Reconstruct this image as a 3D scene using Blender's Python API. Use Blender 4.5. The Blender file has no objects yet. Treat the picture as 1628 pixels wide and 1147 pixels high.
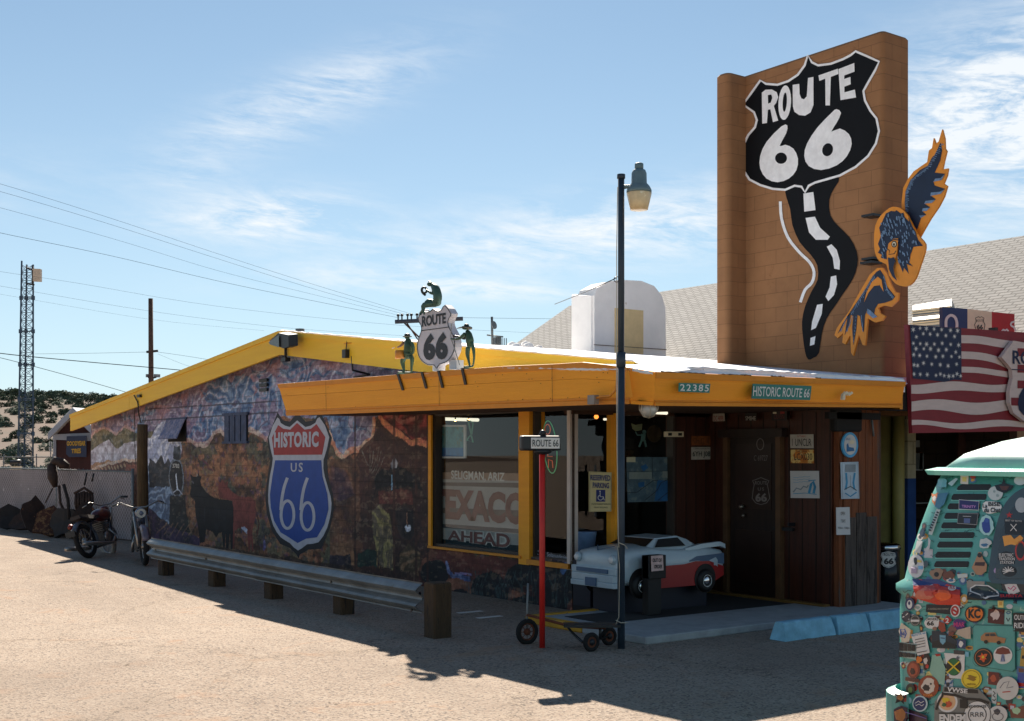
import bpy, math, random
import numpy as np
from mathutils import Vector, Matrix
from mathutils.bvhtree import BVHTree
random.seed(7)
rng = np.random.default_rng(5)
SC = bpy.context.scene
COL = SC.collection
# ------------------------------------------------------------------ camera, sky, sun, exposure
FPX, CXP, HYP = 1963.0, 814.0, 722.0          # focal length, centre and horizon in photo pixels (1628 wide)
ALPHA = math.radians(36.15)
CAM = Vector((-8.935, -11.05, 1.8))
RT = Vector((math.cos(ALPHA), -math.sin(ALPHA), 0))
FW = Vector((math.sin(ALPHA), math.cos(ALPHA), 0))
cd = bpy.data.cameras.new('camera'); co = bpy.data.objects.new('camera', cd); COL.objects.link(co)
co.location = CAM; co.rotation_euler = (math.pi/2, 0, -ALPHA)
cd.sensor_width = 36; cd.lens = 36*FPX/1628; cd.shift_y = (HYP-573.5)/1628
cd.clip_start = 0.1; cd.clip_end = 3000
SC.camera = co
SC.view_settings.view_transform = 'Standard'
SC.view_settings.look = 'None'
SC.view_settings.exposure = 1.10
SC.view_settings.gamma = 1
SUN_EL, SUN_AZ = math.radians(38.0), math.atan2(.70, 1.07)
sd = bpy.data.lights.new('sun', 'SUN'); so = bpy.data.objects.new('sun', sd); COL.objects.link(so)
sd.energy = 5.0; sd.angle = math.radians(0.5); sd.color = (1.0, .90, .77)
so.rotation_euler = Vector((-.70, -1.07, -1.0)).to_track_quat('-Z', 'Y').to_euler()
SC.cycles.max_bounces = 8; SC.cycles.transparent_max_bounces = 12
SC.cycles.caustics_reflective = False; SC.cycles.caustics_refractive = False

class NT:
    """tiny node-graph helper"""
    def __init__(s, tree): s.t = tree
    def n(s, typ, **kw):
        nd = s.t.nodes.new(typ)
        for k, v in kw.items():
            if k.startswith('_'): setattr(nd, k[1:], v)
            else:
                try: key = int(k[1:]) if k[0] == 'i' and k[1:].isdigit() else k.replace('__', ' ')
                except ValueError: key = k
                sock = nd.inputs[key]
                if hasattr(v, 'is_output') or isinstance(v, bpy.types.NodeSocket): s.t.links.new(v, sock)
                else: sock.default_value = v
        return nd
    def m(s, op, a, b=None, c=None, clamp=False):
        nd = s.t.nodes.new('ShaderNodeMath'); nd.operation = op; nd.use_clamp = clamp
        for i, v in enumerate((a, b, c)):
            if v is None: continue
            if isinstance(v, (int, float)): nd.inputs[i].default_value = v
            else: s.t.links.new(v, nd.inputs[i])
        return nd.outputs[0]
    def mix(s, f, a, b, blend='MIX'):
        nd = s.t.nodes.new('ShaderNodeMix'); nd.data_type = 'RGBA'; nd.blend_type = blend; nd.clamp_factor = True
        for i, v in ((0, f), (6, a), (7, b)):
            if isinstance(v, (int, float)): nd.inputs[i].default_value = v
            elif isinstance(v, (tuple, list)): nd.inputs[i].default_value = tuple(v)[:3]+(1,)
            else: s.t.links.new(v, nd.inputs[i])
        return nd.outputs[2]
    def noise(s, vec, scale, detail=4, rough=.55, dist=0, out=0):
        nd = s.t.nodes.new('ShaderNodeTexNoise'); nd.inputs['Scale'].default_value = scale
        nd.inputs['Detail'].default_value = detail; nd.inputs['Roughness'].default_value = rough; nd.inputs['Distortion'].default_value = dist
        if vec is not None: s.t.links.new(vec, nd.inputs['Vector'])
        return nd.outputs[out]
    def ramp(s, f, a, b):     # linear step from a to b
        nd = s.t.nodes.new('ShaderNodeMapRange'); nd.clamp = True
        s.t.links.new(f, nd.inputs[0]); nd.inputs[1].default_value = a; nd.inputs[2].default_value = b
        return nd.outputs[0]
    def scale(s, vec, sc, rot=(0, 0, 0)):
        nd = s.t.nodes.new('ShaderNodeMapping'); s.t.links.new(vec, nd.inputs[0]); nd.inputs['Scale'].default_value = sc
        nd.inputs['Rotation'].default_value = rot
        return nd.outputs[0]

W = bpy.data.worlds.new('World'); SC.world = W; W.use_nodes = True
W.node_tree.nodes.clear()
w = NT(W.node_tree)
sky = w.n('ShaderNodeTexSky', _sky_type='NISHITA', _sun_disc=False, _sun_elevation=SUN_EL, _sun_rotation=SUN_AZ, _altitude=1600, _air_density=1.0, _dust_density=0.35, _ozone_density=2.2)
tc = w.n('ShaderNodeTexCoord').outputs['Generated']
sx = w.n('ShaderNodeSeparateXYZ', Vector=tc)
az = w.m('SUBTRACT', w.m('ARCTAN2', sx.outputs[0], sx.outputs[1]), ALPHA)
el = w.m('ARCSINE', sx.outputs[2])
def sky_dir(px, py):
    a = math.atan((px-CXP)/FPX); return a, math.atan((HYP-py)/FPX*math.cos(a))
# cloud patches: centre and reach in the sky (given as seen from the lot), tilt, weight
patches = [(480, 165, 190, 42, .38, .85), (420, 345, 130, 36, .05, 1.3), (300, 275, 60, 20, .1, .35), (880, 375, 300, 50, .10, .75),
           (620, 430, 220, 26, .08, .5), (1600, 180, 170, 95, .15, 1.5), (1120, 375, 150, 40, .1, .55), (1620, 330, 130, 40, .2, .5),
           (770, 462, 130, 15, -.03, 1.2), (1060, 330, 160, 40, .15, .4), (1800, 120, 300, 120, .1, .7), (-250, 300, 250, 50, .1, .4)]
tot = None
for px, py, rx, ry, tilt, wt in patches:
    a0, e0 = sky_dir(px, py)
    da = w.m('SUBTRACT', az, a0); de = w.m('SUBTRACT', el, e0)
    ct, st = math.cos(tilt), math.sin(tilt)
    u = w.m('ADD', w.m('MULTIPLY', da, ct*FPX/rx), w.m('MULTIPLY', de, st*FPX/rx))
    v = w.m('ADD', w.m('MULTIPLY', da, -st*FPX/ry), w.m('MULTIPLY', de, ct*FPX/ry))
    g = w.m('MULTIPLY', w.m('EXPONENT', w.m('MULTIPLY', w.m('ADD', w.m('MULTIPLY', u, u), w.m('MULTIPLY', v, v)), -1.0)), wt)
    tot = g if tot is None else w.m('ADD', tot, g)
vec = w.n('ShaderNodeCombineXYZ', X=w.m('ADD', w.m('MULTIPLY', az, 9), w.m('MULTIPLY', el, 14)), Y=w.m('MULTIPLY', el, 34), Z=0.0).outputs[0]
n1 = w.noise(vec, 1.2, 9, .62, .9)
n2 = w.noise(vec, 4.5, 8, .7, .5)
fib = w.m('ADD', w.m('MULTIPLY', n1, .75), w.m('MULTIPLY', n2, .35))
dens = w.m('MULTIPLY', w.ramp(fib, .44, .76), tot, clamp=True)
dens = w.m('MULTIPLY', dens, 1.45, clamp=True)
haze = w.m('MULTIPLY', w.m('EXPONENT', w.m('MULTIPLY', w.m('MAXIMUM', el, 0), -4.2)), .84)
tint = w.mix(1.0, sky.outputs[0], (.80, .97, .96), 'MULTIPLY')
base = w.mix(haze, tint, (7.0, 8.25, 8.9))
skyc = w.mix(w.m('MULTIPLY', dens, .9), base, (9.0, 9.35, 9.6))
bg = w.n('ShaderNodeBackground', Color=skyc, Strength=0.05)
w.t.links.new(bg.outputs[0], w.n('ShaderNodeOutputWorld').inputs[0])

# ------------------------------------------------------------------ helpers
def lin(c):
    return tuple(((x/255)/12.92 if x/255 <= .04045 else ((x/255+.055)/1.055)**2.4) for x in c)
MATS = {}
def M(name, rgb, rough=.7, metal=0, var=.18, vs=6, bump=.0, bs=40, wear=None, wt=.62, ws=9, spec=.5, emit=None, es=0, coat=0, grain=None, alpha=None, block=None):
    if name in MATS: return MATS[name]
    m = bpy.data.materials.new(name); m.use_nodes = True; MATS[name] = m
    t = NT(m.node_tree); b = m.node_tree.nodes['Principled BSDF']
    c = lin(rgb)
    geo = t.n('ShaderNodeNewGeometry').outputs['Position']
    vec = t.scale(geo, grain) if grain else geo
    nz = t.noise(vec, vs, 5, .6)
    f = t.ramp(nz, .28, .72)
    col = t.mix(f, tuple(x*(1-var) for x in c), tuple(min(1, x*(1+var*.8)) for x in c))
    if var > .05:
        col = t.mix(t.m('MULTIPLY', t.ramp(t.noise(geo, vs*7, 4, .7), .45, .8), var*.7), col, tuple(x*.6 for x in c))
    if wear:
        wf = t.ramp(t.noise(vec, ws, 6, .75), wt, wt+.05)
        col = t.mix(wf, col, lin(wear))
    hb = None
    if block:
        bw, bh, mort, horiz = block
        sp = t.n('ShaderNodeSeparateXYZ', Vector=geo)
        cv = t.n('ShaderNodeCombineXYZ', X=t.m('ADD', sp.outputs[0], sp.outputs[1]), Y=sp.outputs[2], Z=0.0).outputs[0]
        br = t.n('ShaderNodeTexBrick', Vector=cv, Scale=1.0, Mortar__Size=mort, Mortar__Smooth=.3, Brick__Width=bw, Row__Height=bh, Color1=(1, 1, 1, 1), Color2=(.86, .86, .86, 1), Mortar=(.55, .55, .55, 1))
        col = t.mix(horiz, col, br.outputs[0], 'MULTIPLY'); hb = br.outputs['Fac']
    t.t.links.new(col, b.inputs['Base Color'])
    b.inputs['Roughness'].default_value = rough; b.inputs['Metallic'].default_value = metal
    b.inputs['Specular IOR Level'].default_value = spec
    if coat: b.inputs['Coat Weight'].default_value = coat; b.inputs['Coat Roughness'].default_value = .08
    if emit: b.inputs['Emission Color'].default_value = lin(emit)+(1,); b.inputs['Emission Strength'].default_value = es
    if bump or hb:
        h = t.noise(vec, bs, 4, .6)
        if hb: h = t.m('SUBTRACT', t.m('MULTIPLY', h, .25), hb)
        bp = t.n('ShaderNodeBump', Height=h, Strength=max(bump, .35 if hb else 0), Distance=.02)
        t.t.links.new(bp.outputs[0], b.inputs['Normal'])
    return m
def glass(name, tint=(.9, .95, .95), refl=1.0, dark=.0):
    if name in MATS: return MATS[name]
    m = bpy.data.materials.new(name); m.use_nodes = True; MATS[name] = m; m.node_tree.nodes.clear()
    t = NT(m.node_tree)
    fc = t.n('ShaderNodeLayerWeight', Blend=.5).outputs['Facing']
    fr = t.m('ADD', .04, t.m('MULTIPLY', t.m('POWER', fc, 4.0), .96))
    g = t.n('ShaderNodeBsdfGlossy', Roughness=.0, Color=(1, 1, 1, 1)); tr = t.n('ShaderNodeBsdfTransparent', Color=tint+(1,))
    mx = t.n('ShaderNodeMixShader', i0=t.m('MULTIPLY', fr, refl, clamp=True), i1=tr.outputs[0], i2=g.outputs[0])
    t.t.links.new(mx.outputs[0], t.n('ShaderNodeOutputMaterial').inputs[0])
    return m

class MB:
    def __init__(s): s.v = []; s.f = []; s.m = []; s.mats = []; s.sm = []
    def mi(s, mat):
        if mat not in s.mats: s.mats.append(mat)
        return s.mats.index(mat)
    def add(s, vs, fs, mat, smooth=False):
        o = len(s.v); k = s.mi(mat)
        s.v += [Vector(v) for v in vs]
        for f in fs: s.f.append([i+o for i in f]); s.m.append(k); s.sm.append(smooth)
        return s
    def box(s, a, b, mat, bev=0):
        (x0, y0, z0), (x1, y1, z1) = [min(p, q) for p, q in zip(a, b)], [max(p, q) for p, q in zip(a, b)]
        if bev <= 0:
            vs = [(x0, y0, z0), (x1, y0, z0), (x1, y1, z0), (x0, y1, z0), (x0, y0, z1), (x1, y0, z1), (x1, y1, z1), (x0, y1, z1)]
            return s.add(vs, [(0, 3, 2, 1), (4, 5, 6, 7), (0, 1, 5, 4), (1, 2, 6, 5), (2, 3, 7, 6), (3, 0, 4, 7)], mat)
        prof = lambda z, i: [(x0+i+bev, y0+i, z), (x1-i-bev, y0+i, z), (x1-i, y0+i+bev, z), (x1-i, y1-i-bev, z), (x1-i-bev, y1-i, z), (x0+i+bev, y1-i, z), (x0+i, y1-i-bev, z), (x0+i, y0+i+bev, z)]
        rings = [prof(z0, bev*.7), prof(z0+bev, 0), prof(z1-bev, 0), prof(z1, bev*.7)]
        return s.loft(rings, mat, cap=True)
    def loft(s, rings, mat, cap=True, closed=True, smooth=False):
        n = len(rings[0]); vs = [p for r in rings for p in r]; fs = []
        for i in range(len(rings)-1):
            for j in range(n if closed else n-1):
                a = i*n+j; b = i*n+(j+1) % n
                fs.append((a, b, b+n, a+n))
        if cap: fs.append(tuple(range(n-1, -1, -1))); fs.append(tuple((len(rings)-1)*n+k for k in range(n)))
        return s.add(vs, fs, mat, smooth)
    def tube(s, pts, r, mat, seg=8, smooth=True, cap=True):
        pts = [Vector(p) for p in pts]; rs = r if isinstance(r, (list, tuple)) else [r]*len(pts)
        rings = []; up0 = None
        for i, p in enumerate(pts):
            d = (pts[min(i+1, len(pts)-1)]-pts[max(i-1, 0)])
            if d.length < 1e-9: d = Vector((0, 0, 1))
            d.normalize()
            if up0 is None: up0 = Vector((0, 0, 1)) if abs(d.z) < .9 else Vector((1, 0, 0))
            a = d.cross(up0)
            if a.length < 1e-4: a = d.cross(Vector((.3, 1, .2)))
            a.normalize(); b = a.cross(d).normalized(); up0 = b
            rings.append([p+(a*math.cos(2*math.pi*k/seg)+b*math.sin(2*math.pi*k/seg))*rs[i] for k in range(seg)])
        return s.loft(rings, mat, cap=cap, smooth=smooth)
    def ball(s, c, r, mat, seg=12, rings=8, rot=None):
        c = Vector(c); r = r if isinstance(r, (tuple, list)) else (r, r, r)
        vs = []; fs = []
        for i in range(rings+1):
            th = math.pi*i/rings
            for j in range(seg):
                ph = 2*math.pi*j/seg
                p = Vector((r[0]*math.sin(th)*math.cos(ph), r[1]*math.sin(th)*math.sin(ph), r[2]*math.cos(th)))
                if rot: p = rot @ p
                vs.append(c+p)
        for i in range(rings):
            for j in range(seg):
                fs.append((i*seg+j, (i+1)*seg+j, (i+1)*seg+(j+1) % seg, i*seg+(j+1) % seg))
        return s.add(vs, fs, mat, True)
    def torus(s, c, R, r, ax, mat, seg=28, sg=8, sq=1.0):
        c = Vector(c); ax = Vector(ax).normalized(); a = ax.orthogonal().normalized(); b = ax.cross(a)
        vs = []; fs = []
        for i in range(seg):
            d = a*math.cos(2*math.pi*i/seg)+b*math.sin(2*math.pi*i/seg)
            for j in range(sg):
                q = 2*math.pi*j/sg; vs.append(c+d*(R+r*math.cos(q))+ax*(r*sq*math.sin(q)))
        for i in range(seg):
            for j in range(sg): fs.append((i*sg+j, ((i+1) % seg)*sg+j, ((i+1) % seg)*sg+(j+1) % sg, i*sg+(j+1) % sg))
        return s.add(vs, fs, mat, True)
    def disc(s, c, r, ax, mat, seg=20, th=0.0, rx=None):
        c = Vector(c); ax = Vector(ax).normalized(); a = ax.orthogonal().normalized(); b = ax.cross(a)
        ring = [c+a*math.cos(2*math.pi*i/seg)*r+b*math.sin(2*math.pi*i/seg)*r for i in range(seg)]
        if th: return s.loft([[p-ax*th for p in ring], ring], mat)
        return s.add(ring, [tuple(range(seg))], mat)
    def xf(s, mx): s.v = [mx @ v for v in s.v]; return s
    def build(s, name, parent=None, bevel=0):
        me = bpy.data.meshes.new(name)
        base = BASE.get(parent.name, Vector()) if parent else Vector()
        loc = Vector()
        if parent is None and s.v:       # a thing that is one mesh: origin at its foot
            xs = [v.x for v in s.v]; ys = [v.y for v in s.v]; zs = [v.z for v in s.v]
            loc = Vector(((min(xs)+max(xs))/2, (min(ys)+max(ys))/2, min(zs)))
        me.from_pydata([tuple(v-base-loc) for v in s.v], [], s.f)
        for mt in s.mats: me.materials.append(mt)
        me.polygons.foreach_set('material_index', s.m); me.polygons.foreach_set('use_smooth', s.sm)
        me.update()
        o = bpy.data.objects.new(name, me); COL.objects.link(o)
        if parent: o.parent = parent; BASE[o.name] = base
        else: o.location = loc; BASE[o.name] = loc
        if bevel:
            md = o.modifiers.new('bevel', 'BEVEL'); md.width = bevel; md.segments = 2; md.limit_method = 'ANGLE'
        return o
BASE = {}
def root(name, loc, label, cat, group=None):
    o = bpy.data.objects.new(name, None); COL.objects.link(o); o.location = loc; o.empty_display_size = .2
    BASE[o.name] = Vector(loc)
    return tag(o, label, cat, group)
def tag(o, label=None, cat=None, group=None, kind=None):
    if label: o['label'] = label
    if cat: o['category'] = cat
    if group: o['group'] = group
    if kind: o['kind'] = kind
    return o
def copy_tree(o, loc, label=None, rz=None):
    r = o.copy(); COL.objects.link(r); r.location = loc
    if rz is not None: r.rotation_euler[2] = rz
    if label: r['label'] = label
    for ch in o.children:
        c = ch.copy(); COL.objects.link(c); c.parent = r
        for g in ch.children:
            d = g.copy(); COL.objects.link(d); d.parent = c
    return r

class Plane:
    """a real plane in the scene; at() gives the point on it seen at a photo pixel"""
    def __init__(s, kind, c, n=None):
        if kind == 'x': s.p, s.n = Vector((c, 0, 0)), Vector((-1, 0, 0))
        elif kind == 'y': s.p, s.n = Vector((0, c, 0)), Vector((0, -1, 0))
        elif kind == 'z': s.p, s.n = Vector((0, 0, c)), Vector((0, 0, 1))
        elif kind == 'd': s.p, s.n = CAM+FW*c, -FW
        else: s.p, s.n = Vector(c), Vector(n).normalized()
    def at(s, px, py, off=0.0):
        d = FW+RT*((px-CXP)/FPX)+Vector((0, 0, 1))*((HYP-py)/FPX)
        k = (s.p-CAM).dot(s.n)/d.dot(s.n)
        return CAM+d*k+s.n*off
GZ = Plane('z', 0)
def proj(P):
    d = Vector(P)-CAM; z = d.dot(FW)
    return CXP+FPX*d.dot(RT)/z, HYP-FPX*d.z/z
def flat(mb, P, pts, mat, off=0.0, th=0.0, zf=None):
    if zf: pts = [zf(*p) for p in pts]
    vs = [P.at(px, py, off) for px, py in pts]
    # orient toward the plane normal
    nn = Vector()
    for i in range(len(vs)): nn += vs[i].cross(vs[(i+1) % len(vs)])
    if nn.dot(P.n) < 0: vs.reverse()
    if th: mb.loft([[v-P.n*th for v in vs], vs], mat)
    else: mb.add(vs, [tuple(range(len(vs)))], mat)
def ell(cx, cy, rx, ry, n=24, rot=0):
    return [(cx+rx*math.cos(t)*math.cos(rot)-ry*math.sin(t)*math.sin(rot), cy+rx*math.cos(t)*math.sin(rot)+ry*math.sin(t)*math.cos(rot)) for t in [2*math.pi*i/n for i in range(n)]]
def smooth_path(pts, k=4, closed=False):
    out = []; n = len(pts)
    for i in range(n if closed else n-1):
        p0 = pts[(i-1) % n] if closed or i > 0 else pts[i]; p1 = pts[i]; p2 = pts[(i+1) % n]; p3 = pts[(i+2) % n] if closed or i+2 < n else p2
        for j in range(k):
            t = j/k
            out.append(tuple(.5*((2*b)+(-a+c)*t+(2*a-5*b+4*c-d)*t*t+(-a+3*b-3*c+d)*t**3) for a, b, c, d in zip(p0, p1, p2, p3)))
    if not closed: out.append(pts[-1])
    return out
def ribbon(mb, P, pts, wd, mat, off=0.0, zf=None, closed=False, sm=0, taper=False):
    if zf: q = [zf(*p) for p in pts]
    else: q = list(pts)
    if sm: q = smooth_path(q, sm, closed)
    n = len(q); L = []; R = []
    for i in range(n):
        a = q[(i-1) % n] if closed or i > 0 else q[i]; b = q[(i+1) % n] if closed or i < n-1 else q[i]
        dx, dy = b[0]-a[0], b[1]-a[1]; l = math.hypot(dx, dy) or 1
        ww = wd[i] if isinstance(wd, list) else wd
        if taper: ww = wd*(.25+.75*math.sin(math.pi*i/(n-1)))
        L.append((q[i][0]-dy/l*ww/2, q[i][1]+dx/l*ww/2)); R.append((q[i][0]+dy/l*ww/2, q[i][1]-dx/l*ww/2))
    vs = [P.at(*p, off) for p in L]+[P.at(*p, off) for p in R]
    fs = [(i, (i+1) % n, n+(i+1) % n, n+i) for i in range(n if closed else n-1)]
    mb.add(vs, fs, mat)
TXT = {}
def text_mesh(s, bold=0.0, sp=1.0):
    k = (s, bold, sp)
    if k not in TXT:
        c = bpy.data.curves.new('t', 'FONT'); c.body = s; c.offset = bold; c.resolution_u = 3; c.space_character = sp
        c.align_x = 'CENTER'; c.space_line = .9
        o = bpy.data.objects.new('t', c); me = bpy.data.meshes.new_from_object(o)
        vs = [v.co.copy() for v in me.vertices]; fs = [tuple(p.vertices) for p in me.polygons]
        bpy.data.objects.remove(o); bpy.data.curves.remove(c); bpy.data.meshes.remove(me)
        x0, x1 = min(v.x for v in vs), max(v.x for v in vs); y0, y1 = min(v.y for v in vs), max(v.y for v in vs)
        TXT[k] = ([((v.x-x0)/(x1-x0), (v.y-y0)/(y1-y0)) for v in vs], fs)
    return TXT[k]
def txt3(mb, s, TL, TR, BR, BL, mat, bold=0.02, sp=1.0, nrm=None, off=0.0):
    uv, fs = text_mesh(s, bold, sp)
    vs = [(BL*(1-u)+BR*u)*(1-v)+(TL*(1-u)+TR*u)*v for u, v in uv]
    if nrm: vs = [v+nrm*off for v in vs]
    mb.add(vs, fs, mat)
def txt(mb, P, s, quad, mat, off=0.004, bold=0.02, sp=1.0, zf=None):
    if len(quad) == 4 and not isinstance(quad[0], tuple): x0, y0, x1, y1 = quad; quad = [(x0, y0), (x1, y0), (x1, y1), (x0, y1)]
    if zf: quad = [zf(*p) for p in quad]
    c = [P.at(px, py, off) for px, py in quad]
    txt3(mb, s, *c, mat, bold, sp)
def Z(x0, y0, sc): return lambda x, y: (x0+x/sc, y0+y/sc)
def rect(x0, y0, x1, y1): return [(x0, y0), (x1, y0), (x1, y1), (x0, y1)]
# ------------------------------------------------------------------ ground and hills
def ground_material():
    m = bpy.data.materials.new('worn_asphalt'); m.use_nodes = True; t = NT(m.node_tree); b = m.node_tree.nodes['Principled BSDF']
    g = t.n('ShaderNodeNewGeometry').outputs['Position']
    big = t.noise(g, .35, 5, .6, .6); mid = t.noise(g, 2.2, 6, .65); fine = t.noise(g, 38, 4, .7)
    vor = t.n('ShaderNodeTexVoronoi', Vector=g, Scale=62.0); 
    peb = t.n('ShaderNodeSeparateColor', Color=vor.outputs['Color']).outputs[0]
    c = t.mix(t.ramp(big, .3, .7), (.245, .180, .134), (.345, .265, .202))
    c = t.mix(t.m('MULTIPLY', t.ramp(mid, .45, .75), .55), c, (.385, .305, .238))
    c = t.mix(t.m('MULTIPLY', t.ramp(peb, .35, 1.0), .42), c, (.50, .43, .35))
    c = t.mix(t.m('MULTIPLY', t.m('LESS_THAN', peb, .16), .7), c, (.10, .085, .075))
    c = t.mix(t.m('MULTIPLY', t.ramp(t.noise(g, 9, 5, .7), .56, .74), .45), c, (.20, .165, .13))
    c = t.mix(t.m('MULTIPLY', t.ramp(t.noise(g, 1.3, 6, .7, .8), .57, .68), .6), c, (.36, .215, .13))
    c = t.mix(t.m('MULTIPLY', t.ramp(t.noise(t.scale(g, (1, .35, 1), (0, 0, .6)), .55, 5, .6, .4), .50, .68), .45), c, (.20, .155, .12))
    # cracks: warped cell borders, broken up by a mask
    wv = t.n('ShaderNodeVectorMath', _operation='ADD', i0=g, i1=t.n('ShaderNodeVectorMath', _operation='SCALE', i0=t.noise(g, 1.1, 6, .7, out=1), Scale=1.5).outputs[0]).outputs[0]
    cr = t.n('ShaderNodeTexVoronoi', _feature='DISTANCE_TO_EDGE', Vector=wv, Scale=.28).outputs['Distance']
    wid = t.ramp(t.noise(g, .8, 4, .6), .35, .7)
    crack = t.m('MULTIPLY', t.m('LESS_THAN', cr, t.m('MULTIPLY', wid, .0055)), .6)
    cs = t.m('MULTIPLY', t.ramp(t.m('SUBTRACT', .045, cr), 0, .045), t.m('MULTIPLY', t.ramp(mid, .4, .6), .3))
    c = t.mix(cs, c, (.25, .18, .12)); c = t.mix(crack, c, (.07, .055, .045))
    t.t.links.new(c, b.inputs['Base Color']); b.inputs['Roughness'].default_value = .92; b.inputs['Specular IOR Level'].default_value = .25
    h = t.m('ADD', t.m('MULTIPLY', fine, .5), t.m('ADD', t.m('MULTIPLY', vor.outputs['Distance'], .9), t.m('MULTIPLY', mid, 1.2)))
    h = t.m('SUBTRACT', h, t.m('MULTIPLY', crack, 1.5))
    bp = t.n('ShaderNodeBump', Height=h, Strength=.55, Distance=.012); t.t.links.new(bp.outputs[0], b.inputs['Normal'])
    return m
def fbm2(x, y, seed=0, octv=5):
    """smooth value noise on arrays"""
    out = np.zeros_like(x, dtype=float); amp = .5; r = np.random.default_rng(seed); tab = r.random(4096)
    for o in range(octv):
        xi = np.floor(x).astype(int); yi = np.floor(y).astype(int); fx = x-xi; fy = y-yi
        fx = fx*fx*(3-2*fx); fy = fy*fy*(3-2*fy)
        h = lambda a, b: tab[((a*73856093) ^ (b*19349663) ^ (o*7919+seed)) & 4095]
        out += amp*((h(xi, yi)*(1-fx)+h(xi+1, yi)*fx)*(1-fy)+(h(xi, yi+1)*(1-fx)+h(xi+1, yi+1)*fx)*fy)
        x = x*2.03+17.3; y = y*2.03+9.1; amp *= .5
    return out/(1-.5**octv)
mb = MB(); GM = ground_material()
mb.add([(-900, -900, 0), (900, -900, 0), (900, 900, 0), (-900, 900, 0)], [(0, 1, 2, 3)], GM)
tag(mb.build('ground'), kind='structure')

def hill_z(xc, d):      # xc = metres right of the view axis, d = metres ahead
    n = fbm2(np.array([xc/70.+3]), np.array([d/70.]), 3, 4)[0]
    t = max(0, min(1, (d-105)/265)); s = t*t*(3-2*t)*.55+t*.45
    return s*17.6*(.93+.14*n) + (n-.5)*2.2*min(1, t*3)
def camw(xc, d, z=0): return Vector((CAM.x, CAM.y, 0))+RT*xc+FW*d+Vector((0, 0, z))
mb = MB(); nx, nd = 120, 44
grid = [[camw(-330+660*i/nx*1.0, 100+340*j/nd, hill_z(-330+660*i/nx, 100+340*j/nd)-(.4 if j == 0 else -.02)) for i in range(nx+1)] for j in range(nd+1)]
vs = [p for r in grid for p in r]
mb.add(vs, [(j*(nx+1)+i, j*(nx+1)+i+1, (j+1)*(nx+1)+i+1, (j+1)*(nx+1)+i) for j in range(nd) for i in range(nx)], M('dry_grass_hill', (84, 62, 45), .95, var=.25, vs=.06, wear=(66, 58, 40), wt=.55, ws=.3), True)
tag(mb.build('hills'), kind='structure')
def shrub_mesh(name, n, mats, rad=1.0, squash=.8, seed=0):
    r = random.Random(seed); b = MB()
    for k in range(5): b.tube([(0, 0, -.1), (r.uniform(-.35, .35)*rad, r.uniform(-.35, .35)*rad, rad*.7)], [.06*rad, .02*rad], mats[2], 5)
    for k in range(n):
        th = r.uniform(0, 2*math.pi); ph = math.acos(r.uniform(-.35, 1)); q = rad*(.55+.5*r.random()**.6)*(1+.22*math.sin(3*th+seed)+.12*math.sin(7*th))
        c = Vector((math.cos(th)*math.sin(ph)*q, math.sin(th)*math.sin(ph)*q, (math.cos(ph)*q+.55*rad)*squash))
        s = rad*r.uniform(.08, .2); a = Vector((r.gauss(0, 1), r.gauss(0, 1), r.gauss(0, 1))).normalized(); bb = a.orthogonal().normalized()
        mt = mats[0] if r.random() < .6 else mats[1]
        b.add([c-a*s, c+bb*s*.7, c+a*s, c-bb*s*.7], [(0, 1, 2, 3)], mt)
    return b
J1 = M('juniper_dark', (72, 86, 72), .9, var=.3, vs=.8); J2 = M('juniper_light', (98, 110, 84), .9, var=.3, vs=.8); BARK = M('bark', (92, 72, 56), .95)
protos = []
for k in range(3):
    o = shrub_mesh('juniper_bush', 480, (J1, J2, BARK), 1.0, .85, k).build('juniper_bush'); protos.append(o); 
where = ['near the skyline of the far hill', 'halfway up the tan hillside', 'low on the tan hillside behind the fence']
shape = ['round dark green juniper bush', 'broad dark green juniper bush', 'small scrubby green juniper bush']
used = [False]*3; spots = []
r = random.Random(11)
tries = 0
while len(spots) < 215 and tries < 9000:
    tries += 1
    d = 112+265*r.random()**.75; px = r.uniform(-25, 212); xc = (px-CXP)/FPX*d
    if d > 350 and r.random() < .3: continue
    if any(math.hypot(xc-a, (d-b)*.6) < (2.1 if d < 300 else 1.5) for a, b in spots): continue
    spots.append((xc, d))
for k in range(34):     # the dense belt along the skyline
    d = r.uniform(345, 376); px = 60+k*4.4+r.uniform(-3, 3); spots.append(((px-CXP)/FPX*d, d))
for i, (xc, d) in enumerate(spots):
    k = i % 3; o = protos[k]
    if used[k]: o = o.copy(); COL.objects.link(o)
    used[k] = True
    s = r.uniform(.65, 1.25)*(1.5 if d > 340 else .8 if d < 200 else 1)
    o.location = camw(xc, d, hill_z(xc, d)-.25); o.scale = (s*r.uniform(.9, 1.35), s*r.uniform(.9, 1.3), s*r.uniform(.8, 1.0)); o.rotation_euler[2] = r.uniform(0, 6)
    o['label'] = shape[k]+' '+where[0 if d > 320 else 1 if d > 190 else 2]; o['category'] = 'bush'; o['group'] = 'juniper bushes scattered over the hillside'
# grey-green saltbush flats behind the fence
mb = MB(); SB1 = M('saltbush', (118, 126, 112), .95, var=.3, vs=.6); SB2 = M('saltbush_pale', (150, 152, 132), .95, var=.3, vs=.6); r = random.Random(4)
for k in range(9000):
    d = r.uniform(52, 104); xc = (r.uniform(-30, 150)-CXP)/FPX*d; h = r.random()**1.5*.75
    c = camw(xc, d, h); a = Vector((r.gauss(0, 1), r.gauss(0, 1), r.gauss(0, 1))).normalized()*r.uniform(.08, .24); b2 = a.orthogonal()*.6
    mb.add([c-a, c+b2, c+a, c-b2], [(0, 1, 2, 3)], SB1 if r.random() < .7 else SB2)
tag(mb.build('saltbush_scrub'), 'low grey green saltbush scrub beyond the fence', 'scrub', kind='stuff')
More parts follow.
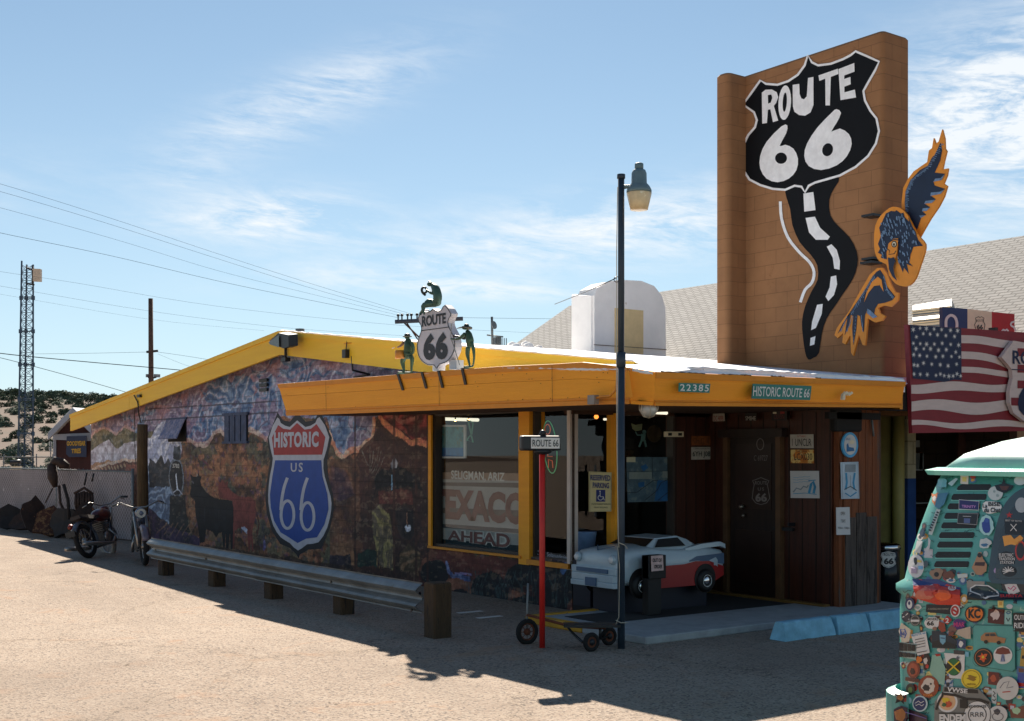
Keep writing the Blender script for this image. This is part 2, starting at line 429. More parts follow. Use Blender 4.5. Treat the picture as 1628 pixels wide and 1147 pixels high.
# loose gravel and small stones in the lot
mb = MB(); ST = M('pebble', (150, 132, 112), .9, var=.4, vs=12); r = random.Random(3)
for k in range(2600):
    px = r.uniform(-50, 1500); py = 858+r.random()**1.4*330; p = GZ.at(px, py)
    if p.x > -.05 and p.y > -1.9: continue
    s = r.uniform(.003, .011)*(1 if r.random() < .96 else 1.9); z = s*.4
    q = [p+Vector((s*math.cos(a+k)*r.uniform(.6, 1.2), s*math.sin(a+k)*r.uniform(.6, 1.2), .001)) for a in (0, 1.3, 2.5, 3.8, 5)]
    mb.add(q+[p+Vector((0, 0, z))], [(i, (i+1) % 5, 5) for i in range(5)], ST)
tag(mb.build('loose_gravel'), 'loose gravel strewn over the parking lot', 'gravel', kind='stuff')

# ------------------------------------------------------------------ the cafe building
YEL = M('orange_yellow_paint', (255, 166, 32), .62, var=.10, vs=2.5, bump=.25, bs=26, wear=(70, 42, 20), wt=.735, ws=7, grain=(1, .25, 5))
RYEL = M('golden_rake_paint', (255, 196, 42), .6, var=.08, vs=2.5, bump=.2, bs=26, wear=(90, 50, 22), wt=.75, ws=7, grain=(1, .25, 5))
YELF = M('orange_yellow_paint_front', (255, 158, 32), .62, var=.10, vs=2.5, bump=.25, bs=26, wear=(80, 46, 22), wt=.74, ws=7, grain=(.25, 1, 5))
YELT = M('orange_yellow_trim', (222, 140, 36), .6, var=.1, vs=5, wear=(90, 52, 26), wt=.72)
ROOFW = M('white_roof_coating', (238, 240, 244), .75, var=.05, vs=1.5, bump=.5, bs=5)
CMU = M('dark_block', (70, 54, 44), .9, block=(.4, .2, .012, 1.0))
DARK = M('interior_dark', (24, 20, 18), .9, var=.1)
WOOD = M('dark_stained_plank', (66, 29, 14), .42, var=.5, vs=3, bump=.25, bs=18, grain=(7, 7, .55), wear=(34, 17, 10), wt=.62, ws=2)
WOODD = M('dark_door_wood', (36, 21, 15), .5, var=.4, vs=3, grain=(6, 6, .6))
WEATH = M('weathered_board', (120, 66, 34), .8, var=.4, vs=4, bump=.35, bs=20, grain=(6, 6, .5), wear=(82, 74, 68), wt=.60, ws=1.6)
BLACK = M('black_metal', (26, 28, 32), .45, var=.15)
WHT = M('white_paint', (222, 218, 212), .6, var=.06); CREAM = M('cream_paint', (226, 212, 180), .6, var=.08)
cafe = root('cafe_building', (0, 0, 0), 'low roadside cafe with muraled side wall, white roof and orange yellow fascia', 'building')
AP = (6.9, 3.74)       # ridge: Y and height; the roof falls .0945 per metre to the back, .1185 to the front
def roofz(y): return AP[1]-(.0945*(y-AP[0]) if y > AP[0] else .1185*(AP[0]-y))
XM = Plane('x', 0.0); YF = Plane('y', 0.0); XR = Plane('x', -.35)
XL = Plane('x', -1.18); YC = Plane('y', -2.48); XD = Plane('x', 2.21)
YB = 17.6
# mural wall with the window opening left out
def wy(px, py=760): return XM.at(px, py).y
w1a, w1b, w2a, w2b = wy(688), wy(828), wy(845), wy(903)
zs1 = XM.at(688, 868).z; ztop = 2.34
mb = MB()
T = .2
def wallbox(mb, y0, y1, z0, z1, mat=CMU, x0=.0, x1=T): mb.box((x0, y0, z0), (x1, y1, z1), mat)
wallbox(mb, .0, w1a, 0, zs1); wallbox(mb, 0, .02, zs1, ztop, CMU, 0.01, .03); wallbox(mb, w2a, w1b, zs1, ztop, YEL)
n = 24
for i in range(n):
    y0 = w1a+(YB-w1a)*i/n; y1 = w1a+(YB-w1a)*(i+1)/n
    a, b = roofz(y0)-.06, roofz(y1)-.06
    mb.add([(0, y0, 0), (T, y0, 0), (T, y1, 0), (0, y1, 0), (0, y0, a), (T, y0, a), (T, y1, b), (0, y1, b)], [(0, 3, 2, 1), (4, 5, 6, 7), (0, 1, 5, 4), (1, 2, 6, 5), (2, 3, 7, 6), (3, 0, 4, 7)], CMU)
for i in range(8):
    y0 = w1a*i/8; y1 = w1a*(i+1)/8
    mb.add([(0, y0, ztop), (T, y0, ztop), (T, y1, ztop), (0, y1, ztop), (0, y0, roofz(y0)-.06), (T, y0, roofz(y0)-.06), (T, y1, roofz(y1)-.06), (0, y1, roofz(y1)-.06)], [(0, 3, 2, 1), (4, 5, 6, 7), (0, 1, 5, 4), (1, 2, 6, 5), (2, 3, 7, 6), (3, 0, 4, 7)], CMU)
wall = mb.build('mural_wall', cafe)

# ---- the mural, painted on the wall as a dense colour attribute
dy, dz = .0135, .0135
ys = np.arange(-.0, YB, dy); zs = np.arange(.0, 3.72, dz)
Yg, Zg = np.meshgrid(ys, zs, indexing='ij')
def wpt(px, py): p = XM.at(px, py); return (p.y, p.z)
def inpoly(pts):
    p = [wpt(*q) for q in pts]; ins = np.zeros(Yg.shape, bool); n = len(p)
    for i in range(n):
        (x1, y1), (x2, y2) = p[i], p[(i+1) % n]
        if y1 == y2: continue
        c = ((y1 > Zw) != (y2 > Zw)) & (Yw < (x2-x1)*(Zw-y1)/(y2-y1)+x1)
        ins ^= c
    return ins
def nz(sy, sz, seed, octv=5): return fbm2(Yg*sy+seed*3.1, Zg*sz+seed*1.7, seed, octv)
wy_, wz_ = nz(3, 3, 41, 4)-.5, nz(3, 3, 42, 4)-.5
Yw, Zw = Yg+wy_*.16, Zg+wz_*.12                       # ragged painted edges
col = np.zeros(Yg.shape+(3,))
def L(c): return np.array(lin(c))
def blend(mask, a, b, n, lo=.35, hi=.65, op=1.0):
    f = np.clip((n-lo)/(hi-lo), 0, 1)[..., None]; c = L(a)*(1-f)+L(b)*f
    mk = (mask.astype(float)*op)[..., None]; col[:] = col*(1-mk)+c*mk
ones = np.ones(Yg.shape)
# swirling ridged noise gives brush strokes
def swirl(seed, s=1.1, st=1.5):
    a = nz(s, s*1.6, seed, 4); b = nz(s*1.3, s*1.3, seed+1, 3)
    return np.abs(np.sin((Yg*st+Zg*st*2.4+a*7.5+b*4)*2.1))
sw = swirl(11); sw2 = swirl(23, .7, .9); n1_, n2_, n3_ = nz(1.1, 1.6, 3), nz(5, 7, 4), nz(14, 20, 5)
blend(ones, (70, 44, 28), (150, 92, 44), nz(1.6, 3.2, 6)); blend(nz(2.4, 4, 8) > .56, (44, 60, 60), (92, 92, 66), n2_, op=.8)
blend(nz(3.2, 5, 9) > .62, (176, 108, 52), (140, 66, 34), n3_, op=.7); blend(nz(2.0, 6, 16) > .60, (120, 104, 66), (84, 84, 70), n3_, op=.6); blend(nz(7, 9, 10) > .62, (34, 26, 26), (70, 40, 30), n3_, op=.7)
blend(nz(8, 10, 15) > .66, (90, 50, 110), (60, 50, 90), n3_, op=.4)
sky1 = [(100, 712), (136, 708), (150, 706), (166, 704), (195, 706), (212, 706), (240, 706), (262, 706), (300, 700), (312, 706), (330, 706), (340, 692), (352, 684), (364, 697), (378, 680), (390, 690), (400, 684), (418, 690), (428, 700), (436, 690), (440, 664), (520, 664), (526, 690), (536, 716), (548, 726), (560, 718), (574, 714), (590, 700), (594, 668), (612, 655), (720, 640), (900, 600), (900, 450), (430, 450), (100, 600)]
sk = inpoly(sky1)
blend(sk, (34, 78, 128), (112, 140, 172), sw*.6+n1_*.5, .3, .9)
blend(sk & (nz(.8, 1.6, 12)+.25*sw2 > .66), (104, 84, 116), (150, 126, 150), n2_, op=.8)
blend(sk & (sw > .93), (186, 192, 210), (150, 120, 140), n3_, op=.65); blend(sk & (sw2 < .10), (40, 50, 84), (84, 66, 100), n2_, op=.7)
blend(sk & (nz(2.2, 4, 19) > .64), (186, 116, 104), (140, 96, 110), n3_, op=.5)
right = inpoly([(590, 800), (590, 560), (1000, 480), (1000, 640), (700, 650)])
# glowing cloud edge along the painted skyline
edge = sky1[1:32]
def stroke(pts, wd, a, b, op=1.0):
    q = [wpt(*p) for p in pts]; d = np.full(Yg.shape, 9.0)
    for (x1, y1), (x2, y2) in zip(q[:-1], q[1:]):
        vx, vy = x2-x1, y2-y1; l = vx*vx+vy*vy+1e-9; t = np.clip(((Yw-x1)*vx+(Zw-y1)*vy)/l, 0, 1)
        d = np.minimum(d, np.hypot(Yw-(x1+t*vx), Zw-(y1+t*vy)))
    blend(d < wd*(.6+.8*n2_), a, b, n3_, op=op)
stroke(edge[:18], .045, (214, 190, 170), (170, 120, 110), .8); stroke([(524, 690), (536, 716), (548, 726), (560, 718), (574, 714), (590, 700), (594, 668)], .05, (232, 190, 150), (200, 110, 60), .9)
# left scene: far mountains, mist, rust plain, train
blend(inpoly([(125, 716), (136, 701), (151, 689), (167, 682), (185, 690), (198, 681), (214, 687), (240, 686), (262, 690), (262, 716)]), (58, 62, 44), (116, 104, 70), n2_)
stroke([(130, 704), (136, 700), (151, 688), (167, 681), (185, 689), (198, 680), (214, 686)], .03, (206, 170, 160), (170, 120, 110), .7)
blend(inpoly([(125, 738), (136, 722), (156, 710), (172, 700), (186, 712), (200, 706), (230, 696), (262, 700), (262, 738), (200, 732), (125, 744)]), (196, 194, 204), (150, 140, 150), n2_)
blend(inpoly([(125, 742), (170, 734), (215, 730), (262, 738), (262, 790), (125, 800)]), (178, 122, 66), (140, 96, 60), n2_)
blend(inpoly([(134, 752), (196, 733), (222, 731), (222, 762), (134, 768)]), (122, 62, 38), (86, 44, 30), n2_); stroke([(134, 750), (196, 732), (222, 730)], .03, (210, 190, 170), (180, 140, 110))
for k in range(13): stroke([(152+k*5, 745-k*.5), (154+k*5, 748-k*.5)], .03, (200, 170, 120), (170, 120, 80), .8)
blend(inpoly([(200, 738), (222, 738), (226, 850), (205, 850)]), (170, 80, 36), (126, 56, 30), n2_)
stroke([(214, 640), (216, 742)], .025, (30, 26, 30), (40, 34, 40))
# steam and engine
blend(inpoly([(233, 730), (238, 700), (252, 674), (266, 668), (284, 690), (290, 712), (284, 742), (233, 742)]), (206, 206, 218), (150, 156, 184), sw)
blend(inpoly([(233, 740), (272, 738), (276, 780), (270, 846), (233, 826)]), (128, 150, 176), (70, 90, 118), sw)
blend(inpoly([(236, 744), (268, 736), (272, 776), (238, 776)]), (22, 24, 32), (44, 48, 56), n2_)
blend(inpoly([(236, 744), (238, 728), (248, 738), (256, 724), (262, 738), (268, 730), (272, 744)]), (24, 24, 30), (60, 60, 70), n2_)
blend(inpoly(ell(281, 760, 13, 32)), (12, 12, 18), (30, 32, 40), n2_); stroke(ell(281, 760, 12, 30)+[(293, 760)], .022, (150, 160, 172), (90, 100, 116), .8)
blend(inpoly([(275, 730), (277, 708), (286, 708), (288, 730)]), (24, 26, 34), (80, 90, 104), n2_)
blend(inpoly([(270, 790), (294, 788), (300, 838), (312, 864), (268, 846)]), (14, 16, 20), (36, 40, 44), n2_)
stroke([(281, 755), (283, 776)], .035, (232, 232, 238), (210, 214, 224)); stroke([(283, 776), (276, 784)], .012, (200, 204, 214), (160, 164, 180)); stroke([(283, 776), (290, 786)], .012, (200, 204, 214), (160, 164, 180))
blend(inpoly([(236, 808), (262, 830), (318, 856), (316, 870), (240, 860)]), (64, 44, 78), (40, 32, 48), n2_)
for k in range(6): stroke([(250+k*10, 850), (266+k*9, 832)], .015, (150, 110, 70), (90, 60, 60), .7)
# right of the shield: painted town, red flag cloth, eagle
blend(inpoly([(560, 740), (572, 716), (596, 690), (612, 655), (680, 650), (686, 960), (560, 930)]), (72, 36, 30), (46, 26, 24), n1_, op=.9)
blend(inpoly([(524, 730), (560, 728), (572, 740), (578, 930), (524, 920)]), (64, 38, 30), (112, 66, 36), n2_, op=.75)
blend(inpoly([(526, 740), (550, 750), (566, 790), (540, 800), (524, 790)]), (60, 40, 62), (104, 64, 60), n2_, op=.8)
blend(inpoly([(600, 655), (682, 652), (680, 704), (660, 704), (648, 690), (630, 684), (612, 668)]), (150, 30, 24), (70, 18, 20), sw, .2, .9)
stroke([(604, 664), (618, 682), (640, 694), (652, 704), (680, 706)], .05, (220, 130, 60), (180, 80, 40))
stroke([(616, 660), (640, 672), (662, 664)], .03, (190, 120, 100), (150, 70, 60), .6)
blend(inpoly([(594, 757), (607, 745), (620, 748), (628, 734), (634, 744), (648, 748), (664, 757), (672, 780), (652, 774), (636, 780), (628, 780), (620, 772), (596, 778)]), (12, 12, 16), (30, 26, 30), n3_)
for k in range(9): stroke([(600+k*3, 766), (592+k*6, 786+abs(k-4))], .012, (14, 12, 16), (30, 26, 30), .9)
blend(inpoly([(622, 738), (628, 728), (634, 738), (631, 748), (625, 748)]), (170, 166, 170), (90, 90, 100), n2_); stroke([(624, 760), (624, 776)], .018, (120, 170, 200), (60, 90, 120))
blend(inpoly([(602, 780), (655, 780), (655, 803), (602, 801)]), (104, 40, 28), (76, 30, 22), n2_); 
for k in range(3): blend(inpoly(ell(612+k*14, 788, 5, 7)), (140, 90, 60), (66, 30, 24), n3_, op=.8)
blend(inpoly([(590, 812), (602, 802), (618, 818), (626, 870), (624, 905), (602, 896), (592, 850)]), (136, 122, 62), (92, 78, 60), sw)
for k in range(8): stroke([(594+k*4, 900), (598+k*3.5, 862), (600+k*2.4, 826)], .014, (60, 52, 40), (170, 140, 70), .6)
blend(inpoly([(628, 812), (640, 806), (656, 812), (660, 850), (654, 862), (640, 856), (630, 840)]), (26, 24, 28), (60, 46, 44), n2_); blend(inpoly(ell(650, 840, 4.5, 6)), (220, 220, 228), (180, 180, 190), n3_)
stroke([(646, 818), (650, 835)], .02, (140, 90, 60), (60, 40, 30))
blend(inpoly([(634, 880), (650, 866), (668, 880), (670, 915), (634, 905)]), (124, 88, 52), (70, 54, 34), sw)
blend(inpoly([(570, 880), (584, 874), (598, 880), (598, 902), (570, 900)]), (30, 60, 48), (20, 34, 34), n2_); blend(inpoly([(524, 860), (560, 866), (566, 900), (524, 900)]), (150, 98, 50), (110, 70, 40), n2_)
blend(inpoly([(524, 882), (556, 884), (560, 905), (524, 905)]), (36, 30, 40), (60, 50, 60), n2_)
for k in range(11): stroke([(580+k*1.5, 728+k*3), (572+k*4, 712+(k % 4)*8)], .010, (160, 150, 130), (80, 60, 50), .55)   # dead branches
# below the window: dark maroon wall with night-blue brush
blw = inpoly([(664, 905), (684, 872), (915, 899), (915, 1000), (664, 965)])
blend(blw, (92, 34, 24), (52, 24, 22), n1_, op=.95); blend(blw & (nz(1.2, 5, 31) > .60), (140, 78, 44), (110, 60, 36), n2_, op=.8)
for cx_, cy_, rx_, ry_ in ((690, 910, 22, 20), (780, 940, 30, 34), (830, 915, 26, 20), (880, 930, 34, 40), (730, 950, 20, 14), (850, 965, 50, 16)):
    blend(inpoly(ell(cx_, cy_, rx_, ry_)), (16, 22, 26), (30, 30, 36), n2_)
for k in range(60):
    x = 740+random.random()*165; yb = 965; stroke([(x, yb), (x+random.uniform(-4, 4), yb-30), (x+random.uniform(-12, 12), yb-44-random.random()*20)], .007, (60, 84, 84), (40, 44, 50), .6)
stroke([(709, 895), (718, 912), (748, 920)], .035, (48, 70, 120), (110, 120, 160)); stroke([(722, 908), (752, 912)], .012, (150, 120, 170), (90, 90, 130)); stroke([(893, 908), (897, 900)], .05, (50, 110, 170), (40, 80, 130))
# dark scrub along the whole foot
blend(inpoly([(100, 860), (238, 858), (330, 868), (420, 880), (560, 902), (700, 945), (915, 990), (915, 1010), (100, 900)]), (40, 32, 30), (70, 48, 36), n2_, op=.85)
# the bulls
g = (n3_-.5)[..., None]*.5+1+(nz(34, 24, 77, 3)-.5)[..., None]*.75
dab = nz(9, 22, 88, 3)[..., None]; col += np.where((dab > .64) & (sk[..., None]), .07, 0)*np.array([.9, 1, 1.15])
col += np.where((dab > .66) & (~sk[..., None]), .04, 0)*np.array([1.3, .9, .5]); col *= np.where(dab < .34, .75, 1)
Z4 = Z(200, 640, 3.822)
Yw, Zw = Yg+wy_*.02, Zg+wz_*.02
red_b = [Z4(*p) for p in [(565, 480), (575, 490), (590, 470), (600, 488), (622, 478), (620, 510), (650, 545), (700, 575), (760, 575), (790, 600), (790, 700), (770, 780), (778, 905), (768, 906), (762, 820), (756, 905), (748, 900), (740, 800), (720, 770), (690, 765), (664, 780), (662, 890), (650, 890), (652, 680), (650, 600), (600, 585), (570, 580), (562, 530)]]
blend(inpoly(red_b), (128, 42, 28), (98, 34, 24), n2_, .3, .8); blend(inpoly([Z4(*p) for p in [(700, 762), (722, 755), (740, 770), (738, 800), (722, 785)]]), (200, 200, 210), (150, 150, 170), n3_)
stroke([Z4(*p) for p in [(790, 650), (812, 740), (800, 800)]], .02, (90, 30, 20), (60, 24, 18))
blk_b = [Z4(*p) for p in [(393, 433), (410, 452), (432, 452), (446, 425), (448, 448), (462, 448), (455, 480), (462, 505), (490, 545), (540, 580), (600, 592), (645, 598), (656, 640), (655, 740), (650, 890), (640, 890), (634, 800), (625, 885), (612, 888), (608, 800), (602, 885), (594, 880), (584, 790), (566, 795), (550, 822), (530, 790), (490, 770), (480, 850), (452, 855), (440, 760), (425, 680), (420, 590), (395, 578), (390, 560), (398, 520), (400, 475)]]
blend(inpoly(blk_b), (14, 16, 22), (26, 28, 36), n2_, .4, .9); stroke([Z4(402, 480), Z4(412, 490)], .015, (120, 120, 130), (80, 80, 90)); stroke([Z4(*p) for p in [(480, 640), (480, 740)]], .02, (36, 40, 52), (30, 34, 44), .8)
blend(inpoly([Z4(*p) for p in [(432, 426), (440, 445), (430, 452)]]), (170, 160, 150), (120, 110, 100), n3_)
blend(inpoly([Z4(*p) for p in [(838, 840), (848, 835), (854, 880), (842, 905), (834, 890)]]), (120, 110, 170), (70, 60, 110), n3_, op=.8)
stroke([Z4(*p) for p in [(470, 350), (500, 380), (500, 400), (530, 412)]], .02, (120, 50, 60), (80, 40, 50), .9)
# panel battens and vertical seams of the wall
for (a, b) in (((226, 669), (442, 656)), ((232, 651), (447, 638))): 
    Yw, Zw = Yg, Zg; stroke([a, b], .012, (40, 40, 56), (60, 50, 60), .8)
for px_ in (565, 662, 627, 680):
    y_ = wpt(px_, 800)[0]; d = np.abs(Yg-y_); blend((d < .03) & (Zg < 2.6), (40, 22, 18), (70, 36, 26), n2_, op=.8)
col = np.clip(col*g, 0, 1)
keep = np.ones((len(ys)-1, len(zs)-1), bool)
yc = (ys[:-1]+ys[1:])/2; zc = (zs[:-1]+zs[1:])/2; YC_, ZC_ = np.meshgrid(yc, zc, indexing='ij')
rz_ = np.where(YC_ > AP[0], AP[1]-.0945*(YC_-AP[0]), AP[1]-.1185*(AP[0]-YC_))-.07
keep &= ZC_ < rz_
keep &= ~((ZC_ > zs1) & (YC_ < w1a+.04))
wa, wb = XM.at(358, 680).y, XM.at(395, 680).y; wz0, wz1 = XM.at(376, 702).z, XM.at(376, 661).z
va, vb = XM.at(268, 680).y, XM.at(297, 680).y; vz0, vz1 = XM.at(282, 701).z, XM.at(282, 668).z
ii, jj = np.nonzero(keep); nzs = len(zs)
q = np.stack([ii*nzs+jj, (ii+1)*nzs+jj, (ii+1)*nzs+jj+1, ii*nzs+jj+1], 1)[:, ::-1]
used_v = np.unique(q); remap = np.full(len(ys)*nzs, -1); remap[used_v] = np.arange(len(used_v)); q = remap[q]
co3 = np.stack([np.full(len(used_v), -.004), Yg.ravel()[used_v], Zg.ravel()[used_v]], 1)
me = bpy.data.meshes.new('painted_mural'); me.vertices.add(len(used_v)); me.vertices.foreach_set('co', co3.ravel())
me.loops.add(q.size); me.loops.foreach_set('vertex_index', q.ravel().astype(np.int32)); me.polygons.add(len(q))
me.polygons.foreach_set('loop_start', np.arange(0, q.size, 4, dtype=np.int32)); me.polygons.foreach_set('loop_total', np.full(len(q), 4, dtype=np.int32)); me.update()
ca = me.color_attributes.new('paint', 'FLOAT_COLOR', 'POINT'); cc = np.ones((len(used_v), 4)); cc[:, :3] = col.reshape(-1, 3)[used_v]; ca.data.foreach_set('color', cc.ravel())
mm = bpy.data.materials.new('mural_paint'); mm.use_nodes = True; t = NT(mm.node_tree); b = mm.node_tree.nodes['Principled BSDF']
pos = t.n('ShaderNodeNewGeometry').outputs['Position']; sp = t.n('ShaderNodeSeparateXYZ', Vector=pos); cv = t.n('ShaderNodeCombineXYZ', X=sp.outputs[1], Y=sp.outputs[2], Z=0.0).outputs[0]
br = t.n('ShaderNodeTexBrick', Vector=cv, Scale=1.0, Mortar__Size=.007, Mortar__Smooth=.4, Brick__Width=.41, Row__Height=.2)
at_ = t.n('ShaderNodeAttribute', _attribute_name='paint').outputs['Color']
hue = t.n('ShaderNodeHueSaturation', Saturation=.86, Value=1.36, Color=at_).outputs[0]
t.t.links.new(t.mix(t.m('MULTIPLY', br.outputs['Fac'], .26), hue, (.02, .016, .014)), b.inputs['Base Color']); b.inputs['Roughness'].default_value = .6; b.inputs['Specular IOR Level'].default_value = .3
bp = t.n('ShaderNodeBump', Height=t.m('SUBTRACT', t.m('MULTIPLY', t.noise(pos, 60, 4, .7), .3), br.outputs['Fac']), Strength=.6, Distance=.01); t.t.links.new(bp.outputs[0], b.inputs['Normal'])
me.materials.append(mm); mo = bpy.data.objects.new('painted_mural', me); COL.objects.link(mo); mo.parent = wall; BASE[mo.name] = Vector()
# painted highway shield on the mural
NAVY = M('shield_black', (20, 24, 34), .6, var=.2); SW = M('shield_white', (196, 196, 204), .6, var=.12, vs=8); SR = M('shield_red', (168, 48, 48), .6, var=.14); SBL = M('shield_blue', (26, 72, 156), .6, var=.16)
mb = MB()
flat(mb, XM, [(925, 60), (955, 108), (1000, 118), (1030, 80), (1062, 80), (1095, 118), (1150, 108), (1175, 60), (1192, 75), (1255, 215), (1225, 350), (1232, 450), (1262, 560), (1268, 650), (1245, 760), (1190, 890), (1110, 895), (1060, 925), (1052, 950), (1040, 925), (1000, 885), (940, 860), (890, 780), (860, 680), (850, 580), (860, 480), (880, 350), (862, 220)], NAVY, .007, zf=Z4)
flat(mb, XM, smooth_path([(925, 92), (945, 125), (1000, 150), (1045, 110), (1095, 150), (1155, 125), (1180, 90), (1240, 212), (1205, 350), (1212, 450), (1248, 570), (1252, 650), (1228, 760), (1175, 850), (1105, 862), (1050, 900), (1000, 855), (945, 820), (900, 750), (875, 650), (868, 560), (880, 440), (897, 340), (872, 215)], 2, True), SW, .010, zf=Z4)
flat(mb, XM, [(930, 138), (960, 160), (1003, 166), (1045, 125), (1090, 166), (1130, 160), (1163, 132), (1217, 212), (1197, 318), (905, 320), (892, 215)], SR, .013, zf=Z4)
flat(mb, XM, [(912, 352), (1192, 352), (1200, 450), (1230, 560), (1236, 650), (1212, 740), (1166, 820), (1100, 828), (1048, 855), (995, 820), (945, 790), (905, 720), (885, 640), (880, 560), (895, 450)], SBL, .013, zf=Z4)
txt(mb, XM, 'HISTORIC', [(906, 182), (1178, 176), (1176, 272), (905, 276)], SW, .016, .05, 1.12, zf=Z4)
txt(mb, XM, 'US', [(1008, 368), (1082, 366), (1080, 424), (1008, 422)], SW, .016, .02, 1.3, zf=Z4)
for dx in (0, 122):
    ribbon(mb, XM, [(987+dx, 458), (966+dx, 520), (953+dx, 590), (947+dx, 655)], 4.8, SW, .0150, zf=Z4, sm=4)
    ribbon(mb, XM, ell(988+dx, 682+dx*.09, 39, 84, 28), 4.6, SW, .0162, zf=Z4, closed=True)
mb.build('painted_shield', wall)
mb = MB(); STW = M('stencil_white', (210, 205, 196), .6, var=.1); txt(mb, XM, '3783', [Z4(286, 372), Z4(328, 374), Z4(328, 400), Z4(287, 398)], STW, .010, .03); mb.build('engine_number', wall)
# hatch window and louvred vent set in the mural
PB = M('mural_blue_wood', (64, 76, 104), .7, var=.5, vs=5, wear=(120, 110, 140), wt=.6)
mb = MB(); mb.box((-.012, wa, wz0), (-.006, wb, wz1), DARK); mb.box((-.05, min(wa, wb)-.03, wz0-.04), (-.005, max(wa, wb)+.03, wz0), PB); y0, y1 = min(wa, wb), max(wa, wb)
for k in range(4): ya = y0+(y1-y0)*(.04+.245*k); mb.box((-.03, ya, wz0), (-.014, ya+(y1-y0)*.20, wz1), PB)
mb.box((-.045, y0-.05, wz1), (-.005, y1+.05, wz1+.05), PB); mb.build('boarded_window', wall)
y0, y1 = min(va, vb), max(va, vb)
mb = MB(); mb.box((-.014, y0, vz0-.02), (-.006, y1, vz1), DARK); mb.add([(-.03, y0, vz1), (-.03, y1, vz1), (-.20, y1, vz0+.03), (-.20, y0, vz0+.03), (-.045, y0, vz1+.01), (-.045, y1, vz1+.01), (-.215, y1, vz0+.04), (-.215, y0, vz0+.04)], [(0, 1, 2, 3), (7, 6, 5, 4), (2, 6, 7, 3), (1, 5, 6, 2), (0, 3, 7, 4)], M('hatch_sky_paint', (150, 148, 172), .7, var=.5, vs=7, wear=(96, 110, 150), wt=.5))
mb.box((-.04, y0-.04, vz1), (-.005, y1+.04, vz1+.04), PB); mb.build('hatch_window', wall)
mb = MB(); p0, p1 = XM.at(416, 624), XM.at(428, 600)
for k in range(3): z0 = p0.z+(p1.z-p0.z)*k/3; mb.box((-.05, p1.y, z0+.01), (-.01, p0.y, z0+(p1.z-p0.z)/3-.02), BLACK)
mb.build('wall_vent', wall)
# ------------------------------------------------------------------ roof, fascias, canopy
XE = 7.4
mb = MB()
def roof_slab(mb, x0, x1, y0, y1, z0f, z1f, th=.14, mat=ROOFW):
    a, b = z0f, z1f
    mb.add([(x0, y0, a-th), (x1, y0, a-th), (x1, y1, b-th), (x0, y1, b-th), (x0, y0, a), (x1, y0, a), (x1, y1, b), (x0, y1, b)], [(0, 3, 2, 1), (4, 5, 6, 7), (0, 1, 5, 4), (1, 2, 6, 5), (2, 3, 7, 6), (3, 0, 4, 7)], mat)
roof_slab(mb, -.33, 2.83, -2.44, AP[0], roofz(-2.44), AP[1]); roof_slab(mb, 2.83, XE, -1.3, AP[0], roofz(-1.3), AP[1]); roof_slab(mb, -.33, XE, AP[0], YB+.25, AP[1], roofz(YB+.25))
# drifted, uneven coating lip along the front edge
r = random.Random(8)
def lip(mb, p0, p1, n, h, w_, mat):
    p0, p1 = Vector(p0), Vector(p1); side = (p1-p0).cross(Vector((0, 0, 1))).normalized()
    rings = []
    for i in range(n+1):
        c = p0.lerp(p1, i/n); hh = h*r.uniform(.3, 1.2); ww = w_*r.uniform(.8, 1.2)
        rings.append([c-side*ww, c-side*ww*.6+Vector((0, 0, hh*.8)), c+Vector((0, 0, hh)), c+side*ww*.6+Vector((0, 0, hh*.7)), c+side*ww, c-Vector((0, 0, .03))])
    mb.loft(rings, mat, smooth=True)
lip(mb, (-.5, -2.40, roofz(-2.4)+.0), (2.8, -2.40, roofz(-2.4)), 60, .022, .05, ROOFW)
mb.build('roof', cafe)
mb = MB()
def rake(a, b, top_a, top_b, hgt, y_split=None):
    x0, x1 = -.38, -.33
    mb.add([(x0, a, top_a-hgt), (x1, a, top_a-hgt), (x1, b, top_b-hgt), (x0, b, top_b-hgt), (x0, a, top_a), (x1, a, top_a), (x1, b, top_b), (x0, b, top_b)], [(0, 3, 2, 1), (4, 5, 6, 7), (0, 1, 5, 4), (1, 2, 6, 5), (2, 3, 7, 6), (3, 0, 4, 7)], RYEL)
    mb.add([(x0-.02, a, top_a-.07), (x0, a, top_a-.07), (x0, b, top_b-.07), (x0-.02, b, top_b-.07), (x0-.02, a, top_a+.006), (x0, a, top_a+.006), (x0, b, top_b+.006), (x0-.02, b, top_b+.006)], [(0, 3, 2, 1), (4, 5, 6, 7), (0, 1, 5, 4), (1, 2, 6, 5), (2, 3, 7, 6), (3, 0, 4, 7)], RYEL)
RH = .37
rake(-1.5, AP[0], roofz(-1.5), AP[1], RH)
rake(AP[0]+.002, 13.9, AP[1], roofz(13.9), RH); rake(13.912, YB+.3, roofz(13.912), roofz(YB+.3), RH)
mb.box((-.36, AP[0]-.02, AP[1]-RH), (-.30, AP[0]+.02, AP[1]-.1), YELT)
mb.build('rake_fascia', cafe)
mb = MB(); lip(mb, (-.33, -1.4, roofz(-1.4)+.01), (-.33, AP[0], AP[1]+.01), 60, .018, .04, ROOFW); lip(mb, (-.33, AP[0], AP[1]+.01), (-.33, YB+.2, roofz(YB+.2)+.01), 40, .008, .03, ROOFW)
mb.build('roof_coating_edge', cafe)
mb = MB(); mb.box((-.33, -1.4, 2.45), (-.0, 5.0, 2.5), YELT)
S_ = [(-.33, y, roofz(y)-.15) for y in (-1.4, AP[0], YB)]+[(0, y, roofz(y)-.15) for y in (-1.4, AP[0], YB)]
mb.add(S_, [(0, 3, 4, 1), (1, 4, 5, 2)], YELT); mb.build('eave_soffit', cafe)
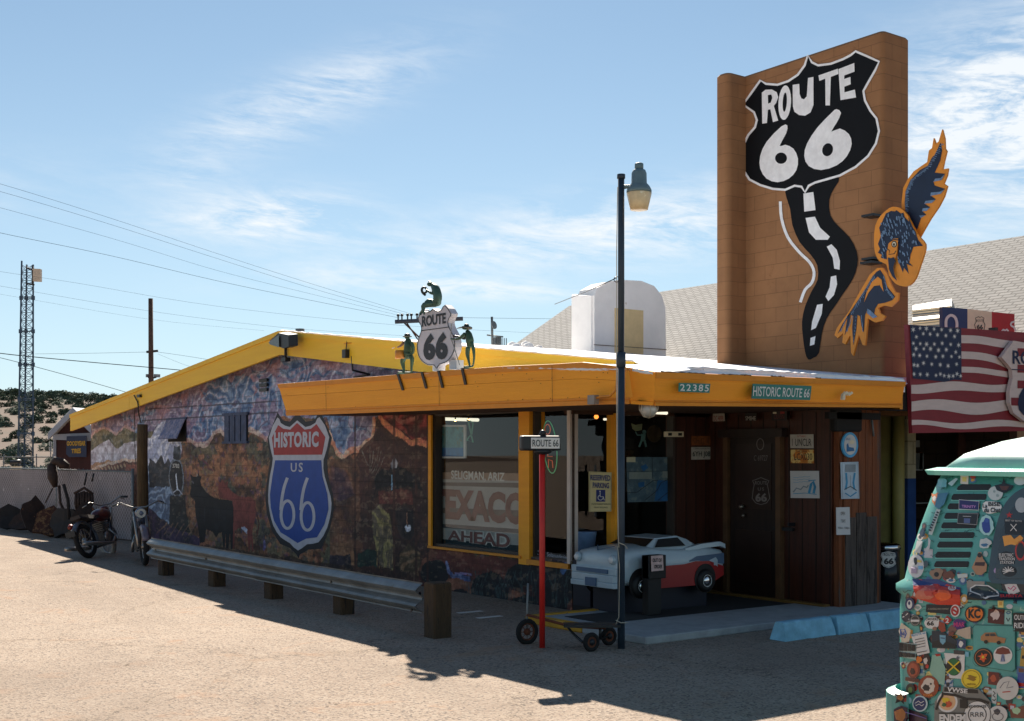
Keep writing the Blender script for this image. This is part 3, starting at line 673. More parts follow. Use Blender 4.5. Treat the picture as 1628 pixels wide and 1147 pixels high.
# canopy wrapping the corner: outward-leaning fascia boards
def canopy_pts(top, bot, P): return [P.at(*top), P.at(*bot)]
ltop = [(442, 611.5), (520, 605.5), (600, 599.2), (700, 591), (800, 583.5), (880, 580), (927, 577), (965, 581), (1001, 585.5)]
lbot = [(457, 659.6), (520, 657.3), (600, 654.2), (700, 650.1), (800, 646.8), (880, 643.9), (927, 642.3), (965, 641.2), (1003, 640.6)]
XLt = Plane('x', -1.24)
Ls = [XLt.at(*p) for p in ltop]; Lb = [XL.at(*p) for p in lbot]
YCt = Plane('y', -2.54)
ftop = [(1042, 592.3), (1140, 596), (1240, 600), (1340, 604), (1439, 608)]; fbot = [(1039, 643.2), (1140, 644), (1240, 644.8), (1340, 645.8), (1432, 646.8)]
Ft = [YCt.at(*p) for p in ftop]; Fb = [YC.at(*p) for p in fbot]
mb = MB()
def strip(mb, top, bot, mat, f0=0., f1=1., th=.04, out=Vector((0, 0, 0))):
    n = len(top); A = [t.lerp(b, f0)+out for t, b in zip(top, bot)]; B = [t.lerp(b, f1)+out for t, b in zip(top, bot)]
    for i in range(n-1):
        d = (A[i+1]-A[i]).normalized(); nn = (B[i]-A[i]).cross(d).normalized()*th
        # nn points inward for our ordering after the sign check
        if nn.dot(out if out.length else (CAM-A[i])) > 0: nn = -nn
        mb.add([A[i], A[i+1], B[i+1], B[i], A[i]+nn, A[i+1]+nn, B[i+1]+nn, B[i]+nn], [(0, 1, 2, 3), (7, 6, 5, 4), (0, 4, 5, 1), (1, 5, 6, 2), (2, 6, 7, 3), (3, 7, 4, 0)], mat)
o1 = Vector((-.012, 0, 0)); o2 = Vector((0, -.012, 0))
strip(mb, Ls, Lb, YEL, .0, .385); strip(mb, Ls, Lb, YEL, .392, 1.0, out=o1*.3); strip(mb, Ls, Lb, YELT, -.01, .13, .02, o1); strip(mb, Ls, Lb, YELT, .93, 1.04, .02, o1*2); strip(mb, Ls, Lb, YELT, .86, .905, .02, o1)
NAIL = M('nail_rust', (96, 52, 24), .9)
r = random.Random(3)
for k in range(34):
    i = r.randrange(len(Ls)-1); f = r.random(); g = r.choice((.2, .34, .46, .84)); p = Ls[i].lerp(Ls[i+1], f).lerp(Lb[i].lerp(Lb[i+1], f), g)+Vector((-.016, 0, 0)); mb.disc(p, .006, (-1, 0, 0), NAIL, 6)
for x in (520, 745, 868):
    a = XLt.at(x, 600); p, q = a+Vector((-.02, 0, 0)), None; i = min(range(len(Ls)), key=lambda j: abs(Ls[j].y-a.y)); A, B = Ls[i]+Vector((-.018, 0, -.01)), Lb[i]+Vector((-.012, 0, 0)); mb.add([A, A+Vector((0, .006, 0)), B+Vector((0, .006, 0)), B], [(0, 1, 2, 3)], NAIL)
mb.build('side_fascia', cafe)
mb = MB()
strip(mb, [Ls[-1], Ft[0]], [Lb[-1], Fb[0]], YELF, 0, 1, .04); strip(mb, [Ls[-1], Ft[0]], [Lb[-1], Fb[0]], YELF, .93, 1.04, .02, Vector((-.01, -.01, 0)))
flat(mb, Plane('p', Fb[0]+Vector((-.05, -.03, 0)), (-.5, -.87, 0)), [(996, 590), (1000, 590), (1006, 632), (994, 632)], YELF, .0, .03)
mb.build('corner_fascia', cafe)
mb = MB()
strip(mb, Ft, Fb, YELF); strip(mb, Ft, Fb, YELT, -.01, .19, .02, o2); strip(mb, Ft, Fb, YELT, .87, .91, .02, o2); strip(mb, Ft, Fb, YELT, .94, 1.05, .02, o2*2.2)
mb.build('front_fascia', cafe)
mb = MB()   # canopy deck: top surface and soffit
top = [Vector((p.x+.03, p.y, p.z-.012)) for p in Ls]; inner = [Vector((-.38, p.y, p.z-.0+.02)) for p in Ls]
for i in range(len(Ls)-1): mb.add([top[i], top[i+1], inner[i+1], inner[i]], [(0, 1, 2, 3)], ROOFW)
cz = roofz(-2.44)
mb.add([top[-1], Ft[0]+Vector((0, .03, -.012)), Vector((-.33, -2.44, cz)), inner[-1]], [(0, 1, 2, 3)], ROOFW)
mb.add([inner[-1], Vector((-.33, -2.44, cz)), Vector((-.33, -1.4, roofz(-1.4))), Vector((-.38, -1.0, roofz(-1.0)))], [(0, 1, 2, 3)], ROOFW)
mb.add([Ft[0]+Vector((0, .03, -.012)), Vector((2.80, -2.5, Ft[-1].z-.012)), Vector((2.80, -2.40, cz+.01)), Vector((-.33, -2.40, cz+.01))], [(0, 1, 2, 3)], ROOFW)
lip(mb, top[0]+Vector((0, 0, .0)), top[4], 60, .02, .035, ROOFW); lip(mb, top[4], top[-1], 40, .025, .04, ROOFW); lip(mb, top[-1], Ft[0]+Vector((0, .04, -.01)), 8, .02, .04, ROOFW); lip(mb, Ft[0]+Vector((0, .05, -.01)), Ft[-1]+Vector((0, .05, -.01)), 70, .02, .05, ROOFW)
TAR = M('exposed_tar', (40, 40, 44), .9)
for f0, f1 in ((.02, .17), (.22, .34), (.42, .47), (.60, .62)): lip(mb, Ft[0].lerp(Ft[-1], f0)+Vector((0, .0, .004)), Ft[0].lerp(Ft[-1], f1)+Vector((0, .0, .004)), 14, .012, .012, TAR)
mb.build('canopy_roof', cafe)
SOF = M('canopy_soffit', (70, 44, 28), .8, var=.3, grain=(1, 6, 1))
mb = MB()
sz = 2.30
mb.add([(-1.17, -2.44, sz), (2.78, -2.44, sz), (2.78, -.0, sz), (-.0, -.0, sz), (-.0, Ls[0].y, sz+.06), (-1.17, Ls[0].y, sz+.06), (-1.17, -.0, sz)], [(0, 1, 2, 3, 6), (6, 3, 4, 5)], SOF)
mb.add([Lb[0], Ls[0], Vector((-.0, Ls[0].y, Ls[0].z)), Vector((-.0, Lb[0].y, Lb[0].z))], [(0, 1, 2, 3)], YEL)
mb.box((2.74, -2.44, 2.30), (2.79, -1.3, 2.62), YELT)
mb.build('canopy_soffit', cafe)
# fascia details
mb = MB(); PIPE = M('painted_conduit', (214, 136, 40), .55)
P2 = Plane('x', -1.29)
mb.tube([P2.at(*p) for p in [(982, 592), (981, 606), (978, 622), (970, 630), (955, 631), (948, 633)]], .011, PIPE); mb.build('conduit', cafe)
mb = MB(); c = P2.at(943, 636); mb.box(c-Vector((.03, .05, .045)), c+Vector((.03, .05, .045)), M('grey_box', (140, 132, 124), .6)); mb.build('junction_box', cafe)
mb = MB(); g_ = M('jar_glass', (190, 186, 176), .25, spec=.8)
c = Vector((Fb[0].x+.03, -2.38, 2.28)); mb.ball(c-Vector((0, 0, .06)), (.085, .085, .07), g_)
for k in range(6): a = k*math.pi/3; mb.tube([c+Vector((.09*math.cos(a), .09*math.sin(a), 0)), c+Vector((.092*math.cos(a), .092*math.sin(a), -.06)), c+Vector((.05*math.cos(a), .05*math.sin(a), -.125)), c+Vector((0, 0, -.14))], .005, M('cage_wire', (190, 180, 160), .5), 5)
mb.build('caged_lamp', cafe)

# ------------------------------------------------------------------ walls under the canopy
mb = MB()
FR = M('window_frame_pale', (206, 190, 178), .55, var=.1); FRD = M('window_frame_dark', (60, 52, 46), .5)
xa, xb, xc_, xd, xe = [YF.at(p, 760).x for p in (909, 975, 989, 1072, 1130)]
mb.box((0, 0.0, 0), (xd, .15, .55), CMU); mb.box((xd, 0, 0), (2.21, .15, 2.30), WOOD); mb.box((0, 0, 2.26), (2.21, .15, 2.6), SOF)
mb.build('front_wall', cafe)
mb = MB()
mb.box((2.21, -1.92, 0), (2.36, -.0, 2.30), WOOD)
for k in range(10): y = -1.90+k*.2; mb.box((2.204, y, .02), (2.212, y+.012, 2.28), WOODD)
mb.build('plank_wall', cafe)
mb = MB()
for k in range(4): x = xd+.02+k*.17; mb.box((x, -.006, .02), (x+.012, .001, 2.28), WOODD)
mb.build('plank_gaps', cafe)
# door with frame, lintel and writing
yd0, yd1 = XD.at(1165, 800).y, XD.at(1240, 800).y
mb = MB(); mb.box((2.17, yd1, .06), (2.205, yd0, 2.02), WOODD); 
for a, b, c_, d_ in ((.12, .88, .10, .42), (.12, .88, .55, .95)):
    mb.box((2.160, yd1+(yd0-yd1)*a, .06+1.96*c_), (2.171, yd1+(yd0-yd1)*b, .06+1.96*d_), M('door_panel', (46, 28, 22), .4, var=.2))
door = mb.build('front_door', cafe)
DP = Plane('x', 2.158); SIL = M('faded_silver_lettering', (128, 120, 116), .6)
Z2 = Z(1060, 600, 3.583)
mb = MB(); out_ = [(490, 590), (512, 582), (538, 572), (562, 582), (584, 590), (574, 610), (580, 640), (588, 690), (570, 716), (538, 726), (508, 716), (488, 690), (494, 640), (500, 610)]
ribbon(mb, DP, out_, 1.1, SIL, .004, zf=Z2, closed=True); txt(mb, DP, 'ROUTE', rect(504, 592, 572, 612), SIL, .004, .01, zf=Z2); txt(mb, DP, 'US', rect(520, 628, 556, 646), SIL, .004, .01, 1.3, zf=Z2); txt(mb, DP, '66', rect(506, 660, 572, 710), SIL, .004, .04, zf=Z2)
txt(mb, DP, 'C 69727', rect(498, 445, 576, 476), SIL, .004, .0, zf=Z2); ribbon(mb, DP, ell(534, 382, 20, 32, 16), 1.2, SIL, .004, zf=Z2, closed=True); mb.build('door_lettering', door)
mb = MB(); c = DP.at(*Z2(440, 738)); mb.ball(c-Vector((.05, 0, 0)), .032, M('worn_steel', (130, 122, 112), .35, .8)); mb.tube([c, c-Vector((.05, 0, 0))], .015, MATS['worn_steel']); c = DP.at(*Z2(445, 788)); mb.ball(c-Vector((.03, 0, 0)), .022, MATS['worn_steel']); mb.build('handle', door)
mb = MB()
for y in (yd0+.02, yd1-.07): mb.box((2.13, y, .05), (2.209, y+.07, 2.06), M('door_frame_brown', (94, 66, 42), .5, var=.3))
mb.box((2.10, yd1-.12, 2.0), (2.209, yd0+.14, 2.10), WOODD); mb.build('door_frame', cafe)
mb = MB(); a = XD.at(1262, 870); mb.box((2.16, a.y-.02, .9), (2.2, a.y+.28, .94), BLACK); mb.box((2.10, a.y-.02, .96), (2.209, a.y, 1.0), BLACK); mb.build('push_bar', cafe)
# windows
GL = glass('window_glass', refl=.85)
mb = MB(); mb.add([(.088, w1a, zs1), (.088, w1a, ztop), (.088, w1b, ztop), (.088, w1b, zs1)], [(0, 1, 2, 3)], GL); 
def frame(mb, y0, y1, z0, z1, mat, wd=.035, x0=.02, x1=.12):
    for a, b, c_, d_ in ((y0, y0+wd, z0, z1), (y1-wd, y1, z0, z1)): mb.box((x0, a, c_), (x1, b, d_), mat)
    mb.box((x0+.002, y0+wd, z0), (x1-.002, y1-wd, z0+wd), mat); mb.box((x0+.002, y0+wd, z1-wd), (x1-.002, y1-wd, z1), mat)
W1 = mb.build('large_window', cafe)
ya_, yb_ = min(w1a, w1b), max(w1a, w1b)
mb = MB(); frame(mb, ya_, yb_, zs1, ztop, FRD); mb.build('frame', W1)
mb = MB(); mb.box((-.05, ya_-.06, zs1-.03), (.08, yb_+.06, zs1), YELT); mb.build('sill', W1)
yc_, yd_ = min(w2a, w2b), max(w2a, w2b)
mb = MB(); mb.add([(.088, yd_, zs1-.02), (.088, yd_, ztop), (.088, yc_, ztop), (.088, yc_, zs1-.02)], [(0, 1, 2, 3)], GL); W2 = mb.build('side_window', cafe)
mb = MB(); frame(mb, yc_-.0, yd_+.0, zs1-.02, ztop, FRD); mb.box((-.02, yc_-.06, zs1-.1), (.10, yc_-.005, ztop), FR); mb.build('frame', W2)
mb = MB(); mb.box((-.05, yc_-.06, zs1-.09), (.08, yd_+.04, zs1-.03), YELT); mb.build('sill', W2)
mb = MB(); mb.box((-.035, yd_+.0, zs1-.1), (.0, ya_, 2.32), YEL); mb.build('painted_post', cafe); mb = MB(); mb.box((-.03, yb_, zs1-.03), (.0, yb_+.07, 2.32), YEL); mb.build('painted_post', cafe)
mb = MB(); mb.add([(xa, .044, .55), (xb, .044, .55), (xb, .044, 2.26), (xa, .044, 2.26)], [(0, 1, 2, 3)], GL); W3 = mb.build('front_window', cafe)
mb = MB(); mb.add([(xc_, .044, .55), (xd, .044, .55), (xd, .044, 2.26), (xc_, .044, 2.26)], [(0, 1, 2, 3)], GL); W4 = mb.build('front_window', cafe)
mb = MB(); mb.box((xb, -.03, 0), (xc_, .12, 2.28), YEL); mb.build('corner_post', cafe)
mb = MB(); mb.box((xd-.03, -.01, .55), (xd, .1, 2.26), FRD); mb.box((xc_, -.01, .55), (xc_+.03, .1, 2.26), FRD); mb.build('frame', W4)
# rooms behind the glass
mb = MB()
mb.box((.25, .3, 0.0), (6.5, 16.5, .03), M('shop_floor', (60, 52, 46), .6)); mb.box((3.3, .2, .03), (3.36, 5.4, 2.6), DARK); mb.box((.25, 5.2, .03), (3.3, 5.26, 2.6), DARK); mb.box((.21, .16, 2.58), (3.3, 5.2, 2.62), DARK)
mb.build('room_lining', cafe)
mb = MB()
mb.box((7.2, -1.0, 0), (7.4, YB, 2.6), CMU); mb.box((.2, YB-.2, 0), (7.2, YB, 2.6), CMU)
mb.build('rear_walls', cafe)
# timber pier at the right end of the porch
mb = MB(); PX0, PX1 = 2.21, 2.21
Pp = Plane('y', -1.93); x0, x1 = Pp.at(1332, 850).x, Pp.at(1388, 850).x
nb = 5
for k in range(nb): a = x0+(x1-x0)*k/nb; mb.box((a, -2.02, 0.05), (a+(x1-x0)/nb-.008, -1.90, 2.30), WEATH)
mb.box((x0-.06, -2.0, .05), (x0-.005, -1.7, 2.30), WEATH); mb.box((x1, -2.0, .05), (x1+.05, -1.6, 2.3), WOOD)
tp = mb.build('timber_pier', cafe)
mb = MB(); GRW = M('grey_weathered_wood', (84, 74, 68), .9, var=.5, vs=4, bump=.4, bs=22, grain=(6, 6, .5), wear=(40, 32, 28), wt=.55, ws=3)
for k in range(3): a = x0+(x1-x0)*(.02+.3*k); mb.box((a, -2.035, .06), (a+(x1-x0)*.28, -2.021, 1.08+.05*(k % 2)), GRW)
mb.build('weathered_boards', tp)
# olive side wall, pipe column and the dark beam over it
OLV = M('olive_wall', (112, 106, 56), .8, var=.2); Py = Plane('y', -.02)
a, b = Py.at(1386, 800).x, Py.at(1432, 800).x
mb = MB(); mb.box((a-.5, -.02, 0), (b, .1, 2.6), OLV); mb.build('olive_wall', cafe)
mb = MB(); c = Py.at(1419, 800); 
for y in (0,): mb.tube([(c.x, -.12, .0), (c.x, -.12, 2.35)], .085, M('pale_olive_column', (170, 160, 96), .6, var=.1), 16)
mb.build('round_column', cafe)
mb = MB(); mb.box((2.80, -2.2, 2.30), (7.4, -2.05, 2.60), M('beam_black', (22, 17, 15), .8)); mb.box((2.80, -2.05, 2.42), (7.4, -.0, 2.46), MATS['beam_black']); mb.box((2.4, -1.88, 2.02), (3.1, -1.72, 2.30), WOODD); mb.build('porch_beam', cafe)

# ------------------------------------------------------------------ sign tower on the roof
TAN = M('tan_painted_block', (160, 113, 74), .85, var=.2, vs=1.4, bump=.3, bs=60, block=(.406, .2032, .005, .8), wear=(146, 100, 64), wt=.64, ws=2.5)
XT = Plane('x', 4.30)
tower = root('sign_tower', (4.5, 0, 2.8), 'tall tan block sign tower on the white roof, painted with a black shield and road', 'tower')
zt = 7.26
def rr_box(mb, x0, x1, y0, y1, z0, z1, r_, mat, n=5):
    ring = []
    for cx_, cy_, a0 in ((x1-r_, y1-r_, 0), (x0+r_, y1-r_, 90), (x0+r_, y0+r_, 180), (x1-r_, y0+r_, 270)):
        for k in range(n+1): a = math.radians(a0+90*k/n); ring.append((cx_+r_*math.cos(a), cy_+r_*math.sin(a)))
    mb.loft([[(x, y, z) for x, y in ring] for z in (z0, z1-.03)]+[[(x+(.02 if x < (x0+x1)/2 else -.02), y+(.02 if y < (y0+y1)/2 else -.02), z1) for x, y in ring]], mat, smooth=False)
ty0, ty1 = XT.at(1404, 500).y, XT.at(1186, 500).y
mb = MB(); rr_box(mb, 4.30, 4.86, ty0, ty1+.25, 2.3, zt, .06, TAN); tw = mb.build('block_wall', tower)
mb = MB(); rr_box(mb, 3.93, 4.5, ty1, ty1+.26, 2.6, zt-.01, .08, TAN); 
mb.build('end_pier', tower)
TB = M('tower_black', (8, 10, 15), .7, var=.25, vs=5, spec=.25); TW = M('tower_white', (246, 243, 242), .65, var=.12, vs=9, wear=(150, 140, 140), wt=.70, ws=14)
Z7 = Z(1130, 30, 2.013); Z5 = Z(1100, 30, 4.284)
sh = [(105, 275), (130, 240), (160, 198), (178, 209), (215, 212), (250, 200), (280, 180), (302, 150), (312, 118), (325, 140), (345, 150), (385, 145), (425, 130), (448, 118), (465, 105), (500, 120), (540, 138), (528, 165), (505, 205), (490, 232), (495, 262), (512, 295), (532, 320), (540, 360), (530, 400), (505, 440), (465, 475), (415, 502), (370, 515), (335, 525), (315, 535), (303, 556), (292, 538), (270, 535), (240, 548), (200, 545), (160, 533), (125, 515), (108, 488), (104, 440), (108, 400), (122, 372), (143, 348), (149, 325), (140, 300)]
mb = MB(); flat(mb, XT, sh, TB, .005, zf=Z7)
road = smooth_path([(235, 535), (270, 530), (303, 552), (330, 530), (412, 508), (395, 545), (380, 580), (384, 630), (410, 665), (445, 700), (468, 745), (470, 790), (455, 835), (425, 880), (395, 925), (372, 960), (356, 1010), (347, 1070), (330, 1085), (313, 1091), (303, 1068), (296, 1020), (293, 970), (303, 920), (325, 870), (343, 835), (342, 790), (320, 755), (285, 715), (262, 660), (255, 610)], 2, True)
flat(mb, XT, road, TB, .007, zf=Z7)
ribbon(mb, XT, sh, 3.6, TW, .010, zf=Z7, closed=True)
ribbon(mb, XT, [(224, 585), (228, 640), (248, 700), (285, 748), (318, 780), (332, 812), (325, 845), (303, 868), (288, 908)], 4.6, TW, .009, zf=Z7, sm=3)
for q in ([(298, 560), (330, 555), (337, 613), (301, 618)], [(305, 638), (335, 634), (352, 670), (383, 698), (376, 708), (338, 708), (316, 684)], [(373, 730), (388, 722), (405, 740), (415, 775), (414, 804), (397, 800), (392, 765)], [(386, 826), (403, 822), (406, 850), (396, 885), (378, 904), (369, 890), (382, 860)], [(342, 916), (360, 913), (357, 945), (338, 990), (323, 997), (326, 970)], [(321, 1022), (337, 1016), (333, 1043), (319, 1047)]):
    flat(mb, XT, q, TW, .011, zf=Z7)
# hand-painted letters
def hole(pts, zf): flat(mb, XT, pts, TB, .014, zf=zf)
flat(mb, XT, [(480, 505), (505, 485), (548, 483), (582, 502), (592, 535), (578, 575), (562, 595), (592, 695), (556, 706), (538, 618), (522, 622), (515, 712), (483, 716)], TW, .012, zf=Z5); hole([(522, 522), (545, 518), (552, 540), (542, 572), (524, 580)], Z5)
flat(mb, XT, ell(636, 573, 43, 118, 24, .06), TW, .012, zf=Z5); hole(ell(637, 570, 14, 66, 16, .06), Z5)
flat(mb, XT, [(690, 452), (735, 445), (738, 515), (750, 545), (768, 550), (786, 530), (795, 405), (832, 398), (832, 590), (812, 640), (775, 662), (735, 658), (702, 635), (692, 600)], TW, .012, zf=Z5)
flat(mb, XT, [(866, 388), (998, 342), (1002, 378), (950, 398), (944, 592), (914, 592), (912, 410), (872, 425)], TW, .012, zf=Z5)
flat(mb, XT, [(1002, 345), (1110, 303), (1112, 362), (1042, 388), (1041, 412), (1084, 398), (1086, 448), (1042, 465), (1043, 503), (1114, 484), (1122, 538), (1016, 556)], TW, .012, zf=Z5)
six1 = smooth_path([(228, 345), (247, 342), (243, 368), (222, 408), (240, 404), (266, 416), (281, 448), (276, 485), (252, 512), (215, 524), (180, 512), (160, 480), (160, 440), (180, 395)], 2, True)
six2 = smooth_path([(388, 302), (404, 290), (419, 302), (404, 335), (388, 362), (415, 352), (444, 370), (453, 402), (438, 440), (405, 470), (355, 485), (315, 472), (301, 440), (310, 400), (342, 350)], 2, True)
flat(mb, XT, six1, TW, .012, zf=Z7); flat(mb, XT, six2, TW, .012, zf=Z7); hole(ell(227, 447, 19, 18), Z7); hole(ell(376, 420, 17, 21, rot=.3), Z7)
mb.build('painted_shield_and_road', tw)
mb = MB()
for px_, py_ in ((1390, 347), (1390, 415), (1388, 421)):
    mb = MB(); a = XT.at(px_-5, py_); b = XT.at(px_+14, py_-1); mb.box((4.10, min(a.y, b.y), a.z-.015), (4.31, max(a.y, b.y), a.z+.015), BLACK); mb.build('mounting_bracket', tower)
# ------------------------------------------------------------------ pavement pieces
CON = M('grey_concrete', (158, 160, 160), .85, var=.2, bump=.2, bs=30); CONY = M('yellow_kerb_paint', (206, 150, 40), .7, var=.25, wear=(110, 100, 90), wt=.58)
mb = MB()
c0, c1 = GZ.at(1027, 1026), GZ.at(800, 994)
x0s, y0s = c0.x, c0.y; y1s = c1.y
mb.box((x0s, y0s, 0), (3.1, y0s+.95, .075), CON, .01); mb.box((x0s+.105, y0s+.955, 0), (-.003, y1s-.105, .072), CON); mb.box((0, y0s+.955, 0), (3.1, -.003, .07), M('dark_porch_floor', (40, 38, 38), .95, var=.3)); mb.box((x0s+.3, y0s+.955, .0), (-.0035, y1s-.3, .078), MATS['dark_porch_floor'])  # porch floor behind the walkway strip has a darker tone
tag(mb.build('porch_slab'), 'grey concrete walkway slab under the cafe canopy', 'slab', kind='structure')
mb = MB(); mb.box((x0s, y0s+.96, 0), (x0s+.10, y1s, .085), CONY, .012); mb.box((x0s+.101, y1s-.1, 0), (-.01, y1s+.0, .084), CONY, .012)
tag(mb.build('yellow_kerb'), kind='structure')
mb = MB(); 
for p in ((748, 974), (779, 982)): a = GZ.at(*p); mb.box((a.x-.16, a.y-.03, .003), (a.x+.16, a.y+.05, .006), WHT)
tag(mb.build('parking_line'), kind='structure')
mb = MB(); a = GZ.at(1185, 955); mb.box((2.10, -1.9, .07), (2.2, -.02, .10), M('threshold_yellow', (120, 86, 34), .8)); mb.build('threshold', cafe)
CB = M('blue_kerb_paint', (136, 188, 210), .85, var=.28, wear=(90, 116, 128), wt=.64, bump=.3)
def stop(px0, py0, px1, py1, label, broken):
    a, b = GZ.at(px0, py0), GZ.at(px1, py1); d = (b-a).normalized(); n = Vector((-d.y, d.x, 0)); L_ = (b-a).length
    prof = [(.0, 0), (.015, .08), (.04, .165), (.06, .18), (.14, .18), (.165, .16), (.20, 0)]
    rr = random.Random(int(px0)); rings = []
    k = 9
    for i in range(k+1):
        t = i/k*L_; j = (.012 if i in (0, k) else 0)
        rings.append([a+d*(t+(rr.uniform(-.01, .01) if broken else 0)+(0.02*z*6 if i == 0 else -.02*z*6 if i == k else 0))+n*(x+rr.uniform(-.004, .004))+Vector((0, 0, z*(1-j)+rr.uniform(-.003, .003))) for x, z in prof])
    m_ = MB(); m_.loft(rings, CB); return tag(m_.build('curb_stop', bevel=.006), label, 'curb stop', 'blue concrete curb stops')
stop(1249, 1021, 1329, 1010, 'blue painted curb stop with chipped end, nearest the lamp post', True)
stop(1334, 1010, 1384, 1004, 'blue painted curb stop in the middle of the row', True)
stop(1386, 1004, 1480, 993, 'blue painted curb stop partly hidden behind the sticker van', False)
# ------------------------------------------------------------------ guardrail
GALV = M('galvanised_steel', (120, 124, 124), .5, .45, var=.35, vs=3, bump=.15, bs=14, wear=(116, 108, 98), wt=.60, ws=4); TIM = M('guardrail_timber', (74, 56, 36), .9, var=.5, vs=3, bump=.4, bs=26, grain=(8, 8, .8), wear=(40, 32, 26), wt=.55, ws=3)
gr = root('guardrail', (-2.3, 3, 0), 'galvanised highway guardrail on timber posts along the mural wall', 'guardrail')
xr = -2.42; ya, yb = -.62, 6.98
prof = [(0, 0), (.005, .012), (-.055, .05), (-.075, .075), (-.055, .10), (-.0, .135), (.008, .155), (-.0, .175), (-.055, .21), (-.075, .235), (-.055, .26), (.005, .30), (.0, .312)]
mb = MB()
def wbeam(ya, yb, dx=0, za=.21, zb=.21):
    th = .006; ring = [(x, z) for x, z in prof]+[(x+th, z) for x, z in reversed(prof)]; n = 10
    mb.loft([[(xr+dx+x+.004*math.sin(i*1.7), ya+(yb-ya)*i/n, za+(zb-za)*i/n+z*.98) for x, z in ring] for i in range(n+1)], GALV)
wbeam(ya, 3.3, -.006, .215, .225); wbeam(3.1, yb, 0, .225, .245)
mb.build('rail', gr)
for i, (y, tall) in enumerate(((-.82, 1), (1.3, 0), (3.12, 0), (4.9, 0), (6.8, 0))):
    mb = MB(); w_ = .12; x_ = -2.37 if tall else -2.28
    mb.box((x_-.10 if tall else x_-.07, y-.10, -.05), (x_+.11, y+.10, .54 if tall else .47), TIM, .015); mb.build('post', gr)
for y, z in ((-.58, .41), (-.58, .30), (-.5, .24), (3.15, .40), (3.25, .30), (1.3, .37), (4.9, .38), (6.8, .38), (6.93, .42)):
    mb = MB(); mb.disc((xr-.008-(.0 if z > .3 else .05), y, z), .016, (-1, 0, 0), BLACK, 8, .012); mb.build('bolt', gr)
# ------------------------------------------------------------------ lamp post
POLE = M('dark_blue_grey_pole', (42, 56, 70), .5, var=.2, vs=6, wear=(96, 104, 110), wt=.72, ws=16); LG = M('lamp_grey', (112, 134, 140), .5, .3, var=.2)
PD = 11.42; PP = Plane('d', PD)
base = PP.at(987.5, 0); base.z = 0
lp = root('lamp_post', base, 'tall dark steel post with a grey yard light, roped to the cafe canopy corner', 'lamp post')
mb = MB(); zt_ = PP.at(987, 281).z
mb.tube([base, (base.x, base.y, 2.62)], .034, POLE, 14); mb.tube([(base.x, base.y, 2.6), (base.x, base.y, 2.74)], .043, POLE, 14); mb.tube([(base.x, base.y, 2.72), (base.x, base.y, zt_)], .030, POLE, 14); mb.build('pole', lp)
mb = MB(); mb.tube([(base.x, base.y, zt_-.02), (base.x, base.y, zt_+.02)], .038, POLE, 14); mb.build('cap', lp)
lc = PP.at(1016, 330); lx, ly = lc.x, lc.y
def zz(py): return PP.at(1016, py).z
mb = MB(); mb.tube([(base.x, base.y, zz(297)), (lx, ly, zz(297))], .018, LG, 8); mb.tube([(base.x, base.y, zz(300)), (lx, ly, zz(295))], .012, LG, 6); mb.build('arm', lp)
def lathe(mb, cx_, cy_, prof, mat, seg=20): 
    mb.loft([[(cx_+r_*math.cos(2*math.pi*k/seg), cy_+r_*math.sin(2*math.pi*k/seg), z) for k in range(seg)] for r_, z in prof], mat, smooth=True)
s_ = PD/FPX
mb = MB(); lathe(mb, lx, ly, [(20*s_, zz(307)), (20*s_, zz(303)), (17*s_, zz(297)), (12.5*s_, zz(292)), (12*s_, zz(276)), (10*s_, zz(271)), (6*s_, zz(269))], LG); mb.build('housing', lp)
mb = MB(); lathe(mb, lx, ly, [(6*s_, zz(270)), (7*s_, zz(268)), (7*s_, zz(261)), (5*s_, zz(259.5))], M('photocell', (96, 118, 124), .5)); mb.build('photocell', lp)
mb = MB(); lathe(mb, lx, ly, [(14*s_, zz(334)), (16*s_, zz(325)), (20*s_, zz(308)), (19*s_, zz(307))], M('amber_lens', (232, 206, 160), .35, var=.12, vs=18, wear=(250, 240, 214), wt=.6)); mb.build('lens', lp)
ROPE = M('pale_rope', (190, 182, 164), .9)
mb = MB(); q = [PP.at(*p)-FW*.06 for p in [(981, 300), (979.5, 400), (979.5, 440), (979, 560), (980, 700), (982, 850), (983, 870)]]; mb.tube(q, .004, ROPE, 5); mb.tube([p-FW*.0 for p in [PP.at(*z)-FW*.06 for z in [(982, 862), (992, 866), (997, 872)]]], .004, ROPE, 5)
mb.tube([PP.at(*z)-FW*.06 for z in [(981, 868), (984, 900), (983, 980), (978, 992)]], .003, ROPE, 5); mb.tube([PP.at(*z)-FW*.06 for z in [(978, 985), (986, 989), (998, 989)]], .004, ROPE, 5); mb.torus(PP.at(979.5, 446)-FW*.06, .025, .004, FW, BLACK, 12, 5); mb.build('rope', lp)
# ------------------------------------------------------------------ roof sign with the frog band
Zs = Z(620, 430, 6.04); XS = Plane('x', -1.02)
FROG = M('frog_green_metal', (66, 92, 70), .45, .35, var=.35, vs=14); FROGD = M('frog_dark_metal', (30, 40, 40), .45, .3, var=.3)
rs = root('roof_sign', XS.at(700, 590), 'white shield shaped highway sign standing on the yellow canopy edge between two frog figures', 'sign')
RSW = M('sign_enamel', (206, 200, 204), .5, var=.06); INK = M('sign_ink', (34, 34, 38), .5, var=.1)
so_ = smooth_path([(303, 372), (325, 392), (352, 400), (388, 388), (412, 368), (435, 384), (465, 392), (500, 372), (530, 330), (592, 415), (572, 455), (560, 505), (578, 560), (610, 620), (628, 700), (622, 770), (592, 835), (545, 885), (480, 905), (448, 950), (425, 915), (370, 915), (310, 880), (275, 830), (258, 760), (262, 690), (282, 625), (298, 580), (296, 530), (265, 465)], 2, True)
mb = MB(); flat(mb, XS, so_, RSW, 0, .09, zf=Zs); sg = mb.build('shield_panel', rs)
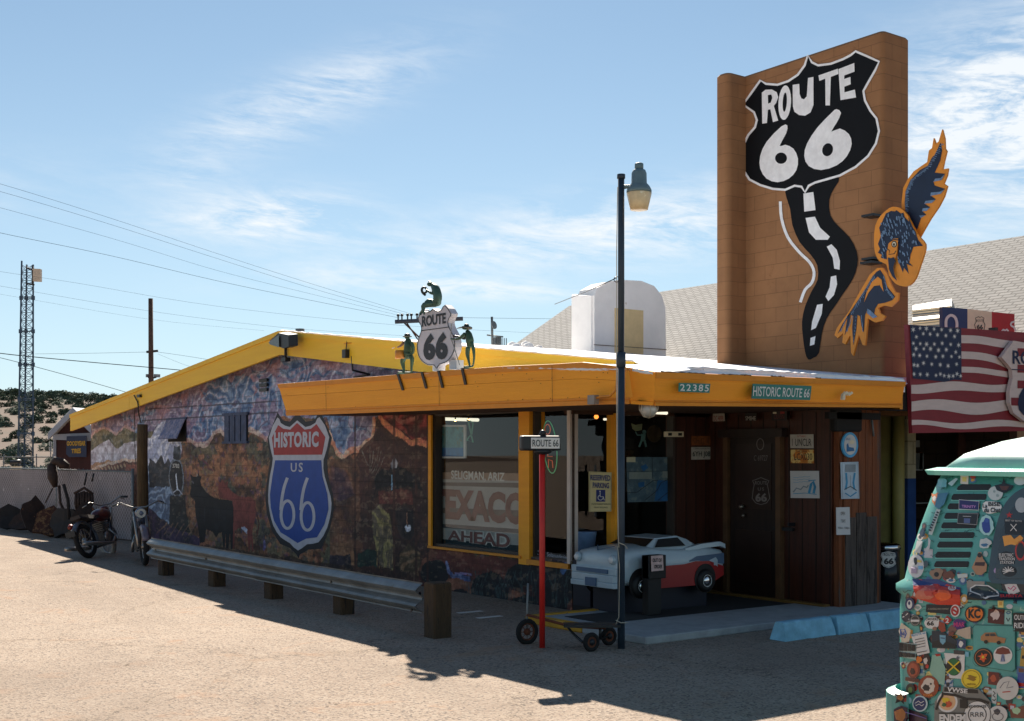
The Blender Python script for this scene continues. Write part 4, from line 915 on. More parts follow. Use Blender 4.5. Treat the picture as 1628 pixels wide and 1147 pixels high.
mb = MB(); inn = [(448+(x-448)*.965, 640+(y-640)*.975) for x, y in so_]; ribbon(mb, XS, inn, 1.0, INK, .004, zf=Zs, closed=True); ribbon(mb, XS, [(300, 581), (572, 545)], 1.3, INK, .006, zf=Zs)
txt(mb, XS, 'ROUTE', [(308, 442), (540, 406), (540, 510), (310, 545)], INK, .006, .035, zf=Zs); txt(mb, XS, '66', [(322, 612), (558, 590), (558, 855), (324, 868)], INK, .006, .06, 1.1, zf=Zs); mb.build('lettering', sg)
for q in (rect(395, 905, 450, 968), rect(556, 860, 625, 952)):
    mb = MB(); flat(mb, XS, q, WHT, -.02, .1, zf=Zs); mb.build('support_leg', rs)
XL2 = Plane('x', -1.262)
for a, b in (((632, 596), (640, 621)), ((670, 592.5), (677, 618)), ((696.5, 590.5), (703, 617)), ((734, 586.5), (739.5, 612))):
    mb = MB(); p, q = Plane('x', -1.27).at(*a), Plane('x', -1.235).at(*b); d = Vector((0, .022, 0)); o = Vector((.012, 0, 0))
    mb.add([p-d, p+d, q+d, q-d, p-d+o, p+d+o, q+d+o, q-d+o], [(0, 1, 2, 3), (7, 6, 5, 4), (0, 3, 7, 4), (1, 5, 6, 2), (3, 2, 6, 7)], BLACK)
    mb.box(p-d*1.0-Vector((.0, 0, .0)), p+d+Vector((.25, 0, .008)), BLACK); mb.build('mounting_strap', rs)
def limb(mb, P, pts, rad, mat, off=0, seg=9):
    """tapered limb through photo-measured joints (x, y, forward offset in m)"""
    q = [P.at(*Zs(p[0], p[1]), (p[2] if len(p) > 2 else 0)+off) for p in pts]
    k = q[0]-CAM; m_ = k.dot(FW)/FPX/6.04
    mb.tube(smooth_path([tuple(v) for v in q], 3), [float(x) for x in np.interp(np.linspace(0, 1, (len(q)-1)*3+1), np.linspace(0, 1, len(rad)), [r_*m_ for r_ in rad])], mat, seg)
def blob(mb, P, x, y, rx, ry, mat, off=0, dep=None, ax=.0):
    c = P.at(*Zs(x, y), off); m_ = (c-CAM).dot(FW)/FPX/6.04
    rot = Matrix.Rotation(-ALPHA, 3, 'Z') @ Matrix.Rotation(ax, 3, 'Y'); mb.ball(c, (rx*m_, (dep or min(rx, ry))*m_, ry*m_), mat, rot=rot)
# drummer on the left
f1 = root('frog_figure', XS.at(*Zs(165, 985)), 'green metal frog figure in a straw hat beating a tan drum beside the roof sign', 'figure', 'metal frog musicians around the roof sign')
mb = MB(); limb(mb, XS, [(172, 665), (178, 720), (172, 800), (165, 850)], [26, 44, 42, 22], FROG); blob(mb, XS, 165, 640, 26, 22, FROG); blob(mb, XS, 176, 655, 14, 16, FROG)
limb(mb, XS, [(150, 820), (122, 870), (130, 940), (138, 985)], [26, 26, 15, 9], FROG); limb(mb, XS, [(185, 810), (212, 850), (208, 920), (205, 985)], [26, 22, 13, 9], FROG)
limb(mb, XS, [(160, 985, .02), (120, 990, .06)], [8, 14], FROG); limb(mb, XS, [(225, 985, .02), (185, 990, .06)], [8, 14], FROG)
limb(mb, XS, [(135, 690), (105, 725), (72, 740)], [14, 11, 6], M('frog_brown', (104, 66, 44), .5)); limb(mb, XS, [(205, 690), (225, 740), (215, 800), (180, 800, .06)], [16, 15, 11, 8], FROG)
mb.build('body', f1)
mb = MB(); blob(mb, XS, 166, 622, 30, 16, FROGD, 0, 28); c = XS.at(*Zs(166, 634)); m_ = (c-CAM).dot(FW)/FPX/6.04; mb.disc(c, 44*m_, (0, 0, 1), M('straw_grey', (128, 126, 110), .7), 20, .008); mb.build('hat', f1)
mb = MB(); c = XS.at(*Zs(130, 772), .05); mb.tube([c, c-Vector((0, 0, 78*m_))], 48*m_, M('drum_tan', (212, 138, 52), .5), 18); mb.build('drum', f1)
mb = MB(); limb(mb, XS, [(72, 742, .04), (55, 752, .05)], [4, 6], CREAM); mb.build('drumstick', f1)
# seated player on top
f2 = root('frog_figure', XS.at(*Zs(430, 385)), 'green metal frog figure sitting on top of the roof sign and blowing a horn', 'figure', 'metal frog musicians around the roof sign')
mb = MB(); FR2 = M('frog_teal_metal', (70, 98, 86), .45, .35, var=.3, vs=14)
limb(mb, XS, [(405, 140), (440, 180), (458, 250), (450, 310)], [20, 42, 44, 42], FR2); blob(mb, XS, 450, 312, 44, 36, FR2, 0, 40); blob(mb, XS, 396, 135, 28, 22, FR2, .02); limb(mb, XS, [(396, 128), (378, 108), (370, 100)], [14, 8, 4], FROGD); limb(mb, XS, [(410, 150), (416, 140)], [8, 5], FR2)
limb(mb, XS, [(440, 320), (385, 340, .08), (372, 390, .08), (345, 420, .08)], [34, 28, 16, 12], FR2); limb(mb, XS, [(440, 325), (400, 300, .05), (392, 365, .1), (398, 430, .1)], [30, 24, 10, 8], FR2)
limb(mb, XS, [(345, 418, .08), (362, 430, .1)], [12, 9], FR2); limb(mb, XS, [(425, 185), (440, 225, .05), (408, 205, .06), (390, 190, .06)], [18, 15, 10, 8], FR2); mb.build('body', f2)
mb = MB(); c = XS.at(*Zs(370, 195), .06); m2 = (c-CAM).dot(FW)/FPX/6.04; mb.torus(c, 26*m2, 11*m2, -FW+Vector((.3, 0, 0)), FROGD, 16, 7); limb(mb, XS, [(352, 175, .06), (350, 215, .06), (378, 240, .06)], [9, 11, 12], FROGD); mb.build('horn', f2)
# player with a stick on the right
f3 = root('frog_figure', XS.at(*Zs(780, 930)), 'green metal frog figure in a floppy hat holding a tall stick', 'figure', 'metal frog musicians around the roof sign')
mb = MB(); limb(mb, XS, [(740, 580), (755, 620), (768, 680), (762, 740)], [16, 36, 40, 24], FROG); blob(mb, XS, 724, 556, 30, 17, FROG, .0)
limb(mb, XS, [(752, 735), (745, 800), (755, 860), (768, 925)], [24, 22, 13, 8], FROG); limb(mb, XS, [(785, 690), (802, 760), (808, 840), (797, 920)], [16, 17, 11, 7], FROG)
limb(mb, XS, [(748, 615, .04), (710, 655, .06), (665, 665, .06), (622, 660, .05)], [20, 15, 10, 10], FROG); limb(mb, XS, [(740, 610), (715, 655), (670, 640), (628, 632, .02)], [16, 14, 9, 11], FROGD)
limb(mb, XS, [(768, 925), (735, 932, .03)], [9, 12], FROG); limb(mb, XS, [(797, 920), (765, 930, .03)], [9, 11], FROG); mb.build('body', f3)
mb = MB(); c = XS.at(*Zs(738, 548)); mb.disc(c+Vector((0, 0, .0)), 50*m_, (.15, .1, 1), FROGD, 16, .01); blob(mb, XS, 735, 532, 26, 20, FROGD, 0, 26); limb(mb, XS, [(715, 552, .05), (690, 562, .07)], [8, 3], M('hat_pale', (150, 140, 130), .6)); mb.build('hat', f3)
mb = MB(); limb(mb, XS, [(628, 512, .05), (620, 600, .05), (622, 655, .05), (650, 740, .05), (704, 912, .05)], [4, 5, 5, 5, 4], M('stick_grey', (150, 150, 146), .5)); mb.build('stick', f3)
# ------------------------------------------------------------------ roof-top things
fl = root('floodlight', XR.at(460, 560), 'black floodlight bracketed to the peak of the yellow gable', 'floodlight')
Pf = Plane('x', -.62); Zf = Z(120, 520, 3.822)
mb = MB(); q = [Pf.at(*Zf(*p)) for p in ((1195, 75), (1250, 28), (1310, 40), (1312, 110), (1280, 122), (1200, 92))]
dx = Vector((.12, .02, 0)); mb.loft([[v+Vector((-.02, .05, -.02)) for v in q], [v+dx for v in q]], BLACK); mb.build('housing', fl)
mb = MB(); q = [Pf.at(*Zf(*p), .02) for p in ((1198, 80), (1260, 36), (1262, 112), (1205, 94))]; mb.add([v+Vector((-.02, .06, -.03)) for v in q], [(3, 2, 1, 0)], M('lamp_lens_dark', (92, 98, 96), .25, var=.2)); mb.build('lens', fl)
mb = MB(); a = XR.at(*Zf(1298, 110), .06); mb.tube([a, a-Vector((0, 0, .22))], .022, BLACK); mb.box(a-Vector((.03, .05, .26)), a+Vector((.06, .1, -.2)), BLACK); mb.build('bracket', fl)
mb = MB(); a = XR.at(556, 562, .06); mb.box(a-Vector((.04, .05, .07)), a+Vector((.06, .05, .05)), BLACK); mb.tube([a+Vector((0, 0, .05)), a+Vector((.02, 0, .2))], .008, BLACK); mb.tube([a+Vector((.02, -.12, .14)), a+Vector((.02, .1, .14))], .006, YELT); mb.tube([a-Vector((-.04, .1, .05)), a-Vector((-.04, .12, .25)), a-Vector((-.3, .14, .30)), XM.at(565, 600, .02), XM.at(565, 640, .02)], .016, BLACK, 6)
tag(mb.build('service_box'), 'small black electrical box with a drop cable on the yellow gable board', 'electrical box')
mb = MB(); a = XR.at(432, 531); a = Vector((.2, a.y+.1, a.z)); mb.tube([a-Vector((0, 0, .3)), a+Vector((0, 0, .02))], .05, GALV); mb.tube([a+Vector((0, 0, .0)), a+Vector((0, 0, .12))], .075, GALV, 12); tag(mb.build('roof_vent_pipe'), 'short galvanised vent pipe behind the gable peak', 'vent pipe')
# white stucco cooler housing behind the ridge
STU = M('white_stucco', (246, 242, 238), .85, var=.07, vs=2, bump=.6, bs=5, wear=(206, 192, 172), wt=.66, ws=2); Yd = Plane('y', 7.6)
def dxz(px, py): p = Yd.at(px, py); return p.x, p.z
prof = [dxz(*p) for p in [(945, 575), (945, 470), (950, 458), (968, 448), (985, 445), (1020, 447), (1040, 455), (1052, 470), (1058, 490), (1059, 575)]]
mb = MB(); hood = [[(x, y, z) for x, z in prof] for y in (7.6, 8.15)]; mb.loft(hood, STU); 
xa_, za_ = dxz(945, 470); yb2 = Plane('x', xa_).at(909, 500).y
mb.loft([[(xa_+.05, 7.62, 3.3), (xa_+.05, 7.62, za_+.02), (xa_+.05, yb2, za_+.10), (xa_+.05, yb2, 3.3)], [(xa_-.03, 7.66, 3.3), (xa_-.03, 7.66, za_-.0), (xa_-.03, yb2-.03, za_+.07), (xa_-.03, yb2-.03, 3.3)]], STU)
hd = mb.build('rooftop_hood'); tag(hd, 'white stucco rooftop hood with rounded shoulders on the cafe ridge', 'roof hood')
mb = MB(); a, b = dxz(977, 490), dxz(1022, 560); mb.box((a[0], 7.585, b[1]-.2), (b[0], 7.60, a[1]), M('tan_panel', (226, 200, 150), .8, var=.1)); mb.build('panel', hd)
mb = MB(); a = dxz(945, 548); b = dxz(1059, 552); mb.box((a[0]-.01, 7.58, a[1]-.012), (b[0]+.01, 7.61, a[1]), M('seam', (110, 96, 84), .8)); mb.build('seam', hd)
mb = MB(); mb.tube([Plane('d', 19).at(882, 484), Plane('d', 16).at(930, 465), Plane('d', 13).at(979, 443)], .006, BLACK, 5); tag(mb.build('guy_wire'), 'thin guy wire running from the lamp post to the rooftop', 'wire')
mb = MB(); r = random.Random(2)
for k in range(26): 
    a = Yd.at(828+k*3.2, 553); mb.ball((a.x, 8.0+r.uniform(-.2, .2), AP[1]-.1+r.uniform(0, .08)+.10*math.sin(k*.22)), (.09, .2, .14+.05*r.random()), STU, 8, 5)
tag(mb.build('stucco_cricket'), 'low white stucco hump on the roof beside the hood', 'roof hump')
# distant weathercock-like mast and dish right of the roof sign
Pq = Plane('d', 30)
mb = MB(); mb.tube([Pq.at(783, 560), Pq.at(782, 504)], .03, GALV, 6); mb.disc(Pq.at(786, 517), .10, (.3, -1, .2), GALV, 12, .02); mb.tube([Pq.at(774, 533), Pq.at(800, 536)], .02, GALV, 5)
for k in range(6): mb.tube([Pq.at(788+k*3.4, 556), Pq.at(788+k*3.4, 538)], .012, GALV, 5)
mb.box(Pq.at(789, 548), Pq.at(797, 536)+Vector((.05, .2, 0)), GALV); tag(mb.build('antenna_mast'), 'thin antenna mast with a small dish behind the white roof', 'antenna')
# ------------------------------------------------------------------ neighbour with the big shingle roof
SHG = bpy.data.materials.new('grey_shingles'); SHG.use_nodes = True; t = NT(SHG.node_tree); b = SHG.node_tree.nodes['Principled BSDF']
ps = t.n('ShaderNodeNewGeometry').outputs['Position']; sp = t.n('ShaderNodeSeparateXYZ', Vector=ps)
wob = t.m('MULTIPLY', t.noise(ps, 3.5, 4, .6), .05)
cv = t.n('ShaderNodeCombineXYZ', X=sp.outputs[1], Y=t.m('ADD', t.m('MULTIPLY', sp.outputs[2], 1.75), wob), Z=0.0).outputs[0]
br = t.n('ShaderNodeTexBrick', Vector=cv, Scale=1.0, Mortar__Size=.016, Mortar__Smooth=.3, Brick__Width=.24, Row__Height=.10, Color1=(.36, .35, .335, 1), Color2=(.27, .265, .255, 1), Mortar=(.13, .125, .12, 1))
t.t.links.new(t.mix(t.m('MULTIPLY', t.noise(ps, 25, 4, .7), .5), br.outputs[0], (.33, .32, .30)), b.inputs['Base Color']); b.inputs['Roughness'].default_value = .95
bp = t.n('ShaderNodeBump', Height=t.m('SUBTRACT', 1, br.outputs['Fac']), Strength=.9, Distance=.03); t.t.links.new(bp.outputs[0], b.inputs['Normal'])
nb_ = root('neighbor_building', (12, 5, 0), 'large building with a steep grey shingle roof behind the sign tower', 'building')
XRG = Plane('x', 12.0); rz0 = XRG.at(1628, 375).z; yend = XRG.at(905, 489).y
lo = (8.3, rz0-(12-8.3)*.62)
mb = MB(); yn = -6.0
mb.add([(12, yn, rz0), (12, yend, rz0), (lo[0], yend, lo[1]), (lo[0], yn, lo[1])], [(0, 1, 2, 3)], SHG); mb.add([(12, yn, rz0), (12, yend, rz0), (16, yend, rz0-2.6), (16, yn, rz0-2.6)], [(3, 2, 1, 0)], SHG)
mb.add([(12, yn, rz0-.12), (12, yend, rz0-.12), (lo[0], yend, lo[1]-.12), (lo[0], yn, lo[1]-.12)], [(3, 2, 1, 0)], CREAM); mb.build('shingle_roof', nb_)
NBW = M('cream_block_wall', (206, 190, 150), .8, block=(.4, .2, .01, .8)); mb = MB()
mb.box((8.6, yn, 0), (8.8, yend-.2, lo[1]+.0), NBW); mb.add([(8.6, yend-.2, 0), (15.9, yend-.2, 0), (15.9, yend-.2, rz0-2.5), (12, yend-.2, rz0-.1), (8.6, yend-.2, lo[1])], [(0, 1, 2, 3, 4)], NBW); mb.build('wall', nb_)
mb = MB(); Xv = Plane('x', 9.6); P3 = Plane('p', (8.3, 0, lo[1]), (-.53, 0, .85)); v_ = [P3.at(*p) for p in ((1458, 505), (1520, 495), (1520, 540), (1458, 540))]
mb.add([v+Vector((-.12, 0, .2)) for v in v_]+[v for v in v_], [(0, 1, 2, 3), (0, 4, 5, 1), (1, 5, 6, 2), (0, 3, 7, 4)], M('vent_grey', (150, 158, 158), .5)); 
for k in range(7): 
    f = .3+k*.1; a, c = v_[0].lerp(v_[3], f), v_[1].lerp(v_[2], f); mb.box(a+Vector((-.15, 0, .19)), c+Vector((-.12, 0, .21)), CREAM)
mb.build('roof_vent', nb_)
# ------------------------------------------------------------------ signs right of the tower
YFg = Plane('y', -2.26); Zg6 = Z(1420, 470, 4.587)
FB = M('flag_navy', (16, 34, 70), .6, var=.15); FRD2 = M('flag_red', (134, 34, 44), .6, var=.14, vs=5, grain=(1, 1, 4)); FW_ = M('flag_white', (214, 192, 184), .6, var=.08, vs=5, grain=(1, 1, 4))
fb = root('flag_board', YFg.at(1500, 690), 'painted wooden american flag board with a shield cut-out, hanging at the porch corner', 'flag board')
mb = MB(); flat(mb, YFg, [(105, 212), (1700, 320), (1700, 975), (140, 1005)], FRD2, 0, .05, zf=Zg6); pn = mb.build('panel', fb)
mb = MB()
def wav(x, y0, a, ph): return y0+a*math.sin(x/95+ph)
W_ = [([(492, 290), (620, 295), (760, 318), (880, 335), (1000, 350), (1100, 372)], 58), ([(492, 408), (620, 415), (740, 440), (860, 490), (1000, 505), (1100, 520)], 54), ([(497, 520), (620, 525), (760, 545), (866, 560), (1000, 575), (1100, 590)], 42)]
for q, h in W_: q = smooth_path(q, 4); flat(mb, YFg, q+[(x, y+h) for x, y in reversed(q)], FW_, .004, zf=Zg6)
for y0, h, x0_, x1_ in ((640, 62, 130, 1700), (770, 80, 132, 1700), (920, 42, 134, 1700)):
    q = [(x0_+(x1_-x0_)*k/40, wav(x0_+(x1_-x0_)*k/40, y0+(x0_+(x1_-x0_)*k/40)*-.0, 13, y0*.01)) for k in range(41)]
    flat(mb, YFg, q+[(x, y+h+8*math.sin(x/130+y0)) for x, y in reversed(q)], FW_, .004, zf=Zg6)
mb.build('white_stripes', pn)
mb = MB(); flat(mb, YFg, [(118, 214), (492, 240), (495, 618), (440, 615), (370, 632), (280, 620), (140, 606)], FB, .008, zf=Zg6); cn = mb.build('blue_canton', pn)
mb = MB(); stars = [(140, 250), (190, 240), (236, 242), (292, 246), (347, 250), (412, 255), (463, 258), (163, 303), (213, 280), (263, 283), (317, 288), (378, 294), (441, 300), (141, 350), (191, 353), (237, 356), (294, 356), (351, 350), (413, 358), (471, 363), (160, 390), (217, 390), (266, 390), (324, 400), (381, 396), (450, 414), (143, 433), (187, 438), (240, 444), (304, 448), (356, 444), (419, 446), (477, 450), (146, 508), (172, 512), (215, 494), (275, 502), (337, 506), (394, 514), (456, 502), (146, 574), (191, 576), (242, 578), (306, 583), (338, 574), (366, 586), (400, 590), (431, 588), (459, 573), (486, 588)]
for i, (x, y) in enumerate(stars):
    rr = random.Random(i); R_ = rr.uniform(19, 26); ph = rr.uniform(0, 6)
    flat(mb, YFg, [(x+(R_ if k % 2 == 0 else R_*.28)*math.cos(ph+k*math.pi/6)*(.8), y+(R_ if k % 2 == 0 else R_*.28)*math.sin(ph+k*math.pi/6)) for k in range(12)], WHT, .012, zf=Zg6)
mb.build('stars', cn)
shl = [(880, 330), (960, 345), (1100, 350), (1240, 330), (1300, 420), (1255, 560), (1310, 700), (1270, 860), (1100, 950), (960, 920), (880, 860), (850, 780), (850, 700), (872, 600), (866, 540), (835, 500), (790, 450)]
mb = MB(); YF2 = Plane('y', -2.34); flat(mb, YF2, shl, FW_, 0, .05, zf=Zg6); s2 = mb.build('shield_cutout', fb)
mb = MB()
for y0 in (385, 505, 620, 745): flat(mb, YF2, [(905 if y0 < 700 else 858, y0), (1230, y0+10), (1230, y0+62), (905 if y0 < 700 else 860, y0+58)], FRD2, .004, zf=Zg6)
txt(mb, YF2, 'ROUTE', [(868, 400), (1180, 420), (1180, 515), (868, 500)], FB, .008, .02, zf=Zg6); txt(mb, YF2, '66', [(905, 620), (1200, 630), (1200, 900), (905, 880)], FB, .008, .06, zf=Zg6); ribbon(mb, YF2, [(862, 540), (1240, 560)], 1.5, FB, .008, zf=Zg6); mb.build('shield_paint', s2)
mb = MB()
for x in (1.0, 2.0):
    p = YFg.at(1470+x*60, 520); mb.box((p.x, -2.20, p.z), (p.x+.05, -2.1, 2.3), WOODD)
mb.build('hanger', fb)
YT_ = Plane('y', -1.0)
tri = root('painted_sign', YT_.at(1560, 530), 'blue, cream and red sign board with a white horseshoe behind the flag board', 'sign')
BLU = M('sign_blue', (26, 56, 104), .55, var=.1); RD = M('sign_red', (176, 26, 36), .55, var=.1)
mb = MB(); flat(mb, YT_, [(360, 84), (542, 98), (542, 330), (360, 330)], BLU, 0, .05, zf=Zg6); flat(mb, YT_, [(542, 98), (719, 120), (719, 330), (542, 330)], CREAM, 0, .05, zf=Zg6); flat(mb, YT_, [(719, 120), (885, 136), (885, 330), (719, 330)], RD, 0, .05, zf=Zg6); p_ = mb.build('panel', tri)
mb = MB(); ribbon(mb, YT_, [(385, 250), (382, 200), (390, 165), (418, 145), (448, 160), (462, 200), (460, 250)], 4.4, WHT, .006, zf=Zg6, sm=3); mb.build('horseshoe', p_)
mb = MB(); ribbon(mb, YT_, [(600, 250), (592, 215), (605, 190), (598, 165), (622, 155), (630, 162), (640, 155), (660, 165), (655, 190), (668, 215), (660, 250)], .9, INK, .006, zf=Zg6); txt(mb, YT_, 'ROUTE', rect(606, 176, 655, 192), INK, .007, .0, zf=Zg6); txt(mb, YT_, '66', rect(608, 212, 652, 248), INK, .007, .03, zf=Zg6); mb.build('shield_lettering', p_)
mb = MB(); ribbon(mb, YT_, [(790, 262), (800, 250), (815, 256), (825, 248), (838, 262)], 3, WHT, .006, zf=Zg6); ribbon(mb, YT_, [(885, 192), (862, 198), (856, 218), (880, 235), (890, 262)], 3, WHT, .006, zf=Zg6, sm=3); mb.build('white_script', p_)
mb = MB()
for px in (1508, 1590): a = YT_.at(px, 540); mb.box((a.x, -1.06, a.z-.9), (a.x+.05, -1.0, a.z+.1), WOODD)
mb.build('stand', tri)
# shop front seen between flag and van
SHX = YF.at(1432, 800).x
shop = root('shop_front', (SHX+1, 0, 0), 'dark shop window front with block pilaster right of the olive wall', 'shop front')
Ps = Plane('y', -.15); a, b = Ps.at(1443, 760).x, Ps.at(1456, 760).x
mb = MB(); mb.box((a, -.15, 0), (b, .1, 2.42), M('pilaster_cream', (188, 180, 150), .8, block=(.6, .33, .012, .9))); mb.box((a-.001, -.152, 0), (b+.001, .09, 1.45), M('pilaster_blue', (30, 70, 130), .8)); mb.build('pilaster', shop)
mb = MB(); mb.box((SHX+.001, .02, 0), (SHX+.1, .12, 2.42), BLACK); mb.box((SHX+4, .0, 0), (SHX+4.2, .12, 2.42), BLACK); mb.box((SHX+.1, .0, 2.2), (SHX+4, .12, 2.42), BLACK); mb.build('frame', shop)
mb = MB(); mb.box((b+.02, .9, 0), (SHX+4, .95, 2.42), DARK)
for z, (u0, u1) in ((1.55, (0, .75)), (1.05, (0, .9))): mb.box((b+.04+u0, .3, z), (b+.04+u1, .6, z+.02), M('shelf_grey', (150, 150, 146), .6))
rr = random.Random(5)
for k in range(16): x = b+.1+rr.random()*.7; z = rr.choice((1.57, 1.07, 1.9)); mb.box((x, .35, z), (x+.06+.05*rr.random(), .45, z+.1+.16*rr.random()), M('shelf_item%d' % (k % 3), ((170, 150, 90), (150, 152, 150), (96, 60, 40))[k % 3], .6))
mb.build('interior_shelves', shop)
mb = MB(); Pw = Plane('y', -.3); c0_ = Pw.at(1525, 720); mb.box((c0_.x-.02, -.30, .9), (c0_.x+.34, -.26, 2.42), M('hanging_board', (66, 34, 20), .7, var=.3)); hb_ = mb.build('hanging_board', None); tag(hb_, 'brown hanging board with white letters W and E above the van', 'sign')
mb = MB(); txt(mb, Pw, 'W', rect(1537, 689, 1547, 706), CREAM, .006, .0); txt(mb, Pw, 'E', rect(1539, 714, 1546, 729), CREAM, .006, .0); txt(mb, Pw, 'E', rect(1539, 738, 1546, 753), CREAM, .006, .0); mb.build('lettering', hb_)
mb = MB(); pl = Plane('y', -.4).at(1590, 697); mb.tube([(pl.x, -.4, pl.z+.3), (pl.x, -.4, pl.z+.05)], .01, BLACK); lathe(mb, pl.x, -.4, [(.02, pl.z+.12), (.09, pl.z+.08), (.11, pl.z-.02), (.10, pl.z-.08)], M('pale_green_shade', (160, 190, 150), .5)); tag(mb.build('hanging_lamp'), 'pale green lamp shade hanging behind the flag board', 'lamp')
# ------------------------------------------------------------------ eagle cut-out
Z8 = Z(1300, 190, 3.0175); XE2 = Plane('x', 4.08)
OR = M('eagle_orange', (236, 146, 40), .55, var=.1); ON = M('eagle_navy', (12, 34, 62), .55, var=.2, vs=6); OB = M('eagle_blue_grey', (112, 140, 172), .55, var=.45, vs=16)
eg = root('eagle_cutout', XE2.at(1420, 540), 'painted plywood eagle with navy wings and orange edging on the side of the sign tower', 'cut-out figure')
def art(P, outer, inner, name, par, extra=None, th=.03, thick_off=0):
    mb = MB(); flat(mb, P, outer, OR, thick_off, th, zf=Z8); o = mb.build(name, par)
    mb = MB(); flat(mb, P, inner, ON, thick_off+.004, zf=Z8)
    if extra: extra(mb)
    mb.build(name+'_paint', o); return o
uw = [(403, 445), (402, 400), (410, 330), (430, 290), (460, 250), (500, 222), (525, 205), (533, 150), (548, 138), (556, 90), (566, 118), (580, 106), (597, 48), (608, 92), (610, 140), (618, 152), (606, 200), (598, 240), (625, 235), (620, 268), (604, 308), (621, 320), (606, 370), (580, 420), (540, 478), (510, 530), (488, 570), (462, 540), (430, 490)]
ui = [(422, 450), (418, 400), (422, 345), (445, 292), (490, 245), (530, 222), (548, 185), (563, 170), (590, 112), (598, 150), (588, 200), (566, 248), (562, 256), (612, 262), (596, 290), (556, 298), (562, 318), (612, 334), (590, 355), (542, 366), (568, 384), (548, 400), (512, 404), (540, 422), (524, 438), (502, 440), (522, 458), (498, 470), (478, 530), (450, 500)]
def hatch(mb, P, A, B, n, ln, mat, off, wd=.8, seed=0):
    r = random.Random(seed)
    for k in range(n):
        t = k/max(1, n-1); x = A[0]+(B[0]-A[0])*t; y = A[1]+(B[1]-A[1])*t; a = ln[2]+r.uniform(-.2, .2); l = r.uniform(ln[0], ln[1])
        ribbon(mb, P, [(x, y), (x+l*math.cos(a), y+l*math.sin(a))], wd, mat, off+.0004*(k % 5), zf=Z8)
def upx(mb):
    for A, B in (((421, 440), (422, 350)), ((422, 350), (450, 288)), ((450, 288), (530, 224)), ((530, 224), (592, 118))): hatch(mb, XE2, A, B, 14, (10, 20, .2), OB, .006, 1.0, 3)
    for q in ([(566, 285), (592, 282), (612, 262), (596, 292), (556, 300)], [(545, 352), (588, 348), (610, 336), (592, 358), (542, 368)], [(520, 392), (566, 386), (548, 402), (512, 405)], [(505, 428), (540, 424), (524, 440), (502, 442)], [(488, 462), (520, 460), (496, 474)]): flat(mb, XE2, q, OB, .008, zf=Z8)
art(XE2, uw, ui, 'upper_wing', eg, upx)
bd = smooth_path([(345, 425), (375, 420), (405, 432), (432, 462), (468, 535), (492, 568), (516, 598), (512, 640), (490, 705), (470, 762), (440, 797), (405, 801), (372, 787), (342, 748), (330, 697), (295, 680), (275, 640), (270, 580), (276, 510), (302, 462)], 2, True)
XE3 = Plane('x', 4.00)
bi = [(352, 440), (372, 442), (378, 436), (400, 452), (412, 448), (418, 470), (440, 492), (436, 470), (458, 520), (470, 540), (482, 578), (506, 607), (476, 610), (460, 612), (446, 650), (440, 688), (458, 706), (428, 694), (438, 742), (415, 712), (410, 736), (396, 702), (384, 672), (388, 600), (368, 572), (342, 598), (330, 640), (332, 672), (304, 665), (308, 650), (290, 640), (300, 622), (290, 598), (304, 560), (296, 520), (310, 492), (328, 452)]
def bdx(mb):
    r = random.Random(9)
    for k in range(150):
        x, y = r.uniform(305, 480), r.uniform(450, 690); 
        ins = False; n = len(bi)
        for i in range(n):
            (x1, y1), (x2, y2) = bi[i], bi[(i+1) % n]
            if (y1 > y) != (y2 > y) and x < (x2-x1)*(y-y1)/(y2-y1)+x1: ins = not ins
        if not ins: continue
        a = math.atan2(y-400, x-300)*.4+1.5; l = r.uniform(14, 30)
        ribbon(mb, XE3, [(x, y), (x-l*math.cos(a)*.5, y+l*math.sin(a)*.7)], r.uniform(1.0, 1.9), OB, .006+.0001*k, zf=Z8)
    flat(mb, XE3, [(345, 598), (368, 574), (392, 572), (386, 640), (378, 668), (345, 668), (338, 640)], OR, .024, zf=Z8)
    flat(mb, XE3, ell(373, 600, 13, 16), INK, .026, zf=Z8); flat(mb, XE3, ell(373, 600, 9, 11), CREAM, .028, zf=Z8); flat(mb, XE3, ell(373, 602, 5, 7), INK, .030, zf=Z8)
    ribbon(mb, XE3, [(350, 590), (372, 578), (392, 580)], 1.6, INK, .030, zf=Z8); ribbon(mb, XE3, [(340, 622), (352, 632), (348, 650), (374, 646), (382, 632)], 1.1, INK, .030, zf=Z8)
    flat(mb, XE3, [(344, 664), (358, 668), (372, 662), (380, 680), (370, 712), (376, 745), (389, 776), (366, 756), (350, 722)], ON, .032, zf=Z8); ribbon(mb, XE3, [(368, 712), (378, 716), (384, 690), (378, 674)], .8, INK, .033, zf=Z8)
art(XE3, bd, bi, 'head', eg, bdx)
lw = [(285, 714), (312, 712), (333, 740), (350, 790), (372, 830), (389, 832), (385, 868), (352, 900), (318, 893), (290, 905), (298, 930), (325, 945), (310, 967), (275, 975), (240, 955), (236, 1000), (228, 1085), (215, 1082), (198, 1035), (186, 1072), (170, 1135), (160, 1120), (156, 1035), (132, 1080), (118, 1072), (122, 1025), (96, 1050), (80, 1035), (92, 1000), (150, 922), (200, 830), (250, 745)]
li = [(300, 722), (320, 752), (332, 800), (372, 850), (358, 868), (325, 880), (290, 886), (276, 910), (272, 936), (240, 912), (228, 940), (222, 1022), (210, 990), (204, 945), (192, 938), (186, 1010), (172, 1085), (166, 1000), (172, 945), (160, 938), (150, 990), (130, 1038), (138, 985), (146, 940), (112, 1010), (96, 1030), (118, 985), (160, 920), (220, 830), (265, 752), (285, 730)]
